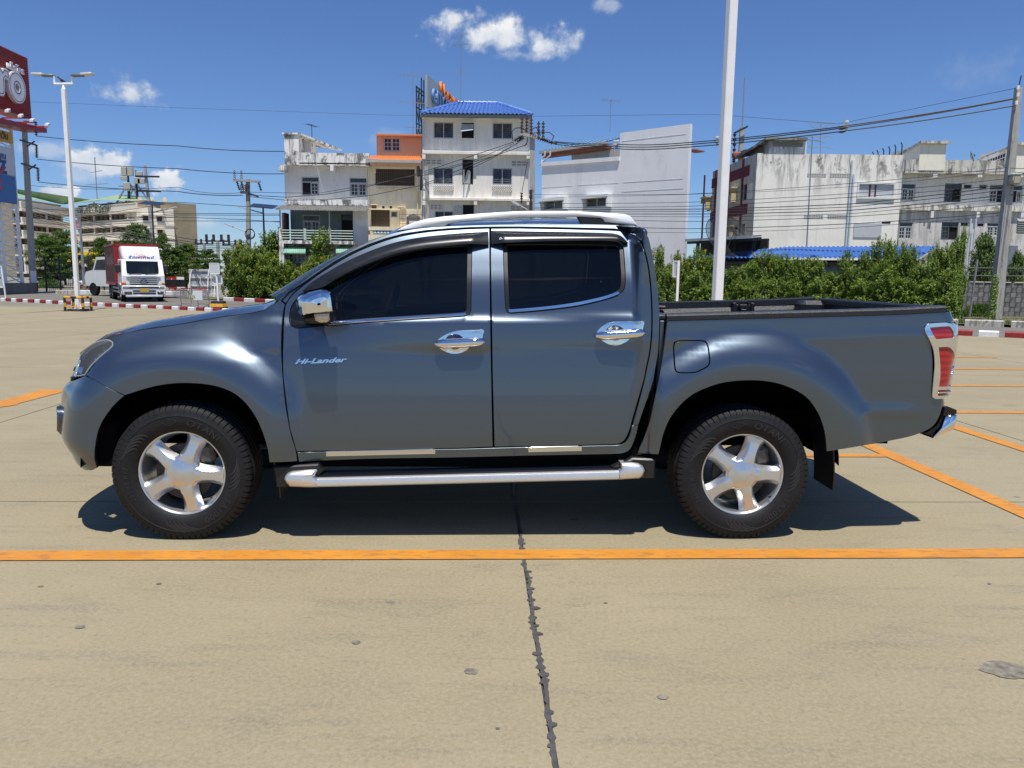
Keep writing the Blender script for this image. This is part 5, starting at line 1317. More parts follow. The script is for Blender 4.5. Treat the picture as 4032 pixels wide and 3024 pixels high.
for i in range(3): mb.box(-.15+i*.11, -.07+i*.11, .451, .456, .55, .70)
o = mb.build('card_print', mat('card_print_mix', (.35,.40,.22), .5, 0, var=.9, scale=25), o)
o.location = (0,0,0)
# ---- LORRY
def lorry():
    A = ground('L2', 1270, 1370); B = ground('L2', 1620, 1372); mid = (A+B)/2
    head = rad(-57)
    root = thing('lorry', 'white box lorry with red curtain-sided body facing the car park', 'lorry', (mid.x-.2, mid.y+.2, mid.z), head)
    WB = mat('lorry_white', (.74,.74,.73), .3, 0, var=.04, scale=3, coat=.4); RB_ = mat('lorry_red', (.33,.012,.020), .4, 0, var=.12, scale=2)
    CURT = plaster('lorry_curtain', (.15,.055,.055), (.05,.03,.03), .5, .6, None, 3, .3, scale=1.2)
    GL = mat('lorry_glass', (.006,.010,.014), .05, 0, var=0); SIL = mat('lorry_silver', (.48,.49,.50), .28, .8, var=.05)
    w = 1.15
    prof = [(-1.10,.95),(.95,.95),(1.12,1.05),(1.10,1.55),(1.02,1.62),(.82,2.42),(.70,2.52),(-1.10,2.52)]
    mb = MB(); mb.prism([(x, z) for x, z in prof], -w, w, .05); mb.v = [(x, y*(1-.05*max(0, z-1.6)), z) for x, y, z in mb.v]; mb.build('cab', WB, root, 40)
    mb = MB(); rows = []
    for z, x in ((1.66,1.030),(1.9,.972),(2.15,.908),(2.40,.845)): rows.append([(x+.012-.10*(y/w)**4, y, z) for y in np.linspace(-w*.93+.04*(z-1.6), w*.93-.04*(z-1.6), 13)])
    mb.grid(rows); mb.build('windscreen', GL, root, 40)
    for sy in (-1, 1):
        mb = MB(); o_ = [(.74,1.62),(.60,2.36),(-.35,2.36),(-.35,1.62)]; mb.prism(o_, sy*(w+.004), sy*(w-.02)); mb.v = [(x, y*(1-.05*max(0, z-1.6)), z) for x, y, z in mb.v]; d = mb.build('side_window', GL, root)
        mb = MB(); mb.bbox(.72,.92,sy*1.20,sy*1.42,1.72,2.18,.03); m_ = mb.build('mirror', BLKP, root, 40); mb = MB(); mb.tube([(.78,sy*1.1,2.30),(.80,sy*1.30,2.28),(.80,sy*1.30,1.66),(.80,sy*1.1,1.60)], .018, 6); mb.build('mirror_bracket', BLKP, m_, 40)
    mb = MB(); dp = [(-1.05,2.53),(.66,2.53),(.60,2.70),(.35,3.10),(.05,3.28),(-1.05,3.30)]; mb.prism(dp, -1.02, 1.02, .10); D_ = mb.build('wind_deflector', WB, root, 50)
    mb = MB()
    for y in (-.78,-.28,.02,.70): mb.cyl((.30+.28,y,3.02),(.30+.30,y,3.03),.02,n=8)
    mb.build('marker_lamp', BLKP, D_);
    lg = MB();
    for i in range(24):
        a0, a1 = i*2*math.pi/24, (i+1)*2*math.pi/24
        for r0, r1 in ((.20,.17),(.11,.075)): lg.add([(.0, r*math.cos(a)*1.25, r*math.sin(a)) for r, a in ((r0,a0),(r0,a1),(r1,a1),(r1,a0))], [(0,1,2,3)])
    for (y0,y1,z0,z1) in ((-.36,.36,.23,.26),(-.36,.36,-.26,-.23),(-.36,-.33,-.23,.23),(.33,.36,-.23,.23)): lg.add([(0,y0,z0),(0,y1,z0),(0,y1,z1),(0,y0,z1)], [(0,1,2,3)])
    lg.v = [(.492-(z)*.56+.012, y, z*.83+2.87) for x, y, z in lg.v]; lg.build('emblem', mat('logo_red', (.55,.12,.10), .5, 0, var=.1), D_, None)
    me = text_mesh('ธัญญทิพย์', .30, 0, 'CENTER', .1, 1.1, .006); me.materials.append(mat('logo_blue', (.06,.12,.38), .5, 0, var=.1)); me.transform(Matrix(((0,0,1,0),(1,0,0,0),(0,1,0,0),(0,0,0,1)))); me.transform(Matrix.Rotation(rad(-20), 4, 'Y')); obj('lettering', me, None, D_, (.652,0,2.60))
    mb = MB(); mb.box(1.10,1.135,-.72,.72,1.02,1.52); mb.build('grille', mat('lorry_grille', (.05,.052,.055), .4, .3, var=.1), root)
    for z, h, ww in ((1.46,.07,.92),(1.34,.06,.82),(1.22,.06,.78),(1.10,.06,.74)): mb = MB(); mb.bbox(1.10,1.17,-ww,ww,z-h/2,z+h/2,.015); mb.build('grille_bar', SIL, root)
    mb = MB(); mb.tube([(1.19,.21*math.cos(a),1.30+.13*math.sin(a)) for a in np.linspace(0,2*math.pi,25)[:-1]], .028, 8, True); mb.tube([(1.19,-.16,1.33),(1.19,0,1.27),(1.19,.16,1.33)], .022, 7); mb.build('emblem', CHROME, root, 40)
    mb = MB(); mb.bbox(.85,1.22,-1.18,1.18,.42,.98,.05); mb.bbox(.9,1.25,-1.0,1.0,.30,.44,.03); mb.build('bumper', WB, root, 40)
    for z, yw in ((.86,.78),(.66,.62),(.50,.62)): mb = MB(); mb.bbox(1.21,1.245,-yw,yw,z-.045,z+.045,.01); mb.build('bumper_slot', mat('lorry_slot', (.03,.032,.045), .4, 0, var=.1), root)
    for sy in (-1, 1):
        mb = MB(); mb.bbox(1.10,1.235,sy*.66,sy*1.12,.76,.92,.03); h_ = mb.build('headlight', mat('lorry_lamp', (.30,.32,.34), .1, .6, var=.2), root, 40)
        mb = MB(); mb.bbox(1.02,1.15,sy*.98,sy*1.17,1.02,1.16,.03); mb.build('indicator', mat('amber_lens', (.62,.16,.02), .2, 0, var=.1), root, 40)
        mb = MB(); mb.bbox(1.18,1.26,sy*.70,sy*1.05,.46,.62,.03); mb.build('fog_lamp', mat('lorry_fog', (.08,.08,.085), .2, .3, var=.2), root, 40)
    mb = MB(); mb.bbox(1.25,1.262,-.24,.24,.58,.80,.004); mb.build('number_plate', mat('plate_yellow', (.55,.36,.06), .4, 0, var=.15, scale=30), root)
    mb = MB(); mb.tube([(1.05,-.85,1.60),(1.06,-.3,1.66),(1.06,-.1,1.68)], .015, 6); mb.tube([(1.05,.1,1.60),(1.06,.5,1.66),(1.06,.8,1.68)], .015, 6); mb.build('wiper', BLKP, root, 40)
    bx0, bx1, bz0, bz1, bw = -7.0, -1.25, 1.05, 3.42, 1.25
    mb = MB(); mb.box(bx0,bx1,-bw+.03,bw-.03,bz0,bz1-.02); BX = mb.build('box_body', CURT, root)
    mb = MB(); mb.box(bx1-.05,bx1+.05,-bw,-bw+.12,bz0,bz1); mb.box(bx1-.05,bx1+.05,bw-.12,bw,bz0,bz1); mb.box(bx1-.05,bx1+.05,-bw,bw,bz1-.14,bz1+.02); mb.box(bx0,bx1,-bw,bw,bz1-.05,bz1+.03); mb.box(bx1,bx1+.04,-bw+.12,bw-.12,bz0,bz1-.14); mb.build('box_frame', RB_, BX)
    for sy in (-1, 1):
        mb = MB(); mb.box(bx0,bx1,sy*bw,sy*(bw-.05),bz0-.12,bz0+.05); mb.build('side_rail', RB_, BX)
        mb = MB()
        for i in range(11): x = bx0+.3+i*.5; mb.box(x,x+.04,sy*(bw-.02),sy*(bw+.01),bz0+.05,bz1-.06)
        mb.build('curtain_strap', mat('strap_grey', (.10,.06,.06), .7, 0, var=.2), BX)
        me = text_mesh('ธัญญทิพย์', .8, 0, 'CENTER', 0, 1.0, .01); me.materials.append(mat('curtain_print', (.30,.30,.33), .6, 0, var=.3, scale=4)); me.transform(Matrix.Rotation(rad(90), 4, 'X')); o = obj('curtain_print', me, None, BX, (-4.1, sy*(bw-.012), 2.45), (0,0,0 if sy < 0 else math.pi))
    mb = MB(); mb.box(-6.9,.8,-.45,.45,.55,.95); mb.build('chassis', DARKST, root)
    def wh(x, y, dual):
        mb = MB(); mb.lathe([(.26,-.13),(.46,-.14),(.50,-.11),(.50,.11),(.46,.14),(.26,.13)], 'y', 28, (x,y,.50)); o = mb.build('wheel', RUBBER, root, 35)
        mb = MB(); mb.lathe([(.0,-.05),(.12,-.06),(.14,-.02),(.22,.0),(.26,-.12),(.26,.12),(.0,.10)], 'y', 24, (x,y,.50));
        if y > 0: mb.v = [(a, 2*y-b, c) for a, b, c in mb.v]
        mb.build('rim', mat('lorry_rim', (.32,.30,.28), .5, .4, var=.2), o, 35)
    for x in (0.0, -4.3, -5.6):
        for sy in (-1, 1): wh(x, sy*(1.02 if x == 0 else 1.05), x < 0)
    for sy in (-1, 1):
        mb = MB(); rows = []
        for a in np.linspace(rad(-5), rad(185), 14): rows.append([(.60*math.cos(a), sy*1.18, .52+.60*math.sin(a)), (.60*math.cos(a), sy*.80, .52+.60*math.sin(a)), (.53*math.cos(a), sy*.80, .52+.53*math.sin(a)), (.53*math.cos(a), sy*1.18, .52+.53*math.sin(a)), (.60*math.cos(a), sy*1.18, .52+.60*math.sin(a))])
        mb.grid(rows); mb.build('mudguard', WB, root, 40)
        mb = MB(); mb.bar((-1.0,sy*1.15,.78),(-4.2,sy*1.15,.78),.04,.12); mb.bar((-1.0,sy*1.15,.56),(-4.2,sy*1.15,.56),.04,.12); mb.build('side_guard', GALV, root)
    return root
lorry()
# ================================================================== BUILDINGS
class Bld:
    """building placed on a facade line P0->P1 (world xy); local a along the facade, b into the building, z up"""
    def __init__(s, name, label, P0, P1, cat='house', group=None):
        s.P0 = Vector(P0); d = Vector(P1)-s.P0; s.ang = math.atan2(d.y, d.x); s.d = np.array([math.cos(s.ang), math.sin(s.ang), 0]); s.n = np.array([-math.sin(s.ang), math.cos(s.ang), 0])
        s.root = thing(name, label, cat, (s.P0.x, s.P0.y, 0), s.ang, group)
    def q(s, k, x, y, b=0.0):
        r = ray(*nat(k, x, y)); o = np.array([s.P0.x, s.P0.y, 0]); c = np.array([0, 0, CAMH])-o
        t = (b-c@s.n)/(r@s.n); p = c+r*t; return (float(p@s.d), float(p[2]))
    def rect(s, k, x0, y0, x1, y1, b=0.0):
        p = s.q(k, x0, (y0+y1)/2, b); q = s.q(k, x1, (y0+y1)/2, b); m = s.q(k, (x0+x1)/2, y0, b); n = s.q(k, (x0+x1)/2, y1, b)
        return min(p[0],q[0]), max(p[0],q[0]), min(m[1],n[1]), max(m[1],n[1])
    def box(s, name, m, k, x0, y0, x1, y1, b0, b1, ref=0.0, parent=None, z0=None, smooth=None, bev=0):
        a0, a1, c0, c1 = s.rect(k, x0, y0, x1, y1, ref)
        if z0 is not None: c0 = z0
        mb = MB(); (mb.bbox(a0, a1, b0, b1, c0, c1, bev) if bev else mb.box(a0, a1, b0, b1, c0, c1)); return mb.build(name, m, parent or s.root, smooth)
    def wall(s, name, m, a0, a1, z0, z1, b, depth, holes=(), parent=None, rev=.14):
        """box wall with window openings (a0,a1,z0,z1) cut through its face"""
        A = sorted({a0, a1, *[min(max(v, a0), a1) for h in holes for v in h[:2]]}); Z = sorted({z0, z1, *[min(max(v, z0), z1) for h in holes for v in h[2:]]}); mb = MB()
        for i in range(len(A)-1):
            for j in range(len(Z)-1):
                ca, cz = (A[i]+A[i+1])/2, (Z[j]+Z[j+1])/2
                if any(h[0] < ca < h[1] and h[2] < cz < h[3] for h in holes): continue
                mb.quad((A[i],b,Z[j]),(A[i+1],b,Z[j]),(A[i+1],b,Z[j+1]),(A[i],b,Z[j+1]))
        for (h0,h1,k0,k1) in holes:
            mb.quad((h0,b,k0),(h0,b,k1),(h0,b+rev,k1),(h0,b+rev,k0)); mb.quad((h1,b,k0),(h1,b+rev,k0),(h1,b+rev,k1),(h1,b,k1))
            mb.quad((h0,b,k0),(h0,b+rev,k0),(h1,b+rev,k0),(h1,b,k0)); mb.quad((h0,b,k1),(h1,b,k1),(h1,b+rev,k1),(h0,b+rev,k1))
        e = b+depth; mb.quad((a0,b,z0),(a0,b,z1),(a0,e,z1),(a0,e,z0)); mb.quad((a1,b,z0),(a1,e,z0),(a1,e,z1),(a1,b,z1)); mb.quad((a0,b,z1),(a1,b,z1),(a1,e,z1),(a0,e,z1)); mb.quad((a0,e,z0),(a0,e,z1),(a1,e,z1),(a1,e,z0))
        return mb.build(name, m, parent or s.root, None, fix=False)
WOODW = mat('white_window_wood', (.50,.50,.48), .6, 0, var=.12, scale=6)
DGL = mat('dark_window_glass', (.018,.022,.028), .12, 0, var=.5, scale=2.0)
GREYGL = mat('louvre_glass', (.085,.09,.10), .25, 0, var=.5, scale=1.5)
TRANS = mat('smoked_transom', (.035,.048,.058), .2, 0, var=.2, scale=3)
ALUM = mat('aluminium_frame', (.44,.44,.43), .45, .2, var=.08)
BLACKH = mat('dark_opening', (.008,.008,.009), .9, 0, var=0)
def leaf(mbf, parent, a0, a1, z0, z1, b, cols=2, rows=3, fw=.055, m=None):
    """casement leaf: frame bars into mbf, glass panes as objects"""
    mbf.box(a0,a0+fw,b-.02,b+.03,z0,z1); mbf.box(a1-fw,a1,b-.02,b+.03,z0,z1); mbf.box(a0+fw,a1-fw,b-.02,b+.03,z0,z0+fw); mbf.box(a0+fw,a1-fw,b-.02,b+.03,z1-fw,z1)
    ia, ib, iz, jz = a0+fw, a1-fw, z0+fw, z1-fw; t = fw*.55
    for c in range(1, cols): x = ia+(ib-ia)*c/cols; mbf.box(x-t/2,x+t/2,b-.012,b+.02,iz,jz)
    for r in range(1, rows): z = iz+(jz-iz)*r/rows; mbf.box(ia,ib,b-.010,b+.018,z-t/2,z+t/2)
    ps = []
    for c in range(cols):
        for r in range(rows):
            mb = MB(); mb.box(ia+(ib-ia)*c/cols+t*.4, ia+(ib-ia)*(c+1)/cols-t*.4, b, b+.008, iz+(jz-iz)*r/rows+t*.4, iz+(jz-iz)*(r+1)/rows-t*.4); ps.append((mb, m or DGL))
    return ps
def casement(B, h, b=.0, transom=.28, style='LL', frame=WOODW, parent=None, cols=2, rows=3, name='window'):
    """h = opening (a0,a1,z0,z1); style per leaf: L leaf, O open/dark, G grille"""
    a0,a1,z0,z1 = h; zt = z1-(z1-z0)*transom if transom else z1; mbf = MB(); f = .05; bb = b+.07; ps = []
    mbf.box(a0,a0+f,bb-.04,bb+.06,z0,z1); mbf.box(a1-f,a1,bb-.04,bb+.06,z0,z1); mbf.box(a0+f,a1-f,bb-.04,bb+.06,z1-f,z1); mbf.box(a0+f,a1-f,bb-.05,bb+.06,z0,z0+f)
    if transom:
        mbf.box(a0+f,a1-f,bb-.04,bb+.06,zt-f/2,zt+f/2)
        n = len(style)
        for i in range(n):
            mb = MB(); mb.box(a0+f+(a1-a0-2*f)*i/n+.01, a0+f+(a1-a0-2*f)*(i+1)/n-.01, bb, bb+.01, zt+f/2, z1-f); ps.append((mb, TRANS))
    n = len(style); w = (a1-a0-2*f)/n; extra = []
    for i, c in enumerate(style):
        x0 = a0+f+w*i; x1 = x0+w
        if c == 'L': ps += leaf(mbf, None, x0+.008, x1-.008, z0+f, zt-f/2-.005, bb, cols, rows)
        elif c in 'OG':
            mb = MB(); mb.box(x0, x1, bb+.05, bb+.06, z0+f, zt-f/2); ps.append((mb, BLACKH))
            if c == 'G':
                for k in range(7): mb = MB(); extra.append((x0+w*(k+.5)/7, z0+f, zt))
    o = mbf.build(name, frame, parent or B.root)
    for mb, m in ps: mb.build('pane', m, o)
    if extra:
        mb = MB(); [mb.cyl((x,bb+.02,za),(x,bb+.02,zb),.010,n=5) for x, za, zb in extra]; mb.build('grille', DARKST, o)
    return o
def slider(B, h, b=0.0, frame=ALUM, glass=GREYGL, parent=None, n=2, louvre=True, name='window'):
    a0,a1,z0,z1 = h; mbf = MB(); f = .06; bb = b+.06
    mbf.box(a0,a0+f,bb-.05,bb+.05,z0,z1); mbf.box(a1-f,a1,bb-.05,bb+.05,z0,z1); mbf.box(a0+f,a1-f,bb-.05,bb+.05,z1-f,z1); mbf.box(a0+f,a1-f,bb-.06,bb+.05,z0,z0+f)
    w = (a1-a0-2*f)/n
    for i in range(1, n): x = a0+f+w*i; mbf.box(x-.03,x+.03,bb-.03,bb+.04,z0+f,z1-f)
    o = mbf.build(name, frame, parent or B.root)
    for i in range(n):
        x0, x1 = a0+f+w*i+.03, a0+f+w*(i+1)-.03
        if louvre:
            k = max(5, int((z1-z0)/.14))
            for j in range(k):
                za = z0+f+(z1-z0-2*f)*j/k; zb = za+(z1-z0-2*f)/k; mb = MB(); mb.add([(x0,bb-.015,za),(x1,bb-.015,za),(x1,bb+.025,zb),(x0,bb+.025,zb),(x0,bb-.010,za),(x1,bb-.010,za),(x1,bb+.030,zb),(x0,bb+.030,zb)], [(0,1,2,3),(7,6,5,4),(0,4,5,1),(2,6,7,3)]); mb.build('pane', glass, o)
        else: mb = MB(); mb.box(x0,x1,bb,bb+.01,z0+f,z1-f); mb.build('pane', glass, o)
    return o
def vents(B, h, cols, rows, b=0.0, m=None, dark=None, parent=None):
    """breeze-block ventilation: dark holes framed by a ladder of thin ribs"""
    a0,a1,z0,z1 = h; mb = MB(); mb.box(a0,a1,b+.10,b+.12,z0,z1); bk = mb.build('vent_void', BLACKH, parent or B.root)
    w = (a1-a0)/cols; hh = (z1-z0)/rows; t = .03; k = 0
    me = {}
    for c in range(cols):
        for r in range(rows):
            mb = MB(); x0, x1, y0, y1 = 0, w-.004, 0, hh-.004
            mb.box(x0,x1,0,.09,y0,y0+t); mb.box(x0,x1,0,.09,y1-t,y1); mb.box(x0,x0+t,0,.09,y0+t,y1-t); mb.box(x1-t,x1,0,.09,y0+t,y1-t); mb.box(x0+t,x1-t,.01,.08,(y0+y1)/2-t*.35,(y0+y1)/2+t*.35)
            if 'm' not in me: me['m'] = mb.mesh('vent_block', m)
            obj('vent_block', me['m'], None, bk, (a0+w*c, b+.005, z0+hh*r))
    return bk
def at_line(k, x, y, Y): p = atY(k, x, y, Y); return (p.x, p.y)
def tube_thing(parent, name, pts, r, m, n=8): mb = MB(); mb.tube(pts, r, n); return mb.build(name, m, parent, 40)
def yagi(root, base, h, els=((.0,),), m=None, nm='antenna', tilt=0.0, boom=1.4, z=None, n=7, rz=0.0):
    m = m or GALV; mb = MB(); x, y, z0 = base; mb.cyl((x,y,z0),(x,y,z0+h),.022,n=6)
    for zz, bl, cnt, rr in els:
        d = Vector((math.cos(rr), math.sin(rr), tilt)); c = Vector((x,y,z0+h*zz)); mb.bar(c-d*bl/2, c+d*bl/2, .03, .03); sd = Vector((-d.y, d.x, 0)).normalized()
        for i in range(cnt): p = c-d*bl/2+d*bl*i/(cnt-1); l = .30-.012*i; mb.bar(p-sd*l, p+sd*l, .012, .012)
    return mb.build(nm, m, root)
GZ = -.55
# ---------- weathered white shop-house
def house_weathered():
    Y = 50.0; B = Bld('weathered_house', 'weathered white three-storey house with grey corrugated balcony roof and green awnings', at_line('H1', 213, 800, Y), at_line('H1', 1196, 800, Y))
    PAR = plaster('peeling_white_parapet', (.88,.86,.80), (.10,.095,.085), .9, .45, None, 3, .62, scale=1.5)
    WAL = plaster('grey_white_wall', (.76,.74,.70), (.36,.34,.31), .3, .35, None, 3, .2)
    STA = plaster('mouldy_wall', (.68,.66,.60), (.08,.08,.07), .9, .6, None, 3, .85, scale=1.3)
    a0, a1, z0, z1 = B.rect('H1', 213, 600, 1196, 1010)
    h1 = B.rect('H1', 414, 742, 623, 963); h2 = B.rect('H1', 984, 752, 1192, 976)
    B.wall('wall', WAL, a0, a1, z0-.1, z1, 0, 8, [h1, h2])
    casement(B, h1, style='GL'); casement(B, h2, style='LL')
    p = B.rect('H1', 215, 458, 1200, 592, -.7); mb = MB(); mb.box(p[0], p[1]+.1, -.7, -.5, p[2], p[3]); mb.box(p[0], p[1]+.1, -.7, .2, p[2]-.06, p[2]+.08); mb.build('parapet', PAR, B.root)
    t = B.rect('H1', 213, 246, 385, 590, -.72); mb = MB(); mb.box(t[0], t[1], -.76, 1.9, t[2]-.05, t[3]); tw = mb.build('stair_tower', PAR, B.root)
    mb = MB(); mb.box(t[1], t[1]+.02, .0, 1.9, p[3]-.2, t[3]-.35);
    for i in range(14): mb.box(t[1]+.0, t[1]+.03, .15+i*.12, .22+i*.12, t[3]-.85, t[3]-.55)
    mb = MB(); mb.add([(t[0]-.1,-.85,t[3]+.02),(t[1]+.1,-.85,t[3]+.02),(t[1]+2.0,2.3,t[3]-.45),(t[0]-.1,2.3,t[3]-.1),(t[0]-.1,-.85,t[3]+.12),(t[1]+.1,-.85,t[3]+.12),(t[1]+2.0,2.3,t[3]-.35),(t[0]-.1,2.3,t[3])], [(0,3,2,1),(4,5,6,7),(0,1,5,4),(1,2,6,5),(2,3,7,6),(3,0,4,7)]); mb.build('tower_roof', PAR, tw)
    sd = B.rect('H1', 386, 300, 530, 455, .6); mb = MB(); mb.box(sd[0], sd[1], .5, 2.0, sd[2]-.2, sd[3]-.12); mb.build('stair_head', WAL, tw)
    for (x0,y0,x1,y1) in ((140,606,215,670),(760,606,800,672)): B.box('beam_end', PAR, 'H1', x0, y0, x1, y1, -.72, .0, -.6)
    l = B.rect('H1', 215, 1012, 1205, 1080, -.7); mb = MB(); mb.box(l[0], l[1], -.7, .2, l[2], l[3]); mb.build('ledge', PAR, B.root)
    for x in (262, 560, 830, 1010): B.box('ledge_rib', WAL, 'H1', x, 1012, x+22, 1070, -.78, -.69, -.7)
    w = B.rect('H1', 150, 1090, 1208, 1145, -1.6); CORR = plaster('asbestos_sheet', (.20,.195,.185), (.06,.06,.055), .6, .5, None, 3, .4, scale=2)
    ns = 6
    for i in range(ns):
        mb = MB(); rows = []
        for j in range(19):
            u = (i+j/18.0)/ns; a = w[0]+(w[1]-w[0])*u; r = .035*math.cos(u*ns*6*2*math.pi/1.0); rows.append([(a, -.65, w[3]+.10+r), (a, -1.5, w[2]+.22+r), (a, -2.35, w[2]-.04+r)])
        mb.grid(rows); mb.build('roof_sheet', CORR, B.root, 60)
    bz = B.rect('H1', 150, 1500, 1027, 1530, -2.0); rz = B.rect('H1', 150, 1372, 1027, 1500, -2.0)
    mb = MB(); mb.box(bz[0], bz[1], -2.05, 0, bz[2]-.05, bz[3]); mb.build('balcony_slab', PAR, B.root)
    TEAL = plaster('teal_wall', (.17,.235,.235), (.09,.12,.12), .3, .4, None, 3, .3)
    d1 = B.rect('H1', 428, 1198, 636, 1500, .15); d2 = B.rect('H1', 888, 1190, 1025, 1500, .15); d1 = (d1[0], d1[1], bz[3], d1[3]); d2 = (d2[0], d2[1], bz[3], d2[3])
    B.wall('balcony_wall', TEAL, rz[0]+.1, rz[1], bz[3]-.02, l[2], .15, 6, [d1, d2]); casement(B, d1, .15, .22, 'LL', rows=4); casement(B, d2, .15, .2, 'O', frame=mat('dark_door_wood', (.04,.03,.028), .6, 0, var=.2), name='door')
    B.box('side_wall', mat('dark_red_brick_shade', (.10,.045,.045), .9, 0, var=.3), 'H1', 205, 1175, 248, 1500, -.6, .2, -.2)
    ra = B.rect('H1', 1027, 1150, 1207, 1562, -.65); mb = MB(); mb.box(ra[0], ra[1], -.65, .5, GZ, l[2]+.02); mb.build('wall', plaster('pale_wall', (.84,.83,.82), (.45,.43,.40), .3, .3), B.root)
    vents(B, B.rect('H1', 1085, 1203, 1204, 1258, -.66), 4, 2, -.67, WAL)
    RAILG = mat('pale_green_rail', (.48,.58,.50), .5, 0, var=.15)
    for x in (165, 457, 750):
        r = B.rect('H1', x-14, 1360, x+14, 1500, -2.0); mb = MB(); mb.box(r[0], r[1], -2.06, -1.92, bz[3], r[3]+.02); mb.build('railing_post', PAR if x != 457 else RAILG, B.root)
    for y in (1382, 1412, 1445, 1475):
        r = B.rect('H1', 170, y-3, 1025, y+3, -2.0); mb = MB(); mb.tube([(r[0], -1.99, (r[2]+r[3])/2), (r[1], -1.99, (r[2]+r[3])/2)], .032, 7); mb.build('railing_bar', RAILG, B.root, 40)
    for x in (160, 745): r = B.rect('H1', x-4, 1150, x+4, 1370, -2.0); tube_thing(B.root, 'roof_prop', [((r[0]+r[1])/2,-2.0,r[2]), ((r[0]+r[1])/2,-2.0,r[3]+.1)], .045, GALV)
    gf = B.rect('H1', 150, 1530, 1030, 1660, -1.2); mb = MB(); hz = B.rect('L3', 1108, 1016, 1290, 1112, -1.2); hz2 = B.rect('L3', 1600, 1020, 1740, 1112, -1.2)
    B.wall('wall', STA, rz[0], ra[0], GZ, bz[2]-.04, -1.2, 6, [hz, hz2]); casement(B, hz, -1.2, 0, 'LL', rows=2); casement(B, hz2, -1.2, 0, 'LL', rows=2)
    pl = B.rect('H1', 150, 1530, 205, 1660, -2.0); mb = MB(); mb.box(pl[0], pl[1], -2.06, -1.3, GZ, pl[3]); mb.build('corner_pillar', PAR, B.root)
    GRN = mat('green_awning', (.20,.42,.30), .5, 0, var=.18, scale=2)
    for (x0, x1) in ((200, 470), (830, 1060)):
        r = B.rect('H1', x0, 1577, x1, 1652, -1.9); n = int((r[1]-r[0])/.11); aw = None; rows = []
        mb = MB()
        for i in range(n*4+1):
            a = r[0]+(r[1]-r[0])*i/(n*4); k = .015*math.cos(i*math.pi/2); rows.append([(a, -1.25-.0, r[3]+.05+k), (a, -1.7, r[3]+k), (a, -2.0-k, (r[2]+r[3])/2+.05), (a, -2.1-k, r[2])])
        mb.grid(rows); mb.build('awning', GRN, B.root, 50)
    tube_thing(B.root, 'hanging_cable', [(*[v for v in (B.q('H1', x, y, -.8)[0],)], -.8, B.q('H1', x, y, -.8)[1]) for x, y in ((548,335),(556,460),(597,610),(615,700),(640,800),(665,900),(690,1000),(720,1100))], .016, mat('white_cable', (.55,.55,.53), .6, 0, var=0), 5)
    y = B.q('H1', 540, 350, .8); yagi(B.root, (y[0], .8, y[1]-.2), 1.4, ((.95, 1.0, 5, 1.2),), DARKST)
    return B
house_weathered()
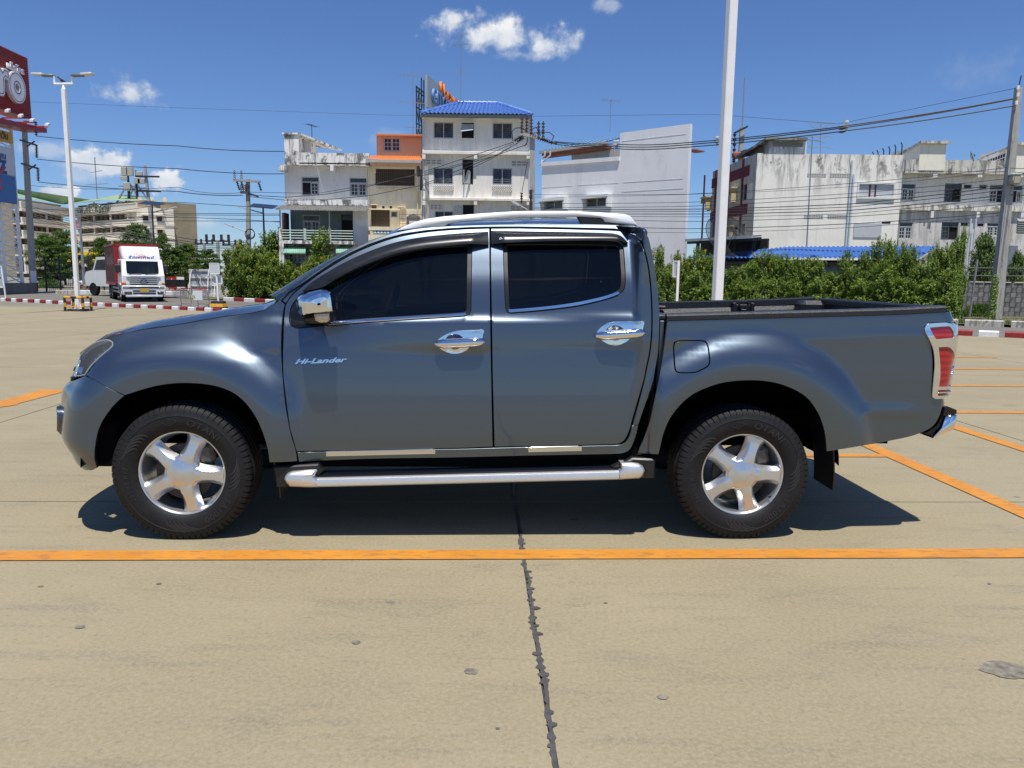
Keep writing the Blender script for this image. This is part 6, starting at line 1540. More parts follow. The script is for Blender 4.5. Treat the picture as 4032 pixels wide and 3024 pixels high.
# ---------- cream and orange house
def house_orange():
    Y = 50.0; B = Bld('orange_house', 'narrow cream house with orange top storey and orange tile canopy', at_line('H1', 1203, 800, Y), at_line('H1', 1842, 800, Y))
    CR = plaster('cream_wall', (.86,.77,.56), (.45,.38,.26), .3, .45, None, 3, .15); ORW = plaster('orange_wall', (.76,.36,.23), (.45,.20,.13), .3, .3, None, 3, .2)
    a0, a1, z0, z1 = B.rect('H1', 1203, 560, 1842, 1660)
    g1 = B.rect('H1', 1296, 648, 1756, 846); g2 = B.rect('H1', 1246, 1138, 1460, 1335); g3 = B.rect('H1', 1476, 1150, 1556, 1226)
    B.wall('wall', CR, a0, a1, GZ, z1, 0, 8, [g1, g2, g3])
    BR = mat('brown_grille', (.16,.11,.075), .6, .2, var=.2)
    for g, cols in ((g1, 20), (g2, 11)):
        mb = MB(); mb.box(g[0], g[1], .11, .13, g[2], g[3]); o = mb.build('window', mat('grille_shade', (.055,.045,.035), .7, 0, var=.4, scale=1.2), B.root); mb = MB(); w = (g[1]-g[0])/cols
        for i in range(cols+1): mb.box(g[0]+w*i-.012, g[0]+w*i+.012, -.05, -.03, g[2], g[3])
        k = max(3, int((g[3]-g[2])/.24))
        for j in range(k+1): z = g[2]+(g[3]-g[2])*j/k; mb.box(g[0], g[1], -.055, -.028, z-.012, z+.012)
        for i in range(cols):
            for j in range(k): c = (g[0]+w*(i+.5), g[2]+(g[3]-g[2])*(j+.5)/k); mb.tube([(c[0]+w*.36*math.cos(t), -.04, c[1]+(g[3]-g[2])/k*.40*math.sin(t)) for t in np.linspace(0, 2*math.pi, 7)[:-1]], .010, 4, True)
        mb.build('grille', BR, o)
    slider(B, g3, 0, n=1, louvre=False)
    B.box('window_hood', CR, 'H1', 1280, 630, 1778, 648, -.28, .05, -.15)
    for x in (1283, 1766): B.box('hood_side', CR, 'H1', x, 648, x+12, 700, -.25, .05, -.15)
    bk = B.rect('H1', 1300, 848, 1768, 902, -.1); n = 14; w = (bk[1]-bk[0])/n
    for i in range(n):
        c = (bk[0]+w*(i+.5), (bk[2]+bk[3])/2); mb = MB(); mb.tube([(c[0]+w*.40*math.cos(t), -.06, c[1]+(bk[3]-bk[2])*.42*math.sin(t)) for t in np.linspace(0, 2*math.pi, 13)[:-1]], .035, 6, True); mb.build('ornament_block', CR, B.root, 40)
    OT = mat('orange_roof_tile', (.62,.20,.055), .45, 0, var=.2, scale=5); c = B.rect('H1', 1210, 486, 1842, 552, -.5); n = 26; w = (c[1]-c[0])/n
    mb = MB(); rows = []
    for j in range(5): t = j/4; rows.append([(w*.02+w*.96*i/6, -.05-.75*t, (1-t)*(c[3]-c[2])*.95+.05*math.sin(math.pi*i/6)) for i in range(7)])
    mb.grid(rows); tm = mb.mesh('roof_tile', OT, 60)
    for i in range(n): obj('roof_tile', tm, None, B.root, (c[0]+w*i, 0, c[2]+.02))
    mb = MB(); mb.box(c[0]-.08, c[1], -.92, -.78, c[2]-.16, c[2]+.0); mb.build('gutter', mat('gutter_grey', (.42,.42,.40), .6, 0, var=.15), B.root)
    ob = .55; u = B.rect('H1', 1306, 250, 1842, 492, ob); uw = B.rect('H1', 1380, 274, 1593, 447, ob); B.wall('upper_wall', ORW, u[0], u[1], u[2]-.3, u[3], ob, 6, [uw])
    PINK = mat('pink_frame', (.60,.40,.36), .6, 0, var=.1); casement(B, uw, ob, 0, 'LL', frame=PINK)
    vents(B, B.rect('H1', 1620, 266, 1838, 292, ob), 9, 1, ob-.02, ORW)
    e = B.rect('H1', 1292, 230, 1842, 258, ob-.4); n = 22; w = (e[1]-e[0])/n; mb = MB(); mb.add([(0,-.45,0),(w*.96,-.45,0),(w*.96,.9,.20),(0,.9,.20),(0,-.45,.07),(w*.48,-.45,.12),(w*.96,-.45,.07),(0,.9,.27),(w*.48,.9,.32),(w*.96,.9,.27)], [(0,1,6,5,4),(4,5,8,7),(5,6,9,8)]); tm = mb.mesh('roof_tile', OT)
    for i in range(n): obj('roof_tile', tm, None, B.root, (e[0]+w*i, ob, e[2]))
    for (x0,y0,x1,y1,b0) in ((1240,1066,1318,1078,-.3),(1228,1124,1586,1136,-.35),(1556,1092,1655,1102,-.3)): B.box('window_hood', CR, 'H1', x0, y0, x1, y1, b0, .02, -.15)
    for (x0,y0,x1,y1) in ((1248,1078,1303,1118),(1372,1092,1400,1118),(1462,1092,1490,1118)): B.box('vent_opening', BLACKH if x0 > 1300 else mat('brown_shutter', (.20,.12,.07), .7, 0, var=.2), 'H1', x0, y0, x1, y1, -.01, .03, 0)
    tb = B.rect('H1', 1213, 1338, 1842, 1362, -1.6); mb = MB(); mb.box(tb[0], tb[1], -1.7, 0, tb[2]-.1, tb[3]); mb.build('terrace_slab', CR, B.root)
    bl = B.rect('H1', 1270, 1365, 1620, 1432, -1.6); n = 9; BLU = mat('blue_baluster', (.28,.40,.47), .5, 0, var=.15); mb = MB(); h = bl[3]-bl[2]; mb.lathe([(.05,0),(.10,h*.12),(.13,h*.3),(.06,h*.55),(.11,h*.8),(.06,h)], 'z', 10); bm_ = mb.mesh('baluster', BLU, 50)
    for i in range(n): obj('baluster', bm_, None, B.root, (bl[0]+(bl[1]-bl[0])*(i+.5)/n, -1.6, bl[2]))
    mb = MB(); mb.box(tb[0], tb[1], -1.75, -1.45, GZ, bl[2]); mb.build('wall', CR, B.root)
    cg = B.rect('H1', 1580, 1140, 1842, 1340, -1.5)
    mb = MB();
    for i in range(17): x = cg[0]+(cg[1]-cg[0])*i/16; mb.cyl((x,-1.5,cg[2]),(x,-1.5,cg[3]),.012,n=5)
    for z in (cg[2]+.2, (cg[2]+cg[3])/2, cg[3]-.25): mb.box(cg[0], cg[1], -1.52, -1.48, z-.012, z+.012)
    mb.build('terrace_cage', BR, B.root)
    tk = B.rect('H1', 1656, 1182, 1822, 1335, -.9); r = (tk[1]-tk[0])/2; cx = (tk[0]+tk[1])/2; h = tk[3]-tk[2]
    T = thing('water_tank', 'round stainless steel water tank on the terrace of the cream house', 'water tank', tuple(Vector((B.P0.x, B.P0.y, 0))+Vector(B.d)*cx+Vector(B.n)*-.8+Vector((0,0,tk[2]))), 0)
    mb = MB(); pr = [(r*.95,0),(r,.05)]+[(r*(1-.02*(i%2)), .1+h*.62*i/10) for i in range(11)]+[(r*.85,h*.82),(r*.5,h*.93),(r*.2,h*.97),(r*.2,h),(0,h)]; mb.lathe(pr, 'z', 28); mb.build('drum', mat('tank_steel', (.42,.42,.41), .25, .9, var=.1), T, 50)
    mb = MB(); mb.box(-.18,.22,-r-.012,-r+.05,h*.12,h*.42); mb.build('sticker', WPAINT, T)
    tube_thing(B.root, 'drain_pipe', [(.07,-.08,GZ),(.07,-.08,z1-.2)], .04, CR); tube_thing(B.root, 'drain_pipe', [(a1-.25,-.08,GZ),(a1-.25,-.08,z1-.1)], .04, CR)
    y = B.q('H2', 203, 480, 3); yagi(B.root, (y[0], 3, u[3]), 4.6, ((.92,1.7,8,.35),(.55,1.7,9,.25),(.2,1.1,5,.5)), GALV)
    return B
house_orange()
# ---------- blue-roofed house
def tile_slope(B, P, m, rows, cols_at, name='roof_tile', skip=None):
    """wavy tiles over a roof plane: P = (eave_left, eave_right, ridge_left, ridge_right) local points; cut to the trapezoid"""
    e0, e1, r0, r1 = [Vector(p) for p in P]; n_ = (e1-e0).cross(r0-e0).normalized()
    if n_.z < 0: n_ = -n_
    ex = (e1-e0).normalized(); up = n_.cross(ex); up = up if up.z > 0 else -up; H = (r0-e0).dot(up); W = (e1-e0).length; tw = W/cols_at; th = H/rows
    l0 = (r0-e0).dot(ex); l1 = (r1-e0).dot(ex)
    mb = MB(); g = []
    for j in range(2): g.append([(tw*i/6, 0+th*1.12*j, .035*math.sin(2*math.pi*i/6)+(.045 if j == 0 else .005)) for i in range(7)])
    mb.grid(g); mb.grid([[(p[0], p[1], p[2]) for p in g[0]], [(p[0], p[1]+.01, p[2]-.05) for p in g[0]]]); me = mb.mesh(name, m, 50)
    M = Matrix((( ex.x, up.x, n_.x, 0), (ex.y, up.y, n_.y, 0), (ex.z, up.z, n_.z, 0), (0,0,0,1)))
    for r in range(rows):
        y = th*r; f = (y+th*.5)/H; x0 = l0*f; x1 = W+(l1-W)*f
        for c in range(cols_at):
            x = tw*c
            if x < x0-tw*.4 or x+tw > x1+tw*.4: continue
            o = obj(name, me, None, B.root); o.matrix_local = Matrix.Translation(e0+ex*x+up*y)@M
    mb = MB(); mb.add([tuple(p-n_*.03) for p in (e0, e1, r1, r0)], [(0,1,2,3)]); mb.build('roof_deck', m, B.root)
def house_blue():
    Y = 49.6; B = Bld('blue_roof_house', 'four-storey beige house with glazed blue tile roof', at_line('H2', 302, 900, Y), at_line('H2', 1450, 900, Y))
    WL = plaster('beige_wall', (.82,.79,.73), (.52,.44,.32), .35, .55, None, 3, .1); TR = plaster('beige_trim', (.84,.81,.74), (.45,.41,.33), .45, .4, None, 3, .3)
    a0, a1, z0, z1 = B.rect('H2', 302, 495, 1450, 1620)
    hs = [B.rect('H2', *r) for r in ((420,537,632,710),(718,546,845,706),(1041,544,1251,717),(418,1017,628,1196),(725,932,838,1193),(1040,1022,1248,1200),(432,1474,630,1560),(730,1410,845,1620))]
    B.wall('wall', WL, a0, a1, GZ, z1, 0, 9, hs)
    for i in (0, 2, 3, 5, 6): slider(B, hs[i])
    for i in (1, 4, 7):
        h = hs[i]; mb = MB(); mb.box(h[0], h[1], .08, .10, h[2], h[3]); o = mb.build('window', BLACKH, B.root)
        mb = MB(); [mb.cyl((h[0]+(h[1]-h[0])*(k+.5)/8,.05,h[2]),(h[0]+(h[1]-h[0])*(k+.5)/8,.05,h[3]),.010,n=5) for k in range(8)]; mb.box(h[0],h[0]+.04,-.02,.06,h[2],h[3]); mb.box(h[1]-.04,h[1],-.02,.06,h[2],h[3]); mb.box(h[0],h[1],-.02,.06,h[3]-.04,h[3]); mb.build('window_bars', DARKST, o)
    RUST = plaster('flaking_shutter', (.46,.49,.50), (.25,.20,.15), .5, .4, None, 3, .4, scale=3)
    s = B.rect('H2', 716, 550, 842, 650, -.3); mb = MB(); mb.add([(s[0],-.06,s[3]),(s[1],-.06,s[3]),(s[1]-.02,-.62,s[2]+.12),(s[0]-.04,-.62,s[2]+.02),(s[0],-.03,s[3]),(s[1],-.03,s[3]),(s[1],-.59,s[2]+.12),(s[0],-.59,s[2]+.02)], [(0,1,2,3),(7,6,5,4),(0,4,5,1),(2,6,7,3)]); mb.build('shutter', RUST, B.root)
    s = B.rect('H2', 738, 1045, 806, 1186, -.3); mb = MB(); mb.box(s[0], s[0]+.05, -.62, -.02, s[2], s[3]); mb.add([(s[0],-.55,s[2]),(s[1],-.10,s[2]),(s[1],-.10,s[3]),(s[0]+.25,-.5,s[3])], [(0,1,2,3)]); mb.build('shutter', RUST, B.root)
    B.box('shutter', WOODW, 'H2', 640, 1418, 726, 1520, -.08, -.02, -.05)
    for r, c, k in (((340,931,505,985),3,2),((1240,947,1402,1001),3,2),((384,1407,508,1456),3,2),((1232,1420,1396,1468),3,2)): vents(B, B.rect('H2', *r), c, k, -.11, TR)
    for r in ((420,1202,630,1258),(1038,1206,1246,1266)):
        q = B.rect('H2', *r, -.1); mb = MB(); mb.box(q[0], q[1], -.03, .0, q[2], q[3]); o = mb.build('screen_backing', mat('screen_shade', (.30,.27,.23), .9, 0, var=.1), B.root); n, k = 9, 5; w = (q[1]-q[0])/n; hh = (q[3]-q[2])/k; me = MB().box(0, w*.62, 0, .08, 0, hh*.92).mesh('screen_block', TR)
        for j in range(k):
            for i in range(n): obj('screen_block', me, None, o, (q[0]+w*i+(w*.45 if j % 2 else .0), -.11, q[2]+hh*j))
    for y in ((843,878),(1336,1365)):
        l = B.rect('H2', 312, y[0], 1440, y[1], -.4); mb = MB(); mb.bbox(l[0]-.05, l[1]+.05, -.42, .05, l[2], l[3], .02); mb.build('ledge', TR, B.root)
        for x in (318, 862, 1418): b = B.rect('H2', x-17, y[1], x+17, y[1]+44, -.4); mb = MB(); mb.box(b[0], b[1], -.40, .02, b[2], b[3]+.02); mb.build('bracket', TR, B.root)
    g = B.rect('H2', 290, 458, 1456, 492, -.7); mb = MB(); mb.box(g[0], g[1], -.78, -.62, g[2], g[3]); mb.build('gutter', mat('dark_gutter', (.075,.09,.085), .5, .2, var=.2), B.root)
    mb = MB(); mb.box(g[0]+.1, g[1]-.1, -.62, 9.6, g[2]+.02, g[2]+.12); mb.build('soffit', TR, B.root)
    f = B.rect('H2', 300, 492, 1448, 512, -.02); mb = MB(); mb.box(f[0], f[1], -.10, .02, f[2]-.0, f[3]); mb.build('frieze', TR, B.root)
    e0 = B.q('H2', 288, 446, -.8); e1 = B.q('H2', 1460, 452, -.8); bd = 4.2; r0 = B.q('H2', 683, 331, bd); r1 = B.q('H2', 1100, 344, bd); ze = (e0[1]+e1[1])/2; zr = (r0[1]+r1[1])/2
    BT = mat('glazed_blue_tile', (.17,.31,.66), .2, 0, var=.35, scale=2.2, coat=.5); E0, E1, R0, R1 = (e0[0],-.8,ze), (e1[0],-.8,ze), (r0[0],bd,zr), (r1[0],bd,zr)
    tile_slope(B, (E0, E1, R0, R1), BT, 8, 27)
    mb = MB(); mb.add([E0, (e0[0],9.6,ze), R0], [(0,1,2)]); mb.add([E1, (e1[0],9.6,ze), R1], [(0,1,2)]); mb.add([(e0[0],9.6,ze),(e1[0],9.6,ze),R1,R0], [(0,1,2,3)]); mb.build('roof_back', BT, B.root)
    for p, q in ((E0,R0),(R0,R1),(R1,E1)):
        p, q = Vector(p), Vector(q); n = int((q-p).length/.33)
        for i in range(n): mb = MB(); mb.cyl(p+(q-p)*i/n+Vector((0,0,.06)), p+(q-p)*(i+1.12)/n+Vector((0,0,.03)), .10, .08, 8); mb.build('ridge_tile', BT, B.root, 50)
    PIPE = mat('blue_white_pipe', (.55,.62,.68), .4, 0, var=.1)
    for x in (310, 1438): p = B.q('H2', x, 520, -.12); tube_thing(B.root, 'drain_pipe', [(p[0], -.12, GZ), (p[0], -.12, ze-.3)], .055, PIPE)
    return B
HB = house_blue()
def mast(k, xb, yb, xt, yt, Y, label, els, r=.03):
    a = atY(k, xb, yb, Y); b = atY(k, xt, yt, Y); t = thing('aerial_mast', label, 'antenna', (a.x, Y, a.z)); h = b.z-a.z
    mb = MB(); mb.cyl((0,0,0),(b.x-a.x,0,h),r,r*.7,6); mb.build('pole', GALV, t)
    for f, bl, n, rr, tl in els:
        mb = MB(); c = Vector(((b.x-a.x)*f, 0, h*f)); d = Vector((math.cos(rr), math.sin(rr), tl)).normalized(); mb.bar(c-d*bl/2, c+d*bl/2, .035, .035); sd = Vector((-d.y, d.x, .0)).normalized()
        for i in range(n): p = c-d*bl/2+d*bl*i/(n-1); mb.bar(p-sd*.35+Vector((0,0,-.12)), p+sd*.35+Vector((0,0,.12)), .014, .014)
        mb.build('aerial', GALV, t)
    return t
mast('D', 994, 225, 996, 72, 53.0, 'tall thin aerial mast with three aerials rising above the blue tiled roof', ((.97,1.0,5,.4,.5),(.84,1.1,5,.5,.25),(.48,1.0,5,.3,.6)))
def roof_sign():
    Y0 = 78.0; p0 = atY('H2', 362, 140, Y0); p1 = atY('H2', 700, 300, 92.0)
    B = Bld('rooftop_sign', 'grey rooftop signboard with orange and blue letters behind the blue tiled roof', at_line('H2', 355, 200, Y0), at_line('H2', 735, 300, 92.0), 'sign')
    pts = [(B.q('H2', x, y)) for x, y in ((362,140),(492,132),(735,312),(735,420),(362,250))]
    a = B.q('H2', 362, 250); t = B.q('H2', 492, 135); r = B.q('H2', 735, 315); zt = t[1]; zb = a[1]; L = r[0]
    mb = MB(); mb.box(0, L, 0, .2, zb-1.2, zt-.2); mb.build('panel', mat('sign_grey', (.36,.40,.43), .6, 0, var=.08), B.root)
    mb = MB()
    for i in range(4): x = -1.6+i*.8; mb.bar((x,.6,zb-6),(x,.6,zt-(.5 if i > 1 else 1.6)),.1,.1)
    for i in range(8): x = -1.6+i*.8; z = zb-5
    for z in (zb-4.5, zb-3, zb-1.5, zb, zt-1.7): mb.bar((-1.7,.6,z),(.9,.6,z),.1,.1)
    for i in range(3): mb.bar((-1.6+i*.8,.6,zb-4.5),(-.8+i*.8,.6,zb-3),.07,.07); mb.bar((-1.6+i*.8,.6,zb-1.5),(-.8+i*.8,.6,zb-3),.07,.07); mb.bar((-1.6+i*.8,.6,zb-1.5),(-.8+i*.8,.6,zb),.07,.07)
    mb.build('truss', DARKST, B.root)
    for body, m, zc, hh, x0 in (('Narawan', mat('orange_letter', (.70,.20,.03), .5, 0, var=.05), .74, 1.5, 2.2), ('CITY HOTEL', mat('blue_letter', (.16,.32,.62), .5, 0, var=.05), .30, 1.4, .6)):
        me = text_mesh(body, hh*1.35, .12, 'LEFT', 0, 1.02, .03); me.materials.append(m); me.transform(Matrix.Rotation(rad(90), 4, 'X')); obj('lettering', me, None, B.root, (x0*(L/8), -.2, zb-.6+(zt-zb+.6)*zc))
roof_sign()
# ---------- white building seen at an angle
def house_white():
    PL, PR = (1.62, 47.0), (9.10, 39.4)
    B = Bld('white_building', 'plain pale grey-white building with two hooded louvre windows and a raking parapet', PL, PR)
    WG = plaster('pale_grey_render', (.86,.86,.86), (.60,.61,.62), .35, .25, None, 3, .35, scale=.6)
    Q = lambda x, y, b=0: B.q('H3', x, y, b)
    hs = [B.rect('H3', 256, 1078, 474, 1172), B.rect('H3', 706, 1046, 946, 1148)]
    tl, tj, tr = Q(150, 712), Q(1080, 640), Q(1845, 240); tj2 = Q(1083, 342)
    poly = [(0.0, GZ), (tr[0], GZ), (tr[0], tr[1]), (tj2[0], tj2[1]), (tj[0], tj[1]), (0.0, tl[1])]
    pts = list(poly); ed = [(i, (i+1)%6) for i in range(6)]
    for h in hs: b0 = len(pts); pts += [(h[0],h[2]),(h[1],h[2]),(h[1],h[3]),(h[0],h[3])]; ed += [(b0+i, b0+(i+1)%4) for i in range(4)]
    r = delaunay_2d_cdt([Vector(p) for p in pts], ed, [], 0, 1e-6); vs = np.array([v[:] for v in r[0]]); fs = [f for f in r[2]]; cen = np.array([vs[list(f)].mean(0) for f in fs]); ok = inpoly(cen, poly)
    for h in hs: ok &= ~((cen[:,0] > h[0]) & (cen[:,0] < h[1]) & (cen[:,1] > h[2]) & (cen[:,1] < h[3]))
    mb = MB(); mb.add([(a, 0, z) for a, z in vs], [f for f, o in zip(fs, ok) if o])
    for h in hs: mb.quad((h[0],0,h[2]),(h[0],.16,h[2]),(h[0],.16,h[3]),(h[0],0,h[3])); mb.quad((h[1],0,h[2]),(h[1],.16,h[2]),(h[1],.16,h[3]),(h[1],0,h[3])); mb.quad((h[0],0,h[2]),(h[1],0,h[2]),(h[1],.16,h[2]),(h[0],.16,h[2])); mb.quad((h[0],0,h[3]),(h[1],0,h[3]),(h[1],.16,h[3]),(h[0],.16,h[3]))
    d = .22
    for i in range(1, 6):
        p, q = poly[i], poly[(i+1)%6]; mb.quad((p[0],0,p[1]),(q[0],0,q[1]),(q[0],d,q[1]),(p[0],d,p[1]))
    vd = np.array([PR[0], PR[1], 0]); vd = vd/np.linalg.norm(vd); vd = np.array([vd[0]*math.cos(.12)-vd[1]*math.sin(.12), vd[0]*math.sin(.12)+vd[1]*math.cos(.12), 0]); sa, sb = vd@B.d*6, vd@B.n*6
    mb.quad((tr[0],0,GZ),(tr[0]+sa,sb,GZ),(tr[0]+sa,sb,tr[1]-.4),(tr[0],0,tr[1])); mb.build('wall', WG, B.root, None, fix=False)
    c0, c1 = (0.0, tl[1]), tj; mb = MB(); mb.add([(c0[0],-.10,c0[1]-.02),(c1[0],-.10,c1[1]-.02),(c1[0],.30,c1[1]-.02),(c0[0],.30,c0[1]-.02),(c0[0],-.10,c0[1]+.20),(c1[0],-.10,c1[1]+.20),(c1[0],.30,c1[1]+.20),(c0[0],.30,c0[1]+.20)], [(0,3,2,1),(4,5,6,7),(0,1,5,4),(1,2,6,5),(2,3,7,6),(3,0,4,7)]); mb.build('coping', WG, B.root)
    mb = MB(); mb.box(tj[0], tj[0]+.2, .22, 2.6, tj[1]-.3, tj2[1]-.05); mb.add([(tj[0]-.9,2.6,tj[1]-.5),(tj[0]+.1,2.6,tj[1]-.5),(tj[0]+.1,2.6,tj2[1]-.1),(tj[0]-.05,2.6,tj2[1]-.12)], [(0,1,2,3)]); mb.build('return_wall', WG, B.root)
    for h, hd in zip(hs, (B.rect('H3', 222, 1050, 496, 1082, -.2), B.rect('H3', 680, 1020, 970, 1050, -.2))):
        slider(B, h, .02, glass=mat('grey_louvre', (.07,.08,.07), .2, 0, var=.4, scale=1)); mb = MB(); mb.box(hd[0], hd[1], -.42, .0, hd[2], hd[3]); mb.box(hd[0], hd[0]+.10, -.40, .0, h[2]-.05, hd[2]); mb.box(hd[1]-.10, hd[1], -.40, .0, h[2]-.05, hd[2]); mb.build('window_hood', WG, B.root)
    for (x0,y0,x1,y1) in ((165,942,565,917),(620,912,1065,884),(1120,880,1770,838),(1110,982,1770,944),(1100,432,1800,352)):
        p, q = Q(x0, y0), Q(x1, y1); mb = MB(); mb.bar((p[0],-.004,p[1]),(q[0],-.004,q[1]),.012,.03); mb.build('render_joint', mat('joint_shade', (.68,.69,.70), .9, 0, var=.1), B.root)
    bb = 2.6; w = [Q(275, 600, bb), Q(978, 600, bb)]; zt = Q(600, 575, bb)[1]; zf = Q(600, 530, bb)[1]
    mb = MB(); mb.box(.02, w[1][0]+.3, bb, bb+5, 3, zt); mb.build('rear_wall', plaster('rear_cream', (.50,.48,.43), (.3,.28,.24), .3, .3), B.root)
    mb = MB(); mb.box(w[0][0], w[1][0], bb-.35, bb+.1, zt, zf); mb.build('fascia', mat('orange_fascia', (.34,.10,.05), .6, 0, var=.15), B.root)
    mb = MB(); mb.box(w[0][0]-.1, w[1][0], bb-.55, bb-.3, zf-.02, zf+.16); mb.build('gutter', mat('gutter_grey', (.42,.42,.40), .6, 0, var=.15), B.root)
    e0, e1 = (w[0][0]-.1, bb-.5, zf+.1), (w[1][0]-.6, bb-.5, zf+.1); rz = Q(940, 400, bb+3.4); l = Q(300, 478, bb+3.4)
    tile_slope(B, (e0, e1, (w[0][0]+.2, bb+3.4, rz[1]), (w[1][0]+.8, bb+3.4, rz[1])), mat('pale_blue_tile', (.20,.34,.52), .25, 0, var=.3, scale=2), 7, 17)
    for pl in (((325,540),(322,585),(205,690)), ((268,540),(262,590),(232,610),(232,660))): tube_thing(B.root, 'drain_pipe', [(*[Q(x,y,bb-.7)[0]], bb-.7, Q(x,y,bb-.7)[1]) for x, y in pl], .05, WPAINT)
    y = Q(972, 350, 3.5); yagi(B.root, (y[0], 3.5, rz[1]-.2), 1.9, ((.95,1.1,5,1.0),), GALV)
    k0, k1 = B.q('H3', 1842, 520, 1.2), B.q('H3', 1892, 590, 1.2); mb = MB(); mb.bbox(k0[0]-.3, k1[0], 1.2, 2.2, k1[1]+.3, k0[1], .05); mb.build('gutter_box', mat('orange_fascia', (.34,.10,.05), .6), B.root)
    return B
house_white()
# ---------- stained white block, maroon-banded flank
def block_stained():
    Y = 45.0; B = Bld('stained_building', 'streaked white concrete building with mould-blackened parapet and roof stair tower', at_line('H4', 972, 1000, Y), at_line('H5', 706, 1000, Y), 'building')
    a0 = 0.0; a1 = B.q('H5', 706, 1000)[0]; zt = B.q('H4', 1500, 468)[1]
    SW = plaster('streaked_white_wall', (.92,.88,.78), (.10,.096,.084), .90, .52, zt, 3.0, .38, scale=.9)
    hs = [B.rect('H4', *r) for r in ((1590,705,1816,757),(1860,705,2092,762),(1552,1196,1782,1250),(1832,1196,2060,1250))]; hb = B.rect('H5', 224, 1176, 600, 1318)
    B.wall('wall', SW, a0, a1, GZ, zt, 0, 9, hs+[hb], rev=.12)
    for h, c in zip(hs, (8,8,8,8)): vents(B, h, c, 2, 0, mat('vent_white', (.58,.57,.52), .8, 0, var=.15))
    mb = MB(); mb.box(hb[0], hb[1], .05, .08, hb[2], hb[3]); o = mb.build('window', mat('boarded_panel', (.52,.53,.55), .6, 0, var=.05), B.root)
    B.box('window_bar', mat('maroon_bar', (.10,.02,.025), .6, 0, var=.1), 'H5', 340, 1180, 356, 1312, .0, .05, 0, o); B.box('window_bar', _MATS['maroon_bar'], 'H5', 402, 1180, 416, 1312, .0, .05, 0, o)
    fr = MB(); f = .10; fr.box(hb[0]-f,hb[1]+f,-.06,.0,hb[3],hb[3]+f); fr.box(hb[0]-f,hb[1]+f,-.10,.0,hb[2]-f,hb[2]); fr.box(hb[0]-f,hb[0],-.06,.0,hb[2],hb[3]); fr.box(hb[1],hb[1]+f,-.06,.0,hb[2],hb[3]); fr.build('window_surround', WHITE, o)
    lb = B.rect('H7', 232, 85, 655, 250, -.02); mb = MB(); mb.box(lb[0], lb[1]-.5, -.05, -.01, lb[2], lb[3]); mb.build('boarded_opening', _MATS['boarded_panel'], B.root); mb = MB(); mb.box(lb[1]-.5, lb[1], -.02, .05, lb[2]+.9, lb[3]); mb.build('dark_opening', BLACKH, B.root)
    t = B.rect('H4', 1130, 300, 1586, 470); tv = B.rect('H4', 1186, 328, 1545, 386); B.wall('stair_tower', SW, t[0], t[1], zt-.02, t[3], 0.004, 3.5, [tv]); vents(B, tv, 10, 3, 0, mat('vent_dark', (.28,.27,.24), .8, 0, var=.3))
    s = B.rect('H4', 990, 285, 1588, 320, -.1); mb = MB(); mb.add([(s[0],.5,s[2]-.35),(s[0]+.5,-.25,s[3]-.12),(s[1],-.25,s[3]-.12),(s[1],4,s[3]-.12),(s[0],4,s[2]-.35),(s[0],.5,s[2]-.2),(s[0]+.5,-.25,s[3]+.04),(s[1],-.25,s[3]+.04),(s[1],4,s[3]+.04),(s[0],4,s[2]-.2)], [(0,1,2,3,4),(9,8,7,6,5),(0,5,6,1),(1,6,7,2),(2,7,8,3),(3,8,9,4),(4,9,5,0)]); mb.build('tower_roof', plaster('dark_slab', (.30,.29,.26), (.06,.06,.05), .8, .5, None, 3, .6), B.root)
    n = B.rect('H4', 1070, 360, 1135, 468, .8); mb = MB(); mb.box(n[0], n[1], .7, 3.4, zt, n[3]); mb.build('stair_head', plaster('grey_shade_wall', (.38,.37,.34), (.1,.1,.09), .6, .5), B.root)
    PIPE = _MATS['blue_white_pipe']
    for x in (146, 172): p = B.q('H5', x, 980, -.1); tube_thing(B.root, 'drain_pipe', [(p[0],-.1,GZ),(p[0]+.03,-.1,zt-(.35 if x < 160 else 1.1))], .055, PIPE)
    for i, (x, y) in enumerate(((690,720),(620,745),(555,765),(490,785),(428,805),(378,822))):
        p = B.q('H5', x+8, y+30, .4+.8*i); q = B.q('H5', x-6, y, .4+.8*i); mb = MB(); mb.bar((p[0],.4+.8*i,zt-.1),(p[0],.4+.8*i,p[1]),.05,.05); mb.bar((p[0],.4+.8*i,p[1]),(q[0],.4+.8*i,q[1]),.05,.05); mb.build('wire_bracket', DARKST, B.root)
    FL = Bld('stained_flank', '', (13.28, 52.9), (B.P0.x, B.P0.y-.0)); bpy.data.objects.remove(FL.root); d = FL
    fl_root = bpy.data.objects.new('flank', None); COL.objects.link(fl_root); fl_root.parent = B.root; fl_root.matrix_parent_inverse = Matrix.Identity(4)
    inv_b = (Matrix.Translation((B.P0.x, B.P0.y, 0))@Matrix.Rotation(B.ang, 4, 'Z')).inverted(); fl_root.matrix_local = inv_b@Matrix.Translation((d.P0.x, d.P0.y, 0))@Matrix.Rotation(d.ang, 4, 'Z')
    d.root = fl_root; Lf = (Vector((B.P0.x, B.P0.y))-d.P0).length; zl = d.q('H4', 375, 682)[1]
    FW = plaster('flank_grey_wall', (.58,.54,.45), (.18,.165,.14), .65, .55, zt, 3, .35); MAR = plaster('maroon_paint', (.16,.035,.045), (.08,.03,.035), .4, .3)
    wins = [d.rect('H4', *r) for r in ((405,1000,443,1140),(700,895,750,1052),(828,822,945,1012),(805,1300,868,1465),(892,1290,908,1455),(675,1345,730,1460))]
    mb = MB(); d.wall('flank_wall', FW, 0, Lf-.002, GZ, zt, 0, 2, wins)
    for i, h in enumerate(wins): mb = MB(); mb.box(h[0], h[1], .10, .12, h[2], h[3]); mb.build('window', DGL, d.root)
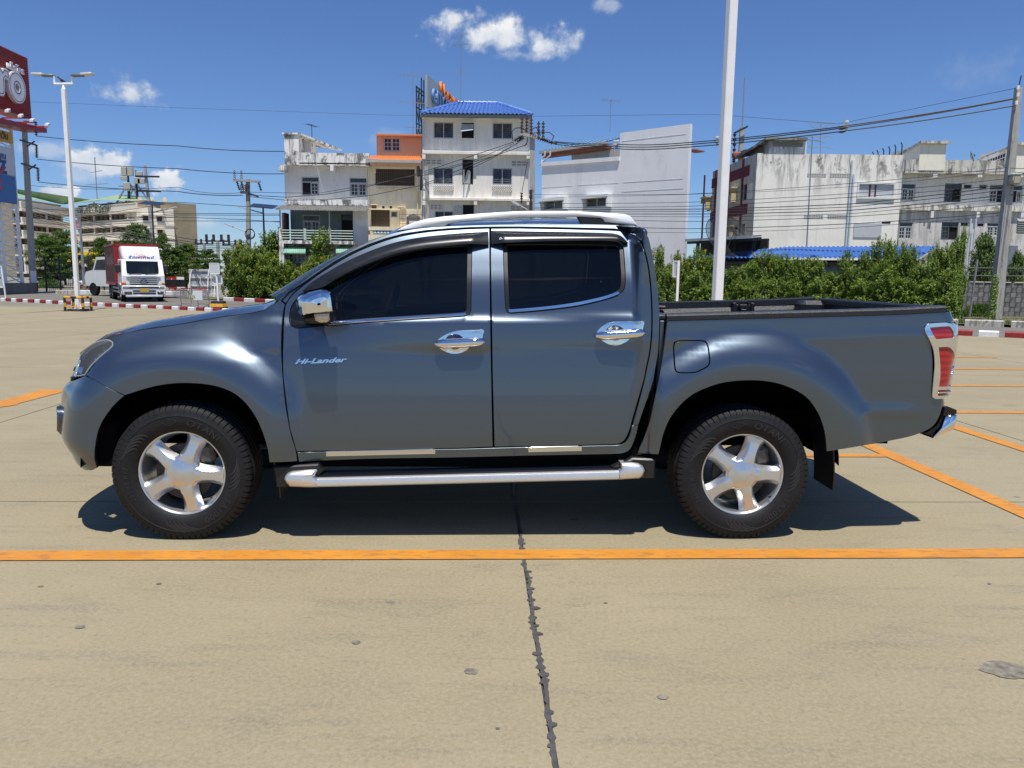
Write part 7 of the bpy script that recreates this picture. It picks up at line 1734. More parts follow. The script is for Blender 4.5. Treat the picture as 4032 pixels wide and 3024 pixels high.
    YH = mat('yellow_hood', (.62,.50,.28), .7, 0, var=.12)
    for h in (wins[0], wins[1], wins[5]): mb = MB(); mb.box(h[0]-.15, h[1]+.35, -.45, 0, h[3], h[3]+.10); mb.box(h[1]+.1, h[1]+.25, -.40, 0, h[2], h[3]); mb.box(h[0]-.15, h[0]-.05, -.40, 0, h[2]+(h[3]-h[2])*.6, h[3]); mb.build('window_hood', YH, d.root)
    for (x0,y0,x1,y1,x2,y2) in ((375,920,835,720,0,0),(360,1290,812,1180,0,0)):
        p, q = d.q('H4', x0, y0), d.q('H4', x1, y1); z = (p[1]+q[1])/2; mb = MB(); mb.box(0, Lf-1.1, -.05, 0, z-.05, z+.55); mb.build('band', MAR, d.root)
    for x, y in ((378,800),(512,800),(665,800),(828,800)): p = d.q('H4', x, y); mb = MB(); mb.box(p[0]-.12, p[0]+.12, -.052, 0, GZ, zt-.02); mb.build('pilaster', MAR, d.root)
    m = B.q('H4', 1750, 380, 2.0)
    return B
RBk = block_stained()
mast('H4', 1583, 1640, 1655, 265, 36.2, 'thin steel aerial pole standing in front of the streaked wall', ((.97,.9,2,.2,-.1),), .035)
mast('H4', 1750, 470, 1752, 105, 47.0, 'rooftop aerial with four short crossbars on the streaked building', ((.98,1.3,2,.0,.0),(.85,.9,2,.1,.0),(.55,1.1,2,.0,.0),(.2,1.2,2,.05,.0)))
# ---------- right-hand row
def row_right():
    Y = 50.0; B = Bld('terrace_row', 'grey terrace row with stained parapet and cream roof stair towers', at_line('H5', 640, 1200, Y), at_line('H5', 2250, 1200, Y), 'building')
    WL = plaster('row_wall', (.74,.72,.67), (.30,.28,.25), .35, .45, None, 3, .25); PA = plaster('row_parapet', (.66,.63,.56), (.10,.098,.088), .85, .55, None, 3, .5, scale=1.4); CT_ = plaster('row_cream', (.86,.81,.66), (.40,.35,.27), .3, .3, None, 3, .25)
    a0 = B.q('H5', 660, 1200)[0]; a1 = B.q('H5', 2300, 1200)[0]; zp = B.q('H5', 1500, 1040, -.7); zt = B.q('H5', 1500, 915, -.7)
    up = [B.rect('H5', *r) for r in ((688,1168,842,1362),(1158,1168,1342,1370),(1364,1174,1460,1230),(1532,1176,1626,1234),(1644,1180,1828,1380),(1885,1190,2010,1380))]
    lo = [B.rect('H7', *r, -.55) for r in ((752,68,920,275),(1250,72,1446,278),(1470,70,1572,128),(1660,80,1755,132),(1776,78,1955,240))]
    zm = B.q('H5', 1300, 1410)[1]
    B.wall('upper_wall', WL, a0, a1, zm-.3, zp[1]+.1, 0, 9, up); casement(B, up[0], 0, .28, 'LL'); casement(B, up[1], 0, .28, 'LO', frame=mat('dark_frame', (.10,.10,.095), .6, 0, var=.1)); slider(B, up[2], n=1); slider(B, up[3], n=1); casement(B, up[4], 0, .28, 'LG'); casement(B, up[5], 0, .28, 'OL')
    mb = MB(); mb.box(a0, a1, -.7, -.5, zp[1], zt[1]); mb.box(a0, a1, -.7, .1, zp[1]-.12, zp[1]+.02); mb.build('parapet', PA, B.root)
    for x in (1052, 1540, 1990): r = B.rect('H5', x-24, 1042, x+24, 1100, -.6); mb = MB(); mb.box(r[0], r[1], -.68, 0, r[2], zp[1]-.1); mb.build('beam_end', WL, B.root)
    for (x0, x1, y0, y1, xr0, xr1) in ((886,1168,738,1026,548,1215),(1925,2240,755,1048,1480,2300)):
        t = B.rect('H5', x0, y0, x1, y1, -.74); mb = MB(); mb.box(t[0], t[1], -.74, 3, t[2], t[3]); tw = mb.build('stair_tower', CT_, B.root)
        mb = MB(); r0 = B.q('H5', xr0, y0+100, 3.2); r1 = B.q('H5', xr1, y0-10, -.8); mb.add([(r0[0],3.6,t[3]-.62),(t[0]-.1,-.95,t[3]),(r1[0],-.95,t[3]),(r1[0],3.6,t[3]),(t[0]+1,3.6,t[3]),(r0[0],3.6,t[3]-.45),(t[0]-.1,-.95,t[3]+.16),(r1[0],-.95,t[3]+.16),(r1[0],3.6,t[3]+.16),(t[0]+1,3.6,t[3]+.16)], [(0,1,2,3,4),(9,8,7,6,5),(0,5,6,1),(1,6,7,2),(2,7,8,3),(3,8,9,4),(4,9,5,0)]); mb.build('tower_roof', PA, tw)
        sl = B.q('H5', xr0+170 if x0 < 1000 else 1575, 900, 1.6); mb = MB(); mb.add([(sl[0],1.6,zt[1]-.2),(t[0],.3,zt[1]-.2),(t[0],.3,t[3]-.05),(sl[0],1.6,t[3]-.45)], [(0,1,2,3)]); w_ = mb.build('stair_wall', WL, tw)
        n = 9; me = None
        for i in range(n):
            for j in range(2):
                f0, f1 = (i+.12)/n, (i+.82)/n; P = lambda f: Vector((sl[0]+(t[0]-sl[0])*f, 1.6-1.3*f-.03, 0)); b_ = t[3]-1.15+.36*((f0+f1)/2)+j*.27; p, q = P(f0), P(f1); mb = MB(); mb.add([(p.x,p.y,b_),(q.x,q.y,b_),(q.x,q.y,b_+.20),(p.x,p.y,b_+.20)], [(0,1,2,3)]); mb.build('vent_hole', BLACKH, w_)
    ld = B.rect('H5', 672, 1408, 2300, 1466, -.8); mb = MB(); mb.box(ld[0], ld[1], -.8, .1, ld[2], ld[3]); mb.build('ledge', plaster('row_ledge', (.82,.78,.67), (.14,.13,.11), .8, .5, None, 3, .6, scale=1.5), B.root)
    for x in (985, 1283, 1482): r = B.rect('H5', x-10, 1408, x+10, 1466, -.82); mb = MB(); mb.box(r[0], r[1], -.86, -.78, r[2], r[3]); mb.build('ledge_rib', WL, B.root)
    for x in (1024, 1522, 2005): r = B.rect('H5', x-16, 1478, x+16, 1540, -.75); mb = MB(); mb.box(r[0], r[1], -.78, -.5, r[2], ld[2]); mb.build('beam_end', WHITE, B.root)
    B.wall('lower_wall', plaster('row_lower', (.66,.64,.60), (.18,.17,.15), .55, .6, None, 3, .4), a0, a1, GZ, zm-.25, -.55, 9, lo)
    casement(B, lo[0], -.55, .28, 'LL'); casement(B, lo[1], -.55, .26, 'LO', frame=_MATS['dark_frame']); slider(B, lo[2], -.55, n=1); slider(B, lo[3], -.55, n=1); casement(B, lo[4], -.55, .28, 'LL')
    for x in (1585, 1645): p = B.q('H7', x, 150, -.9); tube_thing(B.root, 'drain_pipe', [(p[0],-.9,GZ),(p[0],-.9,B.q('H7',x,30,-.9)[1])], .06, _MATS['blue_white_pipe'])
    r = B.rect('H7', 2130, 40, 2260, 215, -1.2);
    for i in range(7): z = r[2]+(r[3]-r[2])*i/7; mb = MB(); mb.add([(r[0],-1.3,z),(r[1],-1.3,z),(r[1],-1.1,z+.18),(r[0],-1.1,z+.18)], [(0,1,2,3)]); mb.build('louvre_slat', GALV, B.root)
    return B
row_right()
def dish(k, x, y, Y, r, label, m, az, tilt, legs=True):
    c = atY(k, x, y, Y); t = thing('satellite_dish', label, 'satellite dish', (c.x, Y, c.z)); mb = MB(); rows = []
    for i in range(6): rr = r*i/5; rows.append([(rr*math.cos(a), rr*math.sin(a), .35*rr*rr/r) for a in np.linspace(0, 2*math.pi, 25)])
    mb.grid(rows); o = mb.build('reflector', m, t, 50, (0,0,0), (tilt, 0, az)); mb = MB()
    for a in np.linspace(0, 2*math.pi, 4)[:-1]: mb.cyl((r*.9*math.cos(a), r*.9*math.sin(a), .28*r),(0,0,r*.85),.012,n=5)
    mb.cyl((0,0,r*.8),(0,0,r*.92),.05,n=8); mb.tube([(r*math.cos(a), r*math.sin(a), .35*r) for a in np.linspace(0,2*math.pi,25)[:-1]], .014, 5, True); mb.build('feed_arm', DARKST, o)
    if legs: mb = MB(); mb.cyl((0,0,0),(0,.1,-2.2),.05,n=8); mb.build('stand', DARKST, t)
    return t
def mesh_dish_mat():
    m = bpy.data.materials.new('black_mesh_dish'); nt, N, L, P = nodes_of(m); P.inputs['Base Color'].default_value = (.02,.02,.02,1); tr = N.new('ShaderNodeBsdfTransparent'); mx = N.new('ShaderNodeMixShader'); mx.inputs[0].default_value = .52
    tc = N.new('ShaderNodeTexCoord'); nz = N.new('ShaderNodeTexNoise'); nz.inputs['Scale'].default_value = 40; L.new(tc.outputs['Object'], nz.inputs['Vector']); mr = N.new('ShaderNodeMapRange'); mr.inputs[3].default_value = .42; mr.inputs[4].default_value = .62; L.new(nz.outputs[0], mr.inputs[0]); L.new(mr.outputs[0], mx.inputs[0])
    L.new(P.outputs[0], mx.inputs[1]); L.new(tr.outputs[0], mx.inputs[2]); L.new(mx.outputs[0], N['Material Output'].inputs[0]); return m
dish('H6', 895, 300, 34.5, 1.15, 'large black mesh satellite dish behind the tall lamp post', mesh_dish_mat(), rad(20), rad(55))
dish('H5', 1438, 880, 48.5, .30, 'small yellow satellite dish on the parapet between the cream stair towers', mat('yellow_dish', (.62,.58,.22), .5, 0, var=.1), rad(60), rad(70), False)
# ---------- carport and blue shed
def carport():
    p = [atY('H6', 445, 236, 37.0), atY('H6', 1216, 286, 33.0)]
    B = Bld('carport', 'open carport with dark corrugated sheet roof beside the pale white building', (p[0].x, 37.0), (p[1].x, 33.0), 'carport')
    L = B.q('H6', 1216, 286)[0]; zf = (p[0].z+p[1].z)/2; SH = mat('carport_sheet', (.20,.23,.23), .5, .3, var=.15)
    for i in range(10):
        mb = MB(); rows = []
        for j in range(9): u = (i+j/8)/10*L; r = .03*math.cos(j*math.pi/2); rows.append([(u,0,zf+r),(u-2.8,3.2,zf+.25+r)])
        mb.grid(rows); mb.build('roof_sheet', SH, B.root, 50)
    mb = MB(); mb.bar((0,-.02,zf-.02),(L,-.02,zf-.02),.06,.12); mb.build('edge_flashing', mat('flashing', (.46,.50,.50), .5, .3, var=.1), B.root)
    for i in range(4): mb = MB(); mb.bar((-.35-.7*i,.4+.8*i,zf-.1+.06*i),(L-.35-.7*i,.4+.8*i,zf-.1+.06*i),.08,.14); mb.build('purlin', DARKST, B.root)
    for x in (.3, L*.35):
        for y in (.5, 2.8): mb = MB(); mb.box(x-.06,x+.06,y-.06,y+.06,GZ,zf-.05); mb.build('post', DARKST, B.root)
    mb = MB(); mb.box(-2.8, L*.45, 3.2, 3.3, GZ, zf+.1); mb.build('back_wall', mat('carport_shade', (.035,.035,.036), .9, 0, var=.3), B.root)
    for i in range(int(L*.5/.22)): mb = MB(); mb.box(-1.6+i*.22, -1.54+i*.22, 2.6, 2.65, GZ, zf-.9); mb.build('gate_bar', DARKST, B.root)
carport()
def blue_shed():
    pa = atY('H6', 900, 505, 34.0); pb = atY('H7', 1000, 480, 30.5)
    B = Bld('blue_roof_shed', 'long low shed with bright blue sheet roof behind the hedge', (pa.x-1.5, 34.5), (pb.x, 30.5), 'shed')
    L = B.q('H7', 1000, 480)[0]; ze = B.q('H6', 1700, 492)[1]; bd = 3.6; zr = B.q('H6', 2150, 358, bd)[1]; lr = B.q('H6', 1555, 362, bd)[0]; rr = B.q('H7', 1222, 330, bd)[0]
    BL = mat('blue_roof_sheet', (.045,.135,.40), .55, 0, var=.22, scale=1.6); n = 26
    for i in range(n):
        mb = MB(); u0, u1 = L*i/n, L*(i+1)/n; rows = []
        nr = 9
        for j in range(nr):
            f = j/(nr-1); row = []
            for k in range(9):
                u = u0+(u1-u0)*k/8; t0 = max(0, min(1, u/max(lr, .01))); zz = ze+(zr-ze)*f*min(1, .35+.65*t0) if u < lr else ze+(zr-ze)*f; x = u+(rr-L)*f*(u/L); row.append((x, -.3+(bd+.3)*f, zz+.028*math.cos(k*math.pi*.5)+(.012 if j % 2 == 0 else 0)))
            rows.append(row)
        mb.grid(rows); mb.build('roof_sheet', BL, B.root, 35)
    mb = MB(); mb.add([(rr,bd,zr-.05),(L,-.3,ze-.05),(L+.05,-.3,ze-.25),(rr+.05,bd,zr-.25)], [(0,1,2,3)]); mb.add([(rr,bd,zr-.05),(rr+1.2,bd+2.5,ze-.3),(L,-.3,ze-.05)], [(0,1,2)]); mb.build('gable', plaster('shed_gable', (.20,.17,.14), (.06,.05,.04), .6, .5), B.root)
    mb = MB(); mb.box(.3, L-.5, .2, 3.2, GZ, ze-.1); mb.build('wall', plaster('shed_wall', (.42,.43,.44), (.2,.2,.19), .4, .5), B.root)
    mb = MB(); mb.box(0, L, -.25, .0, ze-.28, ze-.08); mb.build('eave_board', BLACKH, B.root)
    vv = B.rect('H6', 918, 598, 1082, 634, .19); vents(B, vv, 5, 1, .15, WOODW)
    for x0, x1 in ((2060, 2200),): r = B.rect('H6', x0, 560, x1, 650, .18); mb = MB(); mb.box(r[0], r[1], .12, .19, r[2], r[3]); mb.build('window', mat('pale_blue_glass', (.30,.38,.42), .2, 0, var=.3), B.root)
    for x in (1165,): r = B.rect('H6', x-5, 530, x+5, 620, -.1); tube_thing(B.root, 'vent_pipe', [(r[0],-.1,r[2]-1),(r[0],-.1,r[3])], .04, WPAINT)
blue_shed()
# ---------- block wall with rail fence on the right
def block_wall():
    a = ground('P6', -40, 1262); b = ground('P6', 980, 1285); B = Bld('block_wall', 'grey concrete block wall behind the right utility pole', (a.x-1.5, a.y+.2), (b.x+1.0, a.y-1.4), 'wall')
    L = (Vector((b.x+1.0,a.y-1.4))-Vector((a.x-1.5,a.y+.2))).length; zt = B.q('P6', 300, 680)[1]; bw, bh = .40, .205; nr = max(4, int(round(zt/bh))); bh = zt/nr; nc = int(L/bw)+1; r_ = random.Random(5)
    BM = [plaster('block_grey_%s' % s, c, (.05,.05,.047), .75, .55, None, 3, .45, scale=3) for s, c in (('light', (.30,.295,.28)), ('mid', (.24,.235,.225)), ('dark', (.18,.176,.17)))]
    mes = []
    for m in BM: mb = MB(); mb.bbox(.006, bw-.006, 0, .14, .006, bh-.006, .006); mes.append(mb.mesh('block', m))
    mb = MB(); mb.box(0, L, .010, .13, 0, zt-.004); bk = mb.build('mortar', mat('mortar_dark', (.12,.118,.11), .95, 0, var=.3), B.root)
    for j in range(nr):
        for i in range(nc):
            x = bw*i-(bw/2 if j % 2 else 0)
            if x < -.01 or x+bw > L+.2: continue
            obj('block', mes[r_.choice((0,0,1,1,1,2))], None, B.root, (x, r_.uniform(-.006,.006), bh*j))
    CP = mat('cream_coping', (.62,.56,.40), .8, 0, var=.25, scale=3); x = 0.1
    while x < L-.4: w = r_.uniform(.32,.5); mb = MB(); mb.bbox(x, x+w, -.03, .16, zt+.002, zt+.05, .008); mb.build('coping', CP, B.root); x += w+r_.uniform(.0,.25)
    mb = MB(); mb.tube([(-1,.07,zt+.30),(L+1,.07,zt+.30)], .02, 6); mb.tube([(-1,.07,zt+.62),(L+1,.07,zt+.62)], .02, 6)
    for i in range(int(L/.16)): mb.cyl((.1+i*.16,.07,zt+.05),(.1+i*.16,.07,zt+.62),.008,n=4)
    mb.build('top_rail', DARKST, B.root)
    F_ = thing('wire_fence', 'thin wire mesh fence with steel posts in front of the block wall', 'fence', (B.P0.x, B.P0.y, 0), B.ang)
    for x in (1.2, 3.9, 6.6): mb = MB(); mb.cyl((x,-.9,0),(x+.08,-.9,2.35),.04,n=8); mb.build('fence_post', GALV, F_, 40)
    mb = MB()
    for i in range(int(L/.3)): mb.cyl((i*.3,-.88,.05),(i*.3,-.88,2.1),.0022,n=3,cap=False)
    for j in range(5): mb.cyl((0,-.88,.1+j*.45),(L,-.88,.1+j*.45),.0022,n=3,cap=False)
    o = mb.build('wire_mesh', GALV, F_); o['kind'] = 'stuff'
block_wall()
# ================================================================== VEGETATION
def leaf_mat(name, c1, c2, trans=.35):
    m = bpy.data.materials.new(name); nt, N, L, P = nodes_of(m); P.inputs['Roughness'].default_value = .5; P.inputs['Specular IOR Level'].default_value = .35
    g = N.new('ShaderNodeNewGeometry'); rp = N.new('ShaderNodeValToRGB'); rp.color_ramp.elements[0].color = (*c1, 1); rp.color_ramp.elements[1].color = (*c2, 1); L.new(g.outputs['Random Per Island'], rp.inputs[0])
    L.new(rp.outputs[0], P.inputs['Base Color']); t = N.new('ShaderNodeBsdfTranslucent'); hs = N.new('ShaderNodeHueSaturation'); hs.inputs['Value'].default_value = 1.5; hs.inputs['Hue'].default_value = .49; L.new(rp.outputs[0], hs.inputs['Color']); L.new(hs.outputs[0], t.inputs[0])
    mx = N.new('ShaderNodeMixShader'); mx.inputs[0].default_value = trans; L.new(P.outputs[0], mx.inputs[1]); L.new(t.outputs[0], mx.inputs[2]); L.new(mx.outputs[0], N['Material Output'].inputs[0]); return m
LEAF1 = leaf_mat('hedge_leaves', (.030,.075,.010), (.28,.39,.06), .28); LEAF2 = leaf_mat('tree_leaves', (.045,.10,.018), (.14,.22,.04)); LEAF3 = leaf_mat('mango_leaves', (.05,.11,.022), (.20,.28,.08))
FLOW = mat('yellow_flowers', (.75,.50,.02), .6, 0, var=.15, scale=8); BARK = mat('bark', (.11,.085,.06), .9, 0, var=.35, scale=9, bump=.5, bscale=30)
class Leaves:
    def __init__(s): s.v = []; s.f = []
    def leaf(s, p, d, n, l, w):
        d = d.normalized(); sd = d.cross(n)
        if sd.length < 1e-4: sd = d.cross(Vector((1,0,0)))
        sd.normalize(); u = sd.cross(d); b = len(s.v); q = p+d*(l*.45); t = p+d*l-u*(l*.10)
        s.v += [p[:], (q+sd*w-u*w*.35)[:], t[:], (q-sd*w-u*w*.35)[:]]; s.f += [(b,b+1,b+2), (b,b+2,b+3)]
    def mesh(s, name, m):
        me = bpy.data.meshes.new(name); me.from_pydata(s.v, [], s.f); me.materials.append(m); me.update(); return me
def rvec(r):
    while True:
        v = Vector((r.uniform(-1,1), r.uniform(-1,1), r.uniform(-1,1)))
        if .05 < v.length < 1: return v
def bush_meshes(seed, tufts=175, per=36, l=.20, w=.036, m=LEAF1):
    """unit bush: about 1 m radius, 2 m tall (z 0..2), ragged top with upright shoots"""
    r = random.Random(seed); lv = Leaves(); fl = Leaves(); st = MB(); tips = []
    for i in range(tufts):
        a = r.uniform(0, 6.283); z = r.random()**.75; rad_ = (.50+.5*math.sin(math.pi*min(1, .18+z*.80)))*(.45+.55*r.random()**.4)*1.0
        nn = .80+.62*mnoise.noise(Vector((math.cos(a)*1.6+seed*3.1, math.sin(a)*1.6, z*2.4)))
        rad_ *= nn; top = 1.60+.75*mnoise.noise(Vector((math.cos(a)*1.3, math.sin(a)*1.3+seed*5.3, .5)))
        tips.append(Vector((rad_*math.cos(a), rad_*math.sin(a), .06+z*top)))
    for i in range(26): a = r.uniform(0, 6.283); q = r.uniform(.1,.75); tips.append(Vector((q*math.cos(a), q*math.sin(a), 1.62+r.uniform(.0,.42)*(1-.4*q))))
    for i, p in enumerate(tips):
        out = Vector((p.x, p.y, (p.z-.9)*.5)); out = out.normalized() if out.length > .05 else Vector((0,0,1)); up = (out*.7+Vector((0,0,.9))).normalized(); L_ = r.uniform(.16,.34)
        for j in range(per):
            t = r.random(); a = r.uniform(0, 6.283); b = p-up*L_*.5+up*L_*t; side = (Vector((math.cos(a), math.sin(a), r.uniform(-.5,.45)))+out*.35); s_ = r.uniform(.6,1.15)*(1-.25*t)
            lv.leaf(b+side*.02, side, (up+rvec(r)*.5), l*s_, w*s_*1.1)
        if i % 5 == 0: st.tube([(p.x*.1, p.y*.1, 0), (p.x*.45, p.y*.45, p.z*.45), (p.x*.9, p.y*.9, p.z*.97)], [.02,.013,.006], 4)
    for i in range(15):
        p = r.choice([q for q in tips if q.z > 1.0 or q.y < -.5])
        for j in range(12):
            d = rvec(r); lv_p = p+Vector((d.x*.10, d.y*.10, .06+d.z*.08)); fl.leaf(lv_p, rvec(r), rvec(r), .075, .032)
    return lv.mesh('foliage', m), fl.mesh('flowers', FLOW), st.mesh('stems', BARK)
BV = [bush_meshes(s) for s in (1, 2, 3, 4, 5)]
_nb = [0]
def col_on_line(k, x, A, D):
    d = ray(*nat(k, x, 300)); dx, dy = d[0], d[1]; t = (A.x*dy-A.y*dx)/(D.y*dx-D.x*dy); return A+D*t
def bush(k, x, ytop, wpx, depth, label, flowers=True, group='hedge shrubs along the far kerb', seed=None, wide=1.0):
    A = FA+FN*depth; p = col_on_line(k, x, A, FD_); z0 = G(p.x, p.y); zt = atY(k, x, ytop, p.y).z; i = _nb[0] if seed is None else seed; _nb[0] += 1; r = random.Random(100+i)
    hw = wpx/CROP[k][2]/FPX*p.y*.5*1.12*wide; root = thing('shrub', label, 'shrub', (p.x, p.y, z0), r.uniform(0, 6.28), group); s = Vector((hw, hw*r.uniform(.85,1.1), (zt-z0)/2.0)); root.scale = s
    f, fl, st = BV[i % 5]; obj('foliage', f, None, root); obj('stems', st, None, root)
    if flowers: obj('flowers', fl, None, root)['kind'] = 'stuff'
    return root
LBL1 = 'green shrub dotted with yellow flowers in the hedge left of the pickup cab'; LBL2 = 'leafy green shrub in the hedge behind the pickup bed'; LBL3 = 'green shrub topped with yellow flowers in the hedge behind the pickup bed'
for a in ((500,985,190,1.4),(590,915,200,1.9),(690,930,220,1.3),(800,970,230,1.5),(700,1010,240,1.0),(880,1030,200,1.2),(960,1015,210,1.5),(1060,1075,180,1.3),(560,1080,200,.8),(830,1140,230,.8),(980,1160,220,.8),(1150,1150,190,1.0),(1260,1100,200,1.2),(1360,1060,220,1.4),(1500,1070,220,1.2),(1600,1060,210,1.4),(1320,1180,230,.8)): bush('L3', *a[:3], a[3], 'yellow-flowered green hedge shrub '+('beside the propped display boards' if a[0] < 760 else 'below the weathered house' if a[0] < 1200 else 'beside the pickup windscreen pillar'), group='yellow-flowered hedge shrubs left of the pickup cab')
bush('L3', 925, 775, 300, 3.2, 'tall bushy green shrub rising behind the flowered hedge by the weathered house', False, None, wide=.95)
bush('L3', 1430, 805, 270, 2.4, 'tall slim green shrub in front of the green awnings', False, None)
for a in ((130,375,180,2.0,1),(250,575,210,1.5,0),(360,450,200,1.9,0),(480,470,200,1.6,1),(600,412,250,1.8,1),(720,470,200,1.9,1),(300,640,260,1.0,0),(560,640,280,.9,0),(850,640,220,1.4,1),(960,655,220,1.8,0),(1080,600,240,1.6,1),(1200,545,250,1.5,0),(1340,430,230,1.9,1),(1470,430,240,1.9,1),(1590,480,240,1.7,0),(1720,500,240,1.6,0),(1860,500,250,1.7,0),(1990,520,240,1.6,0),(780,780,300,.8,0),(1100,770,300,.8,0),(1400,740,300,.8,0),(1700,760,300,.8,0),(2000,740,300,.8,0)):
    w_ = 'beside the slim white sign post' if a[0] < 500 else 'beside the tall white lamp post' if a[0] < 900 else 'before the low end of the blue shed roof' if a[0] < 1500 else 'before the middle of the blue shed roof'
    bush('H6', a[0], a[1], a[2], a[3], ('flowering hedge shrub ' if a[4] else 'leafy green hedge shrub ')+w_, bool(a[4]), 'flowering hedge shrubs behind the bed' if a[4] else 'plain hedge shrubs behind the bed')
for a in ((0,640,260,1.4),(160,440,200,1.7),(280,600,240,1.3),(400,430,200,1.7),(520,300,180,2.0),(660,255,190,2.1),(740,420,200,1.7),(840,350,180,2.0),(930,390,200,1.8),(620,560,300,1.0),(1060,540,240,1.4),(1170,430,230,1.7),(1290,370,240,1.9),(1410,300,220,2.0),(350,760,300,.8),(800,700,320,.8),(1130,760,320,.8),(1400,640,260,1.0),(1330,960,240,.7)):
    bush('H7', a[0], a[1], a[2], a[3], 'leafy green hedge shrub '+('in front of the right end of the blue shed roof' if a[0] < 1000 else 'between the blue shed and the block wall'), False, 'plain hedge shrubs behind the bed')
bush('H7', 1500, 185, 150, 2.6, 'thin upright shoot of shrub poking above the hedge near the block wall', False, None)
# ---- trees
def tree_meshes(seed, tiers, m, l=.42, w=.085, n=2600, trunk_r=.05, layered=True):
    """unit tree: height 1, crown radius about .45"""
    r = random.Random(seed); lv = Leaves(); st = MB(); st.tube([(0,0,0),(.012,.005,.3),(.0,.0,.62),(.01,0,.9)], [trunk_r*.5,trunk_r*.38,trunk_r*.25,trunk_r*.08], 8); clumps = []
    for (z, R_, th, k) in tiers:
        for i in range(k):
            a = r.uniform(0, 6.283); q = R_*math.sqrt(r.random())*(.75+.35*mnoise.noise(Vector((math.cos(a)*2+seed, math.sin(a)*2, z*4)))); clumps.append((Vector((q*math.cos(a), q*math.sin(a), z+r.uniform(-th,th)-.10*q)), th))
            if i % 3 == 0: st.tube([(0,0,z-.10),(q*.5*math.cos(a),q*.5*math.sin(a),z-.03),(q*.95*math.cos(a),q*.95*math.sin(a),z)], [.010,.007,.003], 4)
    per = max(8, n//len(clumps))
    for c, th in clumps:
        for j in range(per):
            d = rvec(r); p = c+Vector((d.x*.055, d.y*.055, d.z*.022 if layered else d.z*.05)); dr = Vector((p.x, p.y, r.uniform(-.35,.2)))+rvec(r)*.35; lv.leaf(p, dr, Vector((0,0,1))+rvec(r)*.5, l*.05*r.uniform(.6,1.2), w*.05*r.uniform(.7,1.2))
    return lv.mesh('crown', m), st.mesh('trunk', BARK, 40)
TV = [tree_meshes(1, [(.20,.34,.03,50),(.34,.46,.03,80),(.50,.50,.03,100),(.66,.46,.03,90),(.80,.40,.03,70),(.90,.30,.03,50),(.97,.18,.03,24)], LEAF2, 1.0, .26, 12000),
      tree_meshes(2, [(.22,.36,.05,60),(.38,.46,.05,90),(.55,.50,.04,100),(.70,.46,.04,90),(.84,.36,.04,60),(.95,.22,.04,30)], LEAF2, 1.0, .26, 12000),
      tree_meshes(3, [(.30,.36,.10,90),(.50,.44,.12,120),(.70,.42,.12,110),(.86,.28,.08,60),(.95,.14,.05,20)], LEAF3, 1.0, .26, 12000, layered=False)]
def tree(k, x, ytop, wpx, Y, v, label, group=None, zb=None, rz=0.0):
    p = atY(k, x, ytop, Y); z0 = G(p.x, Y)-.05 if zb is None else zb; h = p.z-z0; hw = wpx/CROP[k][2]/FPX*Y*.5/.45
    t = thing('tree', label, 'tree', (p.x, Y, z0), rz, group); t.scale = (hw, hw, h); c, s = TV[v]; obj('crown', c, None, t); obj('trunk', s, None, t); return t
tree('L2', 470, 700, 430, 78, 0, 'tiered green tree between the white sign lattice and the lamp post', rz=.3)
tree('L2', 620, 655, 380, 92, 1, 'darker tree behind the tiered tree, in front of the balconied apartment block', rz=1.9)
tree('L2', 1010, 735, 320, 84, 0, 'tiered green tree partly hidden by the red lorry body', rz=2.6)
tree('L2', 1370, 590, 420, 100, 1, 'green tree standing above the white lorry cab', rz=4.0)
tree('L2', 1630, 690, 230, 96, 0, 'small green tree right of the lorry, by the end of the apartment block', rz=5.1)
tree('L2', 1740, 835, 380, 74, 1, 'low spreading green tree right of the lorry cab', rz=.9)
tree('L3', 70, 925, 420, 82, 0, 'spreading tiered tree beyond the trolleys', rz=3.3)
tree('L3', 290, 975, 330, 110, 1, 'distant pale green tree under the wires left of the hedge', rz=1.2)
tree('H7', 1780, 215, 400, 37, 2, 'large-leaved mango tree behind the block wall and utility pole', rz=.4)
tree('H7', 2150, 420, 280, 36, 2, 'smaller large-leaved tree at the end of the block wall', rz=2.2)
def weeds():
    for nm, k, x, y, n, h, lab in (('weed_clump','L2',500,1180,260,.9,'grey-green weed bush behind the far railing, left'), ('weed_clump','P6',120,1190,160,.55,'straggly weeds at the foot of the block wall')):
        q = ground(k, x, y+70) if k == 'L2' else ground(k, x, y+80); r = random.Random(int(x)); lv = Leaves(); sc = q.y*.02
        for i in range(n*8):
            d = rvec(r); lv.leaf(Vector((d.x*h*1.4, d.y*h*.6, abs(d.z)*h+.05)), Vector((d.x, d.y, .8))+rvec(r)*.5, rvec(r), .16, .022)
        tag(obj('weed_clump', lv.mesh('weed_clump', LEAF2), None, None, q), lab, 'weeds')
weeds()
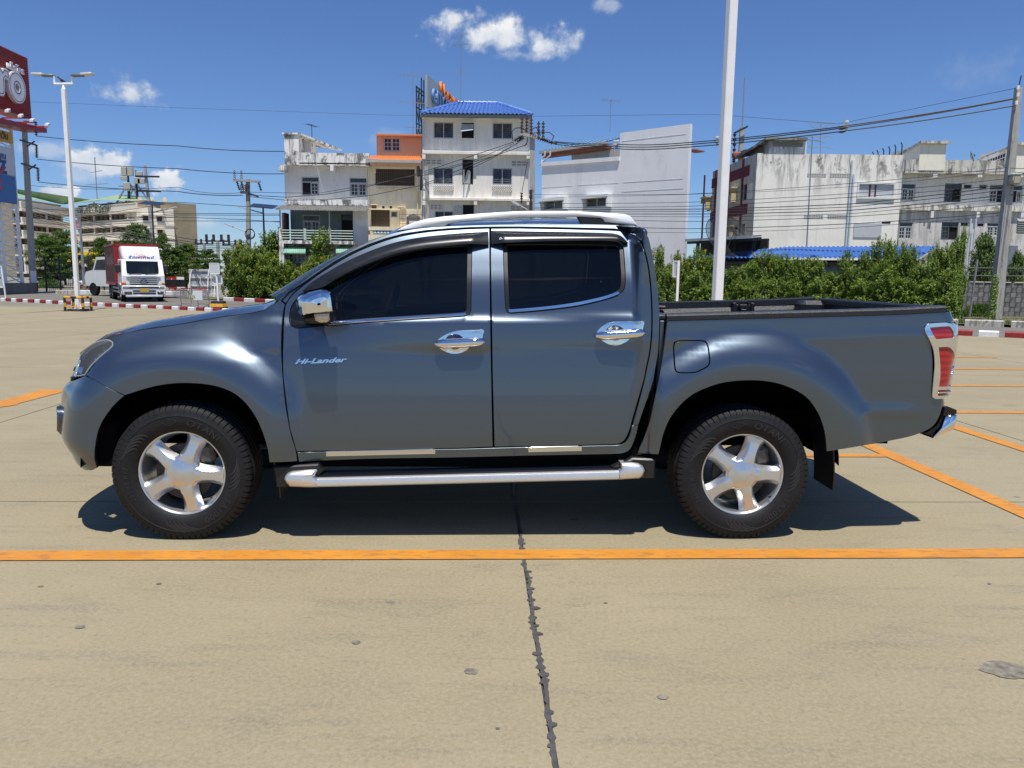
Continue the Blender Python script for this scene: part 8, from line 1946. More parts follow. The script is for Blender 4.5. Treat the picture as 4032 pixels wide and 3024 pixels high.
# ================================================================== UTILITY POLES, STREET LIGHTS, CABLES
INS = mat('brown_insulator', (.045,.028,.024), .3, 0, var=.2, scale=20); CABLE = mat('black_cable', (.022,.023,.026), .6, 0, var=0)
def insul(mb, p, d, n=5, r=.075, step=.09):
    d = Vector(d).normalized()
    for i in range(n): q = Vector(p)+d*(step*i); mb.cyl(q, q+d*step*.45, r, r*.7, 8); mb.cyl(q+d*step*.45, q+d*step, r*.3, r*.3, 6)
def upole(label, k, xt, yt, Y, w0=.30, w1=.20, zb=None, xb=None, yb=None, lean=True):
    t = atY(k, xt, yt, Y); b = atY(k, xb, yb, Y) if xb is not None else None; z0 = G(t.x, Y)-.1 if zb is None else zb
    bx = t.x if b is None else t.x+(b.x-t.x)*(t.z-z0)/max(.1, (t.z-b.z)); r_ = thing('utility_pole', label, 'utility pole', (bx, Y, z0)); h = t.z-z0; dx = t.x-bx
    mb = MB(); mb.add([(-w0/2,-w0*.42,0),(w0/2,-w0*.42,0),(w0/2,w0*.42,0),(-w0/2,w0*.42,0),(dx-w1/2,-w1*.42,h),(dx+w1/2,-w1*.42,h),(dx+w1/2,w1*.42,h),(dx-w1/2,w1*.42,h)], [(0,3,2,1),(4,5,6,7),(0,1,5,4),(1,2,6,5),(2,3,7,6),(3,0,4,7)]); mb.build('pole', PCONC, r_)
    return r_, h, dx
r_, h, dx = upole('tall concrete power pole beside the white lattice sign tower', 'L1', 285, 1000, 62, .42, .30, xb=320, yb=1600)
for (x0,y0,x1,y1,yi) in ((240,1210,432,1272,1425),(255,1490,450,1548,1700)):
    a = atY('L1', x0, y0, 62); b = atY('L1', x1, y1, 60.5); e = atY('L1', x1+5, yi, 60.5); o = Vector(r_.location); mb = MB(); mb.bar(a-o, b-o, .12, .12); m = atY('L1', (x0+x1)/2-15, (y0+y1)/2+45, 61.5); mb.bar(m-o, (a+b)/2-o+Vector((.5,0,.1)), .08, .08); arm = mb.build('cross_arm', DARKST, r_)
    mb = MB(); insul(mb, b-o, e-b, 9, .13, (e-b).length/9); mb.build('insulator', INS, arm, 40)
b = atY('L1', 425, 1000, 60.5); e = atY('L1', 430, 1160, 60.5); o = Vector(r_.location); mb = MB(); insul(mb, b-o, e-b, 8, .13, (e-b).length/8); mb.build('insulator', INS, r_, 40); mb = MB(); mb.bar(atY('L1', 290, 990, 62)-o, b-o, .12, .12); mb.build('cross_arm', DARKST, r_)
YP = FA.y+6.0;  r_, h, dx = upole('concrete power pole with timber crossarm left of the weathered house', 'L3', 705, 270, YP, .32, .24, xb=712, yb=980)
o = Vector(r_.location); a, b = atY('L3', 568, 282, YP)-o, atY('L3', 838, 298, YP)-o; mb = MB(); mb.bar(a+Vector((0,-.2,0)), b+Vector((0,-.2,0)), .14, .14); ca = mb.build('cross_arm', PCONC, r_)
for x, y, d in ((582,270,(0,0,1)),(650,270,(0,0,1)),(605,300,(.3,0,-1)),(650,300,(.2,0,-1)),(822,308,(.3,0,-1))): p = atY('L3', x, y, YP)-o+Vector((0,-.2,0)); mb = MB(); insul(mb, p, d, 5, .10, .12); mb.build('insulator', INS, ca, 40)
p = atY('L3', 640, 408, YP)-o; q = atY('L3', 720, 412, YP)-o; mb = MB(); mb.bar(p+Vector((0,-.2,0)), q+Vector((0,-.2,0)), .12, .12); c2 = mb.build('cross_arm', PCONC, r_)
for x in (650,672,694,714): p = atY('L3', x, 400, YP)-o+Vector((0,-.25,0)); mb = MB(); insul(mb, p, (0,0,1), 4, .09, .13); mb.build('insulator', INS, c2, 40)
p = atY('L3', 715, 415, YP)-o; q = atY('L3', 825, 448, YP)-o; mb = MB(); insul(mb, p+Vector((0,-.2,0)), q-p, 12, .08, (q-p).length/12); mb.build('insulator', INS, c2, 40)
p = atY('L3', 475, 718, YP)-o; q = atY('L3', 695, 800, YP)-o; mb = MB(); mb.tube([p+(q-p)*.3, q], .035, 7); sl = mb.build('lamp_arm', GALV, r_, 40); mb = MB(); mb.bar(p, p+(q-p)*.36, .30, .10); mb.build('lamp_head', mat('lamp_pale', (.55,.56,.56), .4, 0, var=.1), sl)
mb = MB(); mb.tube([(.3+.35*math.cos(a), -.25, 4.6+.35*math.sin(a)) for a in np.linspace(0, 2*math.pi, 15)[:-1]], .03, 5, True); mb.tube([(.35+.30*math.cos(a), -.3, 4.65+.32*math.sin(a)) for a in np.linspace(0, 2*math.pi, 15)[:-1]], .03, 5, True); mb.build('cable_coil', CABLE, r_, 40)
YQ = 44.0; r_, h, dx = upole('concrete power pole crowded with brown insulators beside the blue-roofed house', 'H2', 1462, 640, YQ, .34, .26, xb=1462, yb=1610)
o = Vector(r_.location); V2_ = lambda x, y, dy=-.25: atY('H2', x, y, YQ)-o+Vector((0, dy, 0))
mb = MB(); mb.bar(V2_(1335, 672), V2_(1560, 715), .15, .15); ca = mb.build('cross_arm', PCONC, r_)
for x, y in ((1350,660),(1400,655),(1448,668),(1524,705),(1572,705)): mb = MB(); p = V2_(x, y); insul(mb, p, (0,0,1), 5, .10, .17); mb.build('insulator', INS, ca, 40)
for (x0,y0,x1,y1) in ((1360,690,1270,742),(1370,710,1300,755),(1440,680,1600,735),(1520,715,1680,770),(1600,735,1720,775)): mb = MB(); p, q = V2_(x0, y0), V2_(x1, y1); insul(mb, p, q-p, 7, .11, (q-p).length/7); mb.build('insulator', INS, ca, 40)
for pl in (((1258,745),(1245,650),(1280,610),(1350,604),(1400,640)), ((1450,622),(1500,600),(1530,640),(1545,690)), ((1470,660),(1560,650),(1640,655),(1685,690),(1670,735)), ((1410,710),(1405,760),(1380,800))): mb = MB(); mb.tube([V2_(x, y) for x, y in pl], .028, 5); mb.build('jumper_cable', CABLE, ca, 40)
mb = MB(); p, q = V2_(1245, 1375), V2_(1410, 1465); mb.tube([p+(q-p)*.4, q], .04, 7); la = mb.build('lamp_arm', GALV, r_, 40); mb = MB(); mb.bar(p, p+(q-p)*.5, .34, .12); mb.build('lamp_head', mat('lamp_pale', (.55,.56,.56), .4, 0, var=.1), la)
for y in (1300,1350,1420,1470,1500): mb = MB(); p = V2_(1444, y); mb.cyl(p, p+Vector((0,0,.22)), .09, n=8); mb.build('insulator', INS, r_, 40)
p, q = V2_(1408, 960), V2_(1340, 1340); mb = MB(); mb.tube([p, q], .018, 5); mb.build('stay_wire', CABLE, r_); mb = MB(); insul(mb, V2_(1348, 1290), (0,0,-1), 4, .09, .14); mb.build('insulator', INS, r_, 40)
r_, h, dx = upole('shorter grey pole against the drain pipe of the cream house', 'H2', 345, 1005, 46.5, .28, .22, xb=362, yb=1560); o = Vector(r_.location)
for (x0,y0,x1,y1) in ((260,1115,345,1138),(292,1240,345,1262)): a, b = atY('H2', x0, y0, 46.5)-o, atY('H2', x1, y1, 46.5)-o; mb = MB(); mb.bar(a, b, .10, .10); ca = mb.build('cross_arm', GALV, r_); mb = MB(); mb.cyl(a+Vector((0,0,.02)), a+Vector((0,0,.62)), .09, n=8); mb.build('insulator', INS, ca, 40); mb = MB(); mb.cyl(b+Vector((-.3,0,.02)), b+Vector((-.3,0,.55)), .09, n=8); mb.build('insulator', INS, ca, 40)
r_, h, dx = upole('grey power pole with angled arms behind the maroon-banded flank', 'H4', 822, 160, 60.0, .40, .32); o = Vector(r_.location); V4 = lambda x, y: atY('H4', x, y, 59.6)-o
for (x0,y0,x1,y1) in ((725,225,885,145),(715,490,868,425)): mb = MB(); mb.bar(V4(x0,y0), V4(x1,y1), .14, .14); ca = mb.build('cross_arm', DARKST, r_); mb = MB(); p = V4(x0+8, y0+10); insul(mb, p, (0.02,0,-1), 8, .14, .36 if y0 < 300 else .18); mb.build('insulator', INS, ca, 40)
mb = MB(); mb.bbox(-.1-.6,.35-.6+.2,-.6,.0,V4(790,520).z,V4(790,450).z,.08); mb.cyl(V4(720,515), V4(845,510), .10, n=8); mb.build('transformer', mat('rusty_orange', (.36,.11,.045), .7, .2, var=.3), r_, 40)
mb = MB(); mb.cyl((0,0,h),(0,0,h+3.6),.05,n=6); mb.build('lightning_rod', GALV, r_)
q = ground('P6', 345, 1320); YR = q.y; t = atY('P5', 740, 185, YR); r_ = thing('utility_pole', 'leaning concrete utility pole with lamp box in front of the block wall', 'utility pole', q); o = Vector(q); h = t.z-q.z; dx = t.x-q.x
mb = MB(); mb.add([(-.20,-.15,0),(.20,-.15,0),(.20,.15,0),(-.20,.15,0),(dx-.10,-.09,h),(dx+.10,-.09,h),(dx+.10,.09,h),(dx-.10,.09,h)], [(0,3,2,1),(4,5,6,7),(0,1,5,4),(1,2,6,5),(2,3,7,6),(3,0,4,7)]); mb.build('pole', PCONC, r_)
mb = MB(); p = atY('P5', 615, 1640, YR)-o+Vector((0,-.24,0)); mb.bbox(p.x-.17, p.x+.17, p.y-.14, p.y+.14, p.z-.32, p.z+.02, .05); lb = mb.build('lamp_box', mat('lamp_box_cream', (.42,.37,.26), .5, 0, var=.12), r_, 40); mb = MB(); mb.bbox(p.x-.19, p.x+.19, p.y-.16, p.y+.16, p.z, p.z+.08, .03); mb.build('lamp_cap', mat('lamp_cap_grey', (.40,.46,.42), .4, 0, var=.1), lb, 40)
mb = MB(); mb.cyl((dx,0,h),(dx+.06,0,h+.42),.02,n=6); mb.build('top_pin', DARKST, r_)
for y in (235, 350, 480): p = atY('P5', 690 if y < 400 else 665, y, YR)-o+Vector((-.02,-.16,0)); mb = MB(); mb.cyl(p, p+Vector((0,0,.14)), .05, n=8); mb.build('insulator', WPAINT, r_, 40)
r2 = random.Random(8); lv = Leaves()
for i in range(420):
    t_ = r2.random(); z = .05+t_*1.75; a = r2.uniform(2.2, 4.6); lv.leaf(Vector((dx*z/h+.22*math.cos(a)-.03, -.19+.05*r2.random(), z)), Vector((math.cos(a), -.3, r2.uniform(-.8,.3))), Vector((0,-1,.3)), .10, .03)
tag(obj('creeper', lv.mesh('creeper', LEAF1), None, None, q), 'green creeper climbing the foot of the right utility pole', 'creeper')
for (x, yt, Y, lab) in ((400,885,120,'distant pole with short crossarm above the flowered hedge'),(548,925,150,'faint far pole between the wires left of the hedge'),(265,915,160,'faraway thin pole above the tiered tree')):
    r_, h, dx = upole(lab, 'L3', x, yt, Y, .45, .4); mb = MB(); mb.bar((-1.9,0,h-.1),(1.9,0,h-.1),.25,.25); ca = mb.build('cross_arm', DARKST, r_)
    for xx in (-1.7,-.6,.6,1.7): mb = MB(); mb.cyl((xx,0,h),(xx,0,h+.9),.22,n=7); mb.build('insulator', INS, ca)
def solar(k, xp, yp, xb, yb, Y, arm, label):
    t = atY(k, xp, yp, Y); b = atY(k, xb, yb, Y); z0 = G(b.x, Y); r_ = thing('solar_street_light', label, 'street light', (b.x, Y, z0)); h = t.z-z0; dx = t.x-b.x
    mb = MB(); mb.cyl((0,0,0),(dx,0,h),.10,.06,10); mb.build('pole', DARKST, r_, 40)
    mb = MB(); s0 = 0; mb.bbox(-.95,.95,-.70,.70,-.03,.03,.01); P_ = mb.build('solar_panel', mat('solar_frame', (.10,.11,.12), .3, .3, var=.1), r_, None, (dx,0,h+.15), (rad(14), rad(4), 0)); mb = MB(); mb.box(-.9,.9,-.65,.65,.031,.034); mb.build('cells', mat('solar_cells', (.012,.018,.04), .15, 0, var=.2), P_)
    (ax, ay), (bx, by) = arm; p = atY(k, ax, ay, Y)-Vector(r_.location); q = atY(k, bx, by, Y)-Vector(r_.location); mb = MB(); mb.tube([p, q], .05, 7); la = mb.build('lamp_arm', GALV, r_, 40); mb = MB(); mb.bar(q, q+(q-p)*.45, .34, .09); mb.build('lamp_head', mat('lamp_pale', (.55,.56,.56), .4, 0, var=.1), la)
solar('L2', 1530, 400, 1545, 830, 72, ((1535,475),(1700,438)), 'solar street light with a long right arm behind the lorry')
solar('L3', 858, 560, 872, 800, 60, ((862,612),(690,568)), 'solar street light with dark panel behind the flowered hedge')
def wire(pts, r=.018, sag=0.0, lab='black overhead cable strung in front of the houses', grp='overhead cables'):
    P = [atY(k, x, y, Y) for k, x, y, Y in pts]; out = []
    for i in range(len(P)-1):
        n = 8
        for j in range(n): t = j/n; p = P[i]+(P[i+1]-P[i])*t; p.z -= sag*4*t*(1-t); out.append(p)
    out.append(P[-1]); mb = MB(); mb.tube(out, r*.72, 5); o = mb.build('cable', CABLE, None, 60); tag(o, lab, 'cable', grp); return o
CL = 'long cable from the sign-tower pole to the houses'; CG = 'long cables from the sign-tower pole'
wire([('L1',430,1163,60.5),('L1',2111,1280,52),('H1',210,440,49.2)], .035, .1, CL, CG); wire([('L1',443,1437,60.5),('L1',2111,1550,52),('H1',205,708,49.2)], .035, .1, CL, CG)
wire([('L2',388,170,60.5),('L2',1787,265,51),('L3',650,430,46.3)], .035, .1, CL, CG)
wire([('L2',300,205,58),('L2',1787,222,51),('L3',660,402,46.3)], .02, .2)
wire([('L1',-50,735,66),('L1',375,757,64),('L1',2111,828,60),('H2',0,465,56),('H3',130,160,52),('H3',2074,138,44),('H5',0,520,38),('P5',705,195,YR)], .012, .0, 'very thin earth wire high across the whole street', None)
wire([('L3',720,430,46.3),('H1',230,985,46),('H1',700,950,45.5),('H1',1100,885,45),('H1',1800,705,44.6),('H2',1270,745,43.8)], .026)
wire([('L3',720,445,46.3),('H1',230,1020,46),('H1',700,1015,45.5),('H1',1200,970,45),('H1',1830,845,44.6),('H2',1040,905,44),('H2',1310,757,43.8)], .026)
wire([('L3',725,400,46.3),('H1',600,940,45.5),('H1',1300,825,45),('H2',330,1075,46.3),('H2',850,940,44.4),('H2',1270,760,43.8)], .02)
wire([('H2',310,1100,46.3),('H2',640,1010,45),('H2',1050,900,44.3),('H2',1410,770,43.8)], .026); wire([('H2',290,1215,46.3),('H2',700,1080,45),('H2',1050,915,44.2),('H2',1300,760,43.8)], .022)
for y0, y1, y2 in ((500,545,562),(612,616,620),(628,632,632),(688,692,694),(650,678,700)): wire([('L2',900,y0*0+560+ (y0-600)*.5,60),('L3',0,y0,54),('L3',690,y1,46.6),('L3',1025,y2,45.8)], .024)
for y0, y1 in ((850,890),(880,905),(900,925),(925,935),(945,948),(965,968)): wire([('L2',300,y0*1.0-440,95),('L3',0,y0,100),('L3',690,y1,90)], .05, .3, 'distant cable bundle low over the trees', 'distant cables over the trees')
for y0, y1 in ((455,470),(505,520),(600,640),(700,760)): wire([('L2',240,y0-30,75),('L2',900,y0,72),('L2',1787,y1,66)], .03, .1)
for (a, b, c, d, e, f) in ((742,462,350,140,550,362),(752,488,375,158,568,372),(770,512,403,198,603,484)):
    wire([('H2',1700,a,43.8),('H3',1020,b,40),('H4',0,c,36),('H4',2055,d,31),('H5',0,e,30.4),('P5',668,f,YR-.1)], .032, .05, 'thick black power cable rising to the right utility pole', 'thick power cables to the right pole')
def spacer(k, x, y0, y1, Y, lab):
    a = atY(k, x, y0, Y); b = atY(k, x, y1, Y); t = thing('cable_spacer', lab, 'insulator', b, 0, 'white porcelain spacers on the thick cables'); h = a.z-b.z; mb = MB()
    mb.lathe([(.0,h),(.08,h),(.09,h*.85),(.05,h*.78),(.05,h*.6),(.12,h*.55),(.12,h*.42),(.05,h*.36),(.05,h*.15),(.03,0),(0,0)], 'z', 12); mb.build('porcelain', mat('porcelain', (.62,.64,.60), .2, 0, var=.15), t, 40)
for k, x, y0, y1, Y in (('H3',1022,420,515,39.9),('H3',1048,420,515,39.9),('H4',520,262,380,34.8),('H4',2055,75,205,30.9)): spacer(k, x, y0, y1, Y, 'small white porcelain spacer clamped on the thick black power cables')
for y0, y1, y2, y3, r in ((1012,1008,820,995,.016),(1040,1010,820+40,1030,.012),(1108,1096,940,1115,.016),(1150,1140,985,1180,.018),(1168,1172,1065,1195,.026),(1190,1195,1100,1235,.020),(1205,1225,1140,1290,.026),(1225,1255,1180,1320,.016),(1260,1305,1215,1390,.018),(1330,1385,1300,1480,.022),(1390,1428,1345,1510,.014)):
    wire([('H3',130,y0,44),('H3',1830,y1,38),('H4',2111,y2,33),('H5',1840,y3,YR)], r, .03, 'thin telephone cable crossing the pale building and the streaked wall', 'telephone cables')
for y in (1000, 1190, 1290, 1215): wire([('H5',1860,y,YR),('H5',2060,y+8,YR-1)], .016, 0, 'short cable leaving the right utility pole', 'cables leaving the right pole')
# ================================================================== LEFT BACKGROUND: sign tower, apartments, shop
def sign_tower():
    P1 = at_line('L1', 345, 600, 60.5); P0 = (P1[0]+.25, P1[1]-9.5); B = Bld('sign_tower', 'tall store sign tower with red clad box over smaller panels on a white steel lattice', P0, P1, 'sign tower'); L = 9.5
    zt = B.q('L1', 340, 245)[1]; zb = B.q('L1', 372, 960)[1]; n = 30; RC = mat('red_cladding', (.27,.010,.018), .35, .2, var=.08, scale=1.5); h = (zt-zb)/n
    mb = MB(); mb.grid([[(a, -.0-.06*math.sin(math.pi*j/4), h*j/4) for j in range(5)] for a in (0, L)]); mb.grid([[(L+.05*math.sin(math.pi*j/4), b, h*j/4) for j in range(5)] for b in (0, 1.4)]); sl = mb.mesh('cladding_slat', RC, 60)
    for i in range(n): obj('cladding_slat', sl, None, B.root, (0,0,zb+h*i))
    mb = MB(); mb.box(0, L-.02, .02, 1.4, zb, zt-.01); mb.build('box', RC, B.root)
    mb = MB(); f0 = B.q('L1', 430, 1090, -.8)[1]; mb.add([(0,-.9,zb-1.6),(L+.4,-.9,f0),(L+.4,.6,f0),(0,1.6,zb-1.6),(0,-.9,zb-1.2),(L+.4,-.9,f0+.35),(L+.4,.6,f0+.35),(0,1.6,zb-1.2)], [(0,3,2,1),(4,5,6,7),(0,1,5,4),(1,2,6,5),(2,3,7,6),(3,0,4,7)]); mb.build('skirt', RC, B.root)
    PLT = mat('letter_face', (.82,.84,.86), .4, 0, var=.03); LINE = mat('letter_line', (.20,.02,.05), .5, 0, var=0); EDGE = mat('letter_edge', (.72,.72,.72), .4, 0, var=0)
    def ring(cx, cz, ro, rz, ri, riz, b, m, nm, par, t=.18, k=40):
        mb = MB()
        for i in range(k):
            a0, a1 = 2*math.pi*i/k, 2*math.pi*(i+1)/k; p = [(cx+r*math.cos(a), cz+s*math.sin(a)) for r, s, a in ((ro,rz,a0),(ro,rz,a1),(ri,riz,a1),(ri,riz,a0))]
            mb.add([(x,b,z) for x, z in p]+[(x,b+t,z) for x, z in p], [(0,1,2,3),(0,4,5,1),(2,6,7,3)])
        return mb.build(nm, m, par, 40)
    o0 = B.rect('L1', 105, 400, 306, 770, -.3); cx, cz = (o0[0]+o0[1])/2, (o0[2]+o0[3])/2; ro, rz = (o0[1]-o0[0])/2, (o0[3]-o0[2])/2
    lo = ring(cx, cz, ro, rz, ro*.22, rz*.22, -.30, EDGE, 'letter_o', B.root, .3); ring(cx, cz, ro*.93, rz*.95, ro*.30, rz*.30, -.31, PLT, 'letter_face', lo, .02); ring(cx, cz, ro*.89, rz*.905, ro*.84, rz*.86, -.315, LINE, 'letter_line', lo, .01); ring(cx, cz, ro*.42, rz*.42, ro*.36, rz*.36, -.315, LINE, 'letter_line', lo, .01)
    def poly_letter(pts, nm):
        q = [B.q('L1', x, y, -.3) for x, y in curve(pts, 14)]; mb = MB(); mb.prism(q, -.30, -.02); o = mb.build(nm, EDGE, B.root, 40); mb = MB(); mb.prism(inset(q, .06), -.315, -.30); mb.build('letter_face', PLT, o);
        a, b_ = inset(q, .14), inset(q, .20); k = len(a); mb = MB(); mb.add([(x,-.32,z) for x, z in a]+[(x,-.32,z) for x, z in b_], [(i,(i+1)%k,k+(i+1)%k,k+i) for i in range(k)]); mb.build('letter_line', LINE, o)
    poly_letter([(-70,330),(-20,335),(10,350),(25,375),(45,355),(80,365),(105,400),(112,450),(108,490),(85,500),(70,480),(58,500),(60,560),(62,640),(50,685),(25,690),(0,680),(-30,650),(-60,600)], 'letter_r')
    tx = B.rect('L1', 78, 232, 276, 390, -.15); me = text_mesh('แม็คโคร', 1.0, .06, 'LEFT', 0, 1.0, .02); co = [v.co for v in me.vertices]; x0, x1, y0, y1 = min(c.x for c in co), max(c.x for c in co), min(c.y for c in co), max(c.y for c in co); ta, tb = B.q('L1', 80, 290, -.15), B.q('L1', 276, 345, -.15); hh = B.q('L1', 80, 232, -.15)[1]-B.q('L1', 80, 318, -.15)[1]
    for v in me.vertices: f = (v.co.x-x0)/(x1-x0); v.co = (ta[0]+(tb[0]-ta[0])*f, -.15-v.co.z, ta[1]+(tb[1]-ta[1])*0+(v.co.y-(y0+y1)/2)/(y1-y0)*hh*1.1-.1)
    me.materials.append(EDGE); obj('lettering', me, None, B.root)
    for (x0, y0, x1, y1, b0) in ((0,890,95,888,-1.6),(50,948,250,948,-1.6),(220,1000,385,1000,-1.4),(340,1050,565,1052,-1.8)):
        p, q = B.q('L1', x0, y0, b0*.2), B.q('L1', x1, y1, b0); mb = MB(); mb.bar((p[0], b0*.1, p[1]), (q[0], b0, q[1]), .10, .10); ar = mb.build('floodlight_arm', mat('bright_red_steel', (.55,.03,.03), .4, 0, var=.05), B.root); mb = MB(); mb.bbox(q[0]-.20, q[0]+.14, b0-.14, b0+.14, q[1]+.05, q[1]+.26, .04); mb.v = [(x, y, z+.5*(x-q[0])) for x, y, z in mb.v]; mb.build('floodlight', mat('lamp_pale', (.55,.56,.56), .4, 0, var=.1), ar, 40)
    def pn(nm, k, xr, y0, y1, m, b=-.5, wd=8.0):
        a = B.q(k, xr, (y0+y1)/2, b); t, u = B.q(k, xr, y0, b)[1], B.q(k, xr, y1, b)[1]; mb = MB(); mb.bbox(a[0]-wd, a[0], b, b+.25, u, t, .02); return mb.build(nm, m, B.root), a[0], u, t
    p, ar, z0, z1 = pn('yellow_panel', 'L1', 152, 1128, 1255, mat('panel_yellow', (.62,.34,.03), .5, 0, var=.06)); me = text_mesh('ทุกวัน', 1.0, .01, 'RIGHT', 0, 1.0, .02); me.materials.append(mat('panel_dark_text', (.05,.03,.03), .6, 0, var=0)); s = (z1-z0)*.85; me.transform(Matrix.Rotation(rad(90), 4, 'X')@Matrix.Scale(s, 4)); obj('lettering', me, None, p, (ar-.55,-.52,(z0+z1)/2))
    p, ar, z0, z1 = pn('white_panel', 'L1', 178, 1320, 1650, mat('panel_white', (.62,.64,.68), .5, 0, var=.05)); me = text_mesh('BIZ', 1.0, .01, 'RIGHT', 0, 1.0, .05); me.materials.append(mat('panel_blue_text', (.03,.06,.25), .5, 0, var=0)); me.transform(Matrix.Rotation(rad(90), 4, 'X')@Matrix.Scale(1.25, 4)); obj('lettering', me, None, p, (ar-1.1,-.52,z1-1.5))
    me = text_mesh('ธุรกิจคุณ', 1.0, .01, 'RIGHT', 0, 1.0, .02); me.materials.append(_MATS['panel_blue_text']); me.transform(Matrix.Rotation(rad(90), 4, 'X')@Matrix.Scale(.62, 4)); obj('lettering', me, None, p, (ar-1.0,-.52,z0+1.3))
    mb = MB(); mb.bar((ar-3.2,-.53,z1-3.0),(ar-1.2,-.53,z1-1.4),.02,.18); mb.build('red_tick', REDP, p)
    p, ar, z0, z1 = pn('blue_panel', 'L2', 166, 105, 392, mat('panel_blue', (.05,.16,.42), .5, 0, var=.06)); mb = MB(); cx, cz, ra = ar-2.6, (z0+z1)/2-.1, (z1-z0)*.30; mb.add([(cx+ra*1.1*math.cos(t), -.53, cz+ra*math.sin(t)) for t in np.linspace(0, 2*math.pi, 33)[:-1]], [tuple(range(32))]); lg = mb.build('round_logo', mat('logo_navy', (.012,.02,.06), .4, 0, var=0), p)
    me = text_mesh('&K', 1.0, .01, 'CENTER', .1, .9, .08); me.materials.append(mat('logo_orange', (.62,.09,.03), .5, 0, var=0)); me.transform(Matrix.Rotation(rad(90), 4, 'X')@Matrix.Scale(ra*1.3, 4)); obj('lettering', me, None, p, (cx+.3,-.56,cz+.2))
    a_r = B.q('L2', 265, 1180)[0]; zpl = B.q('L2', 230, 1190)[1]; cols = [a_r-1.5*i*1.35 for i in range(6)]
    for ci, c in enumerate(cols):
        for b in (.3, 2.0):
            mb = MB(); mb.cyl((c,b,zpl),(c,b,zb-.5),.13,n=8); mb.build('column', WPAINT, B.root, 40)
    H = zb-.5-zpl; k = 16
    for ci in range(len(cols)-1):
        c0, c1 = cols[ci], cols[ci+1]; mb = MB()
        for j in range(k):
            z0, z1 = zpl+H*j/k, zpl+H*(j+1)/k; mb.bar((c0,.3,z0),(c1,.3,z1),.07,.07); mb.bar((c1,.3,z0),(c0,.3,z0),.07,.07)
        mb.build('lattice_bracing', WPAINT, B.root); mb = MB()
        for j in range(k): z0, z1 = zpl+H*j/k, zpl+H*(j+1)/k; mb.bar((c1,2.0,z0),(c0,2.0,z1),.07,.07)
        mb.build('lattice_bracing', WPAINT, B.root)
    for ci, c in enumerate(cols[:2]):
        mb = MB()
        for j in range(k*2): z0, z1 = zpl+H*j/(2*k), zpl+H*(j+1)/(2*k); mb.bar((c,.3 if j % 2 else 2.0,z0),(c,2.0 if j % 2 else .3,z1),.06,.06)
        mb.build('lattice_bracing', WPAINT, B.root)
    mb = MB(); zg = G(B.P0.x, B.P0.y); a1 = B.q('L2', 335, 1240)[0]; mb.bbox(a1-11, a1, -.3, 2.6, zg, zpl+.02, .03); mb.build('plinth', plaster('granite_plinth', (.16,.165,.165), (.06,.06,.06), .5, .5), B.root)
    q = ground('L2', 352, 1282); t = thing('banner_sign', 'narrow red and white banner at the foot of the sign tower', 'banner', q); Y = q.y; r0 = atY('L2', 306, 1062, Y); r1 = atY('L2', 388, 1272, Y); w = r1.x-r0.x; hh = r0.z-q.z; mb = MB(); mb.box(-w/2, w/2, 0, .04, .1, hh*.45); mb.build('red_part', REDP, t); mb = MB(); mb.box(-w/2, w/2*.7, 0, .04, hh*.45+.01, hh); mb.build('white_part', WPAINT, t); mb = MB(); mb.box(-w*.25, w*.25, -.006, 0, hh*.2, hh*.36); mb.build('print', WPAINT, t)
sign_tower()
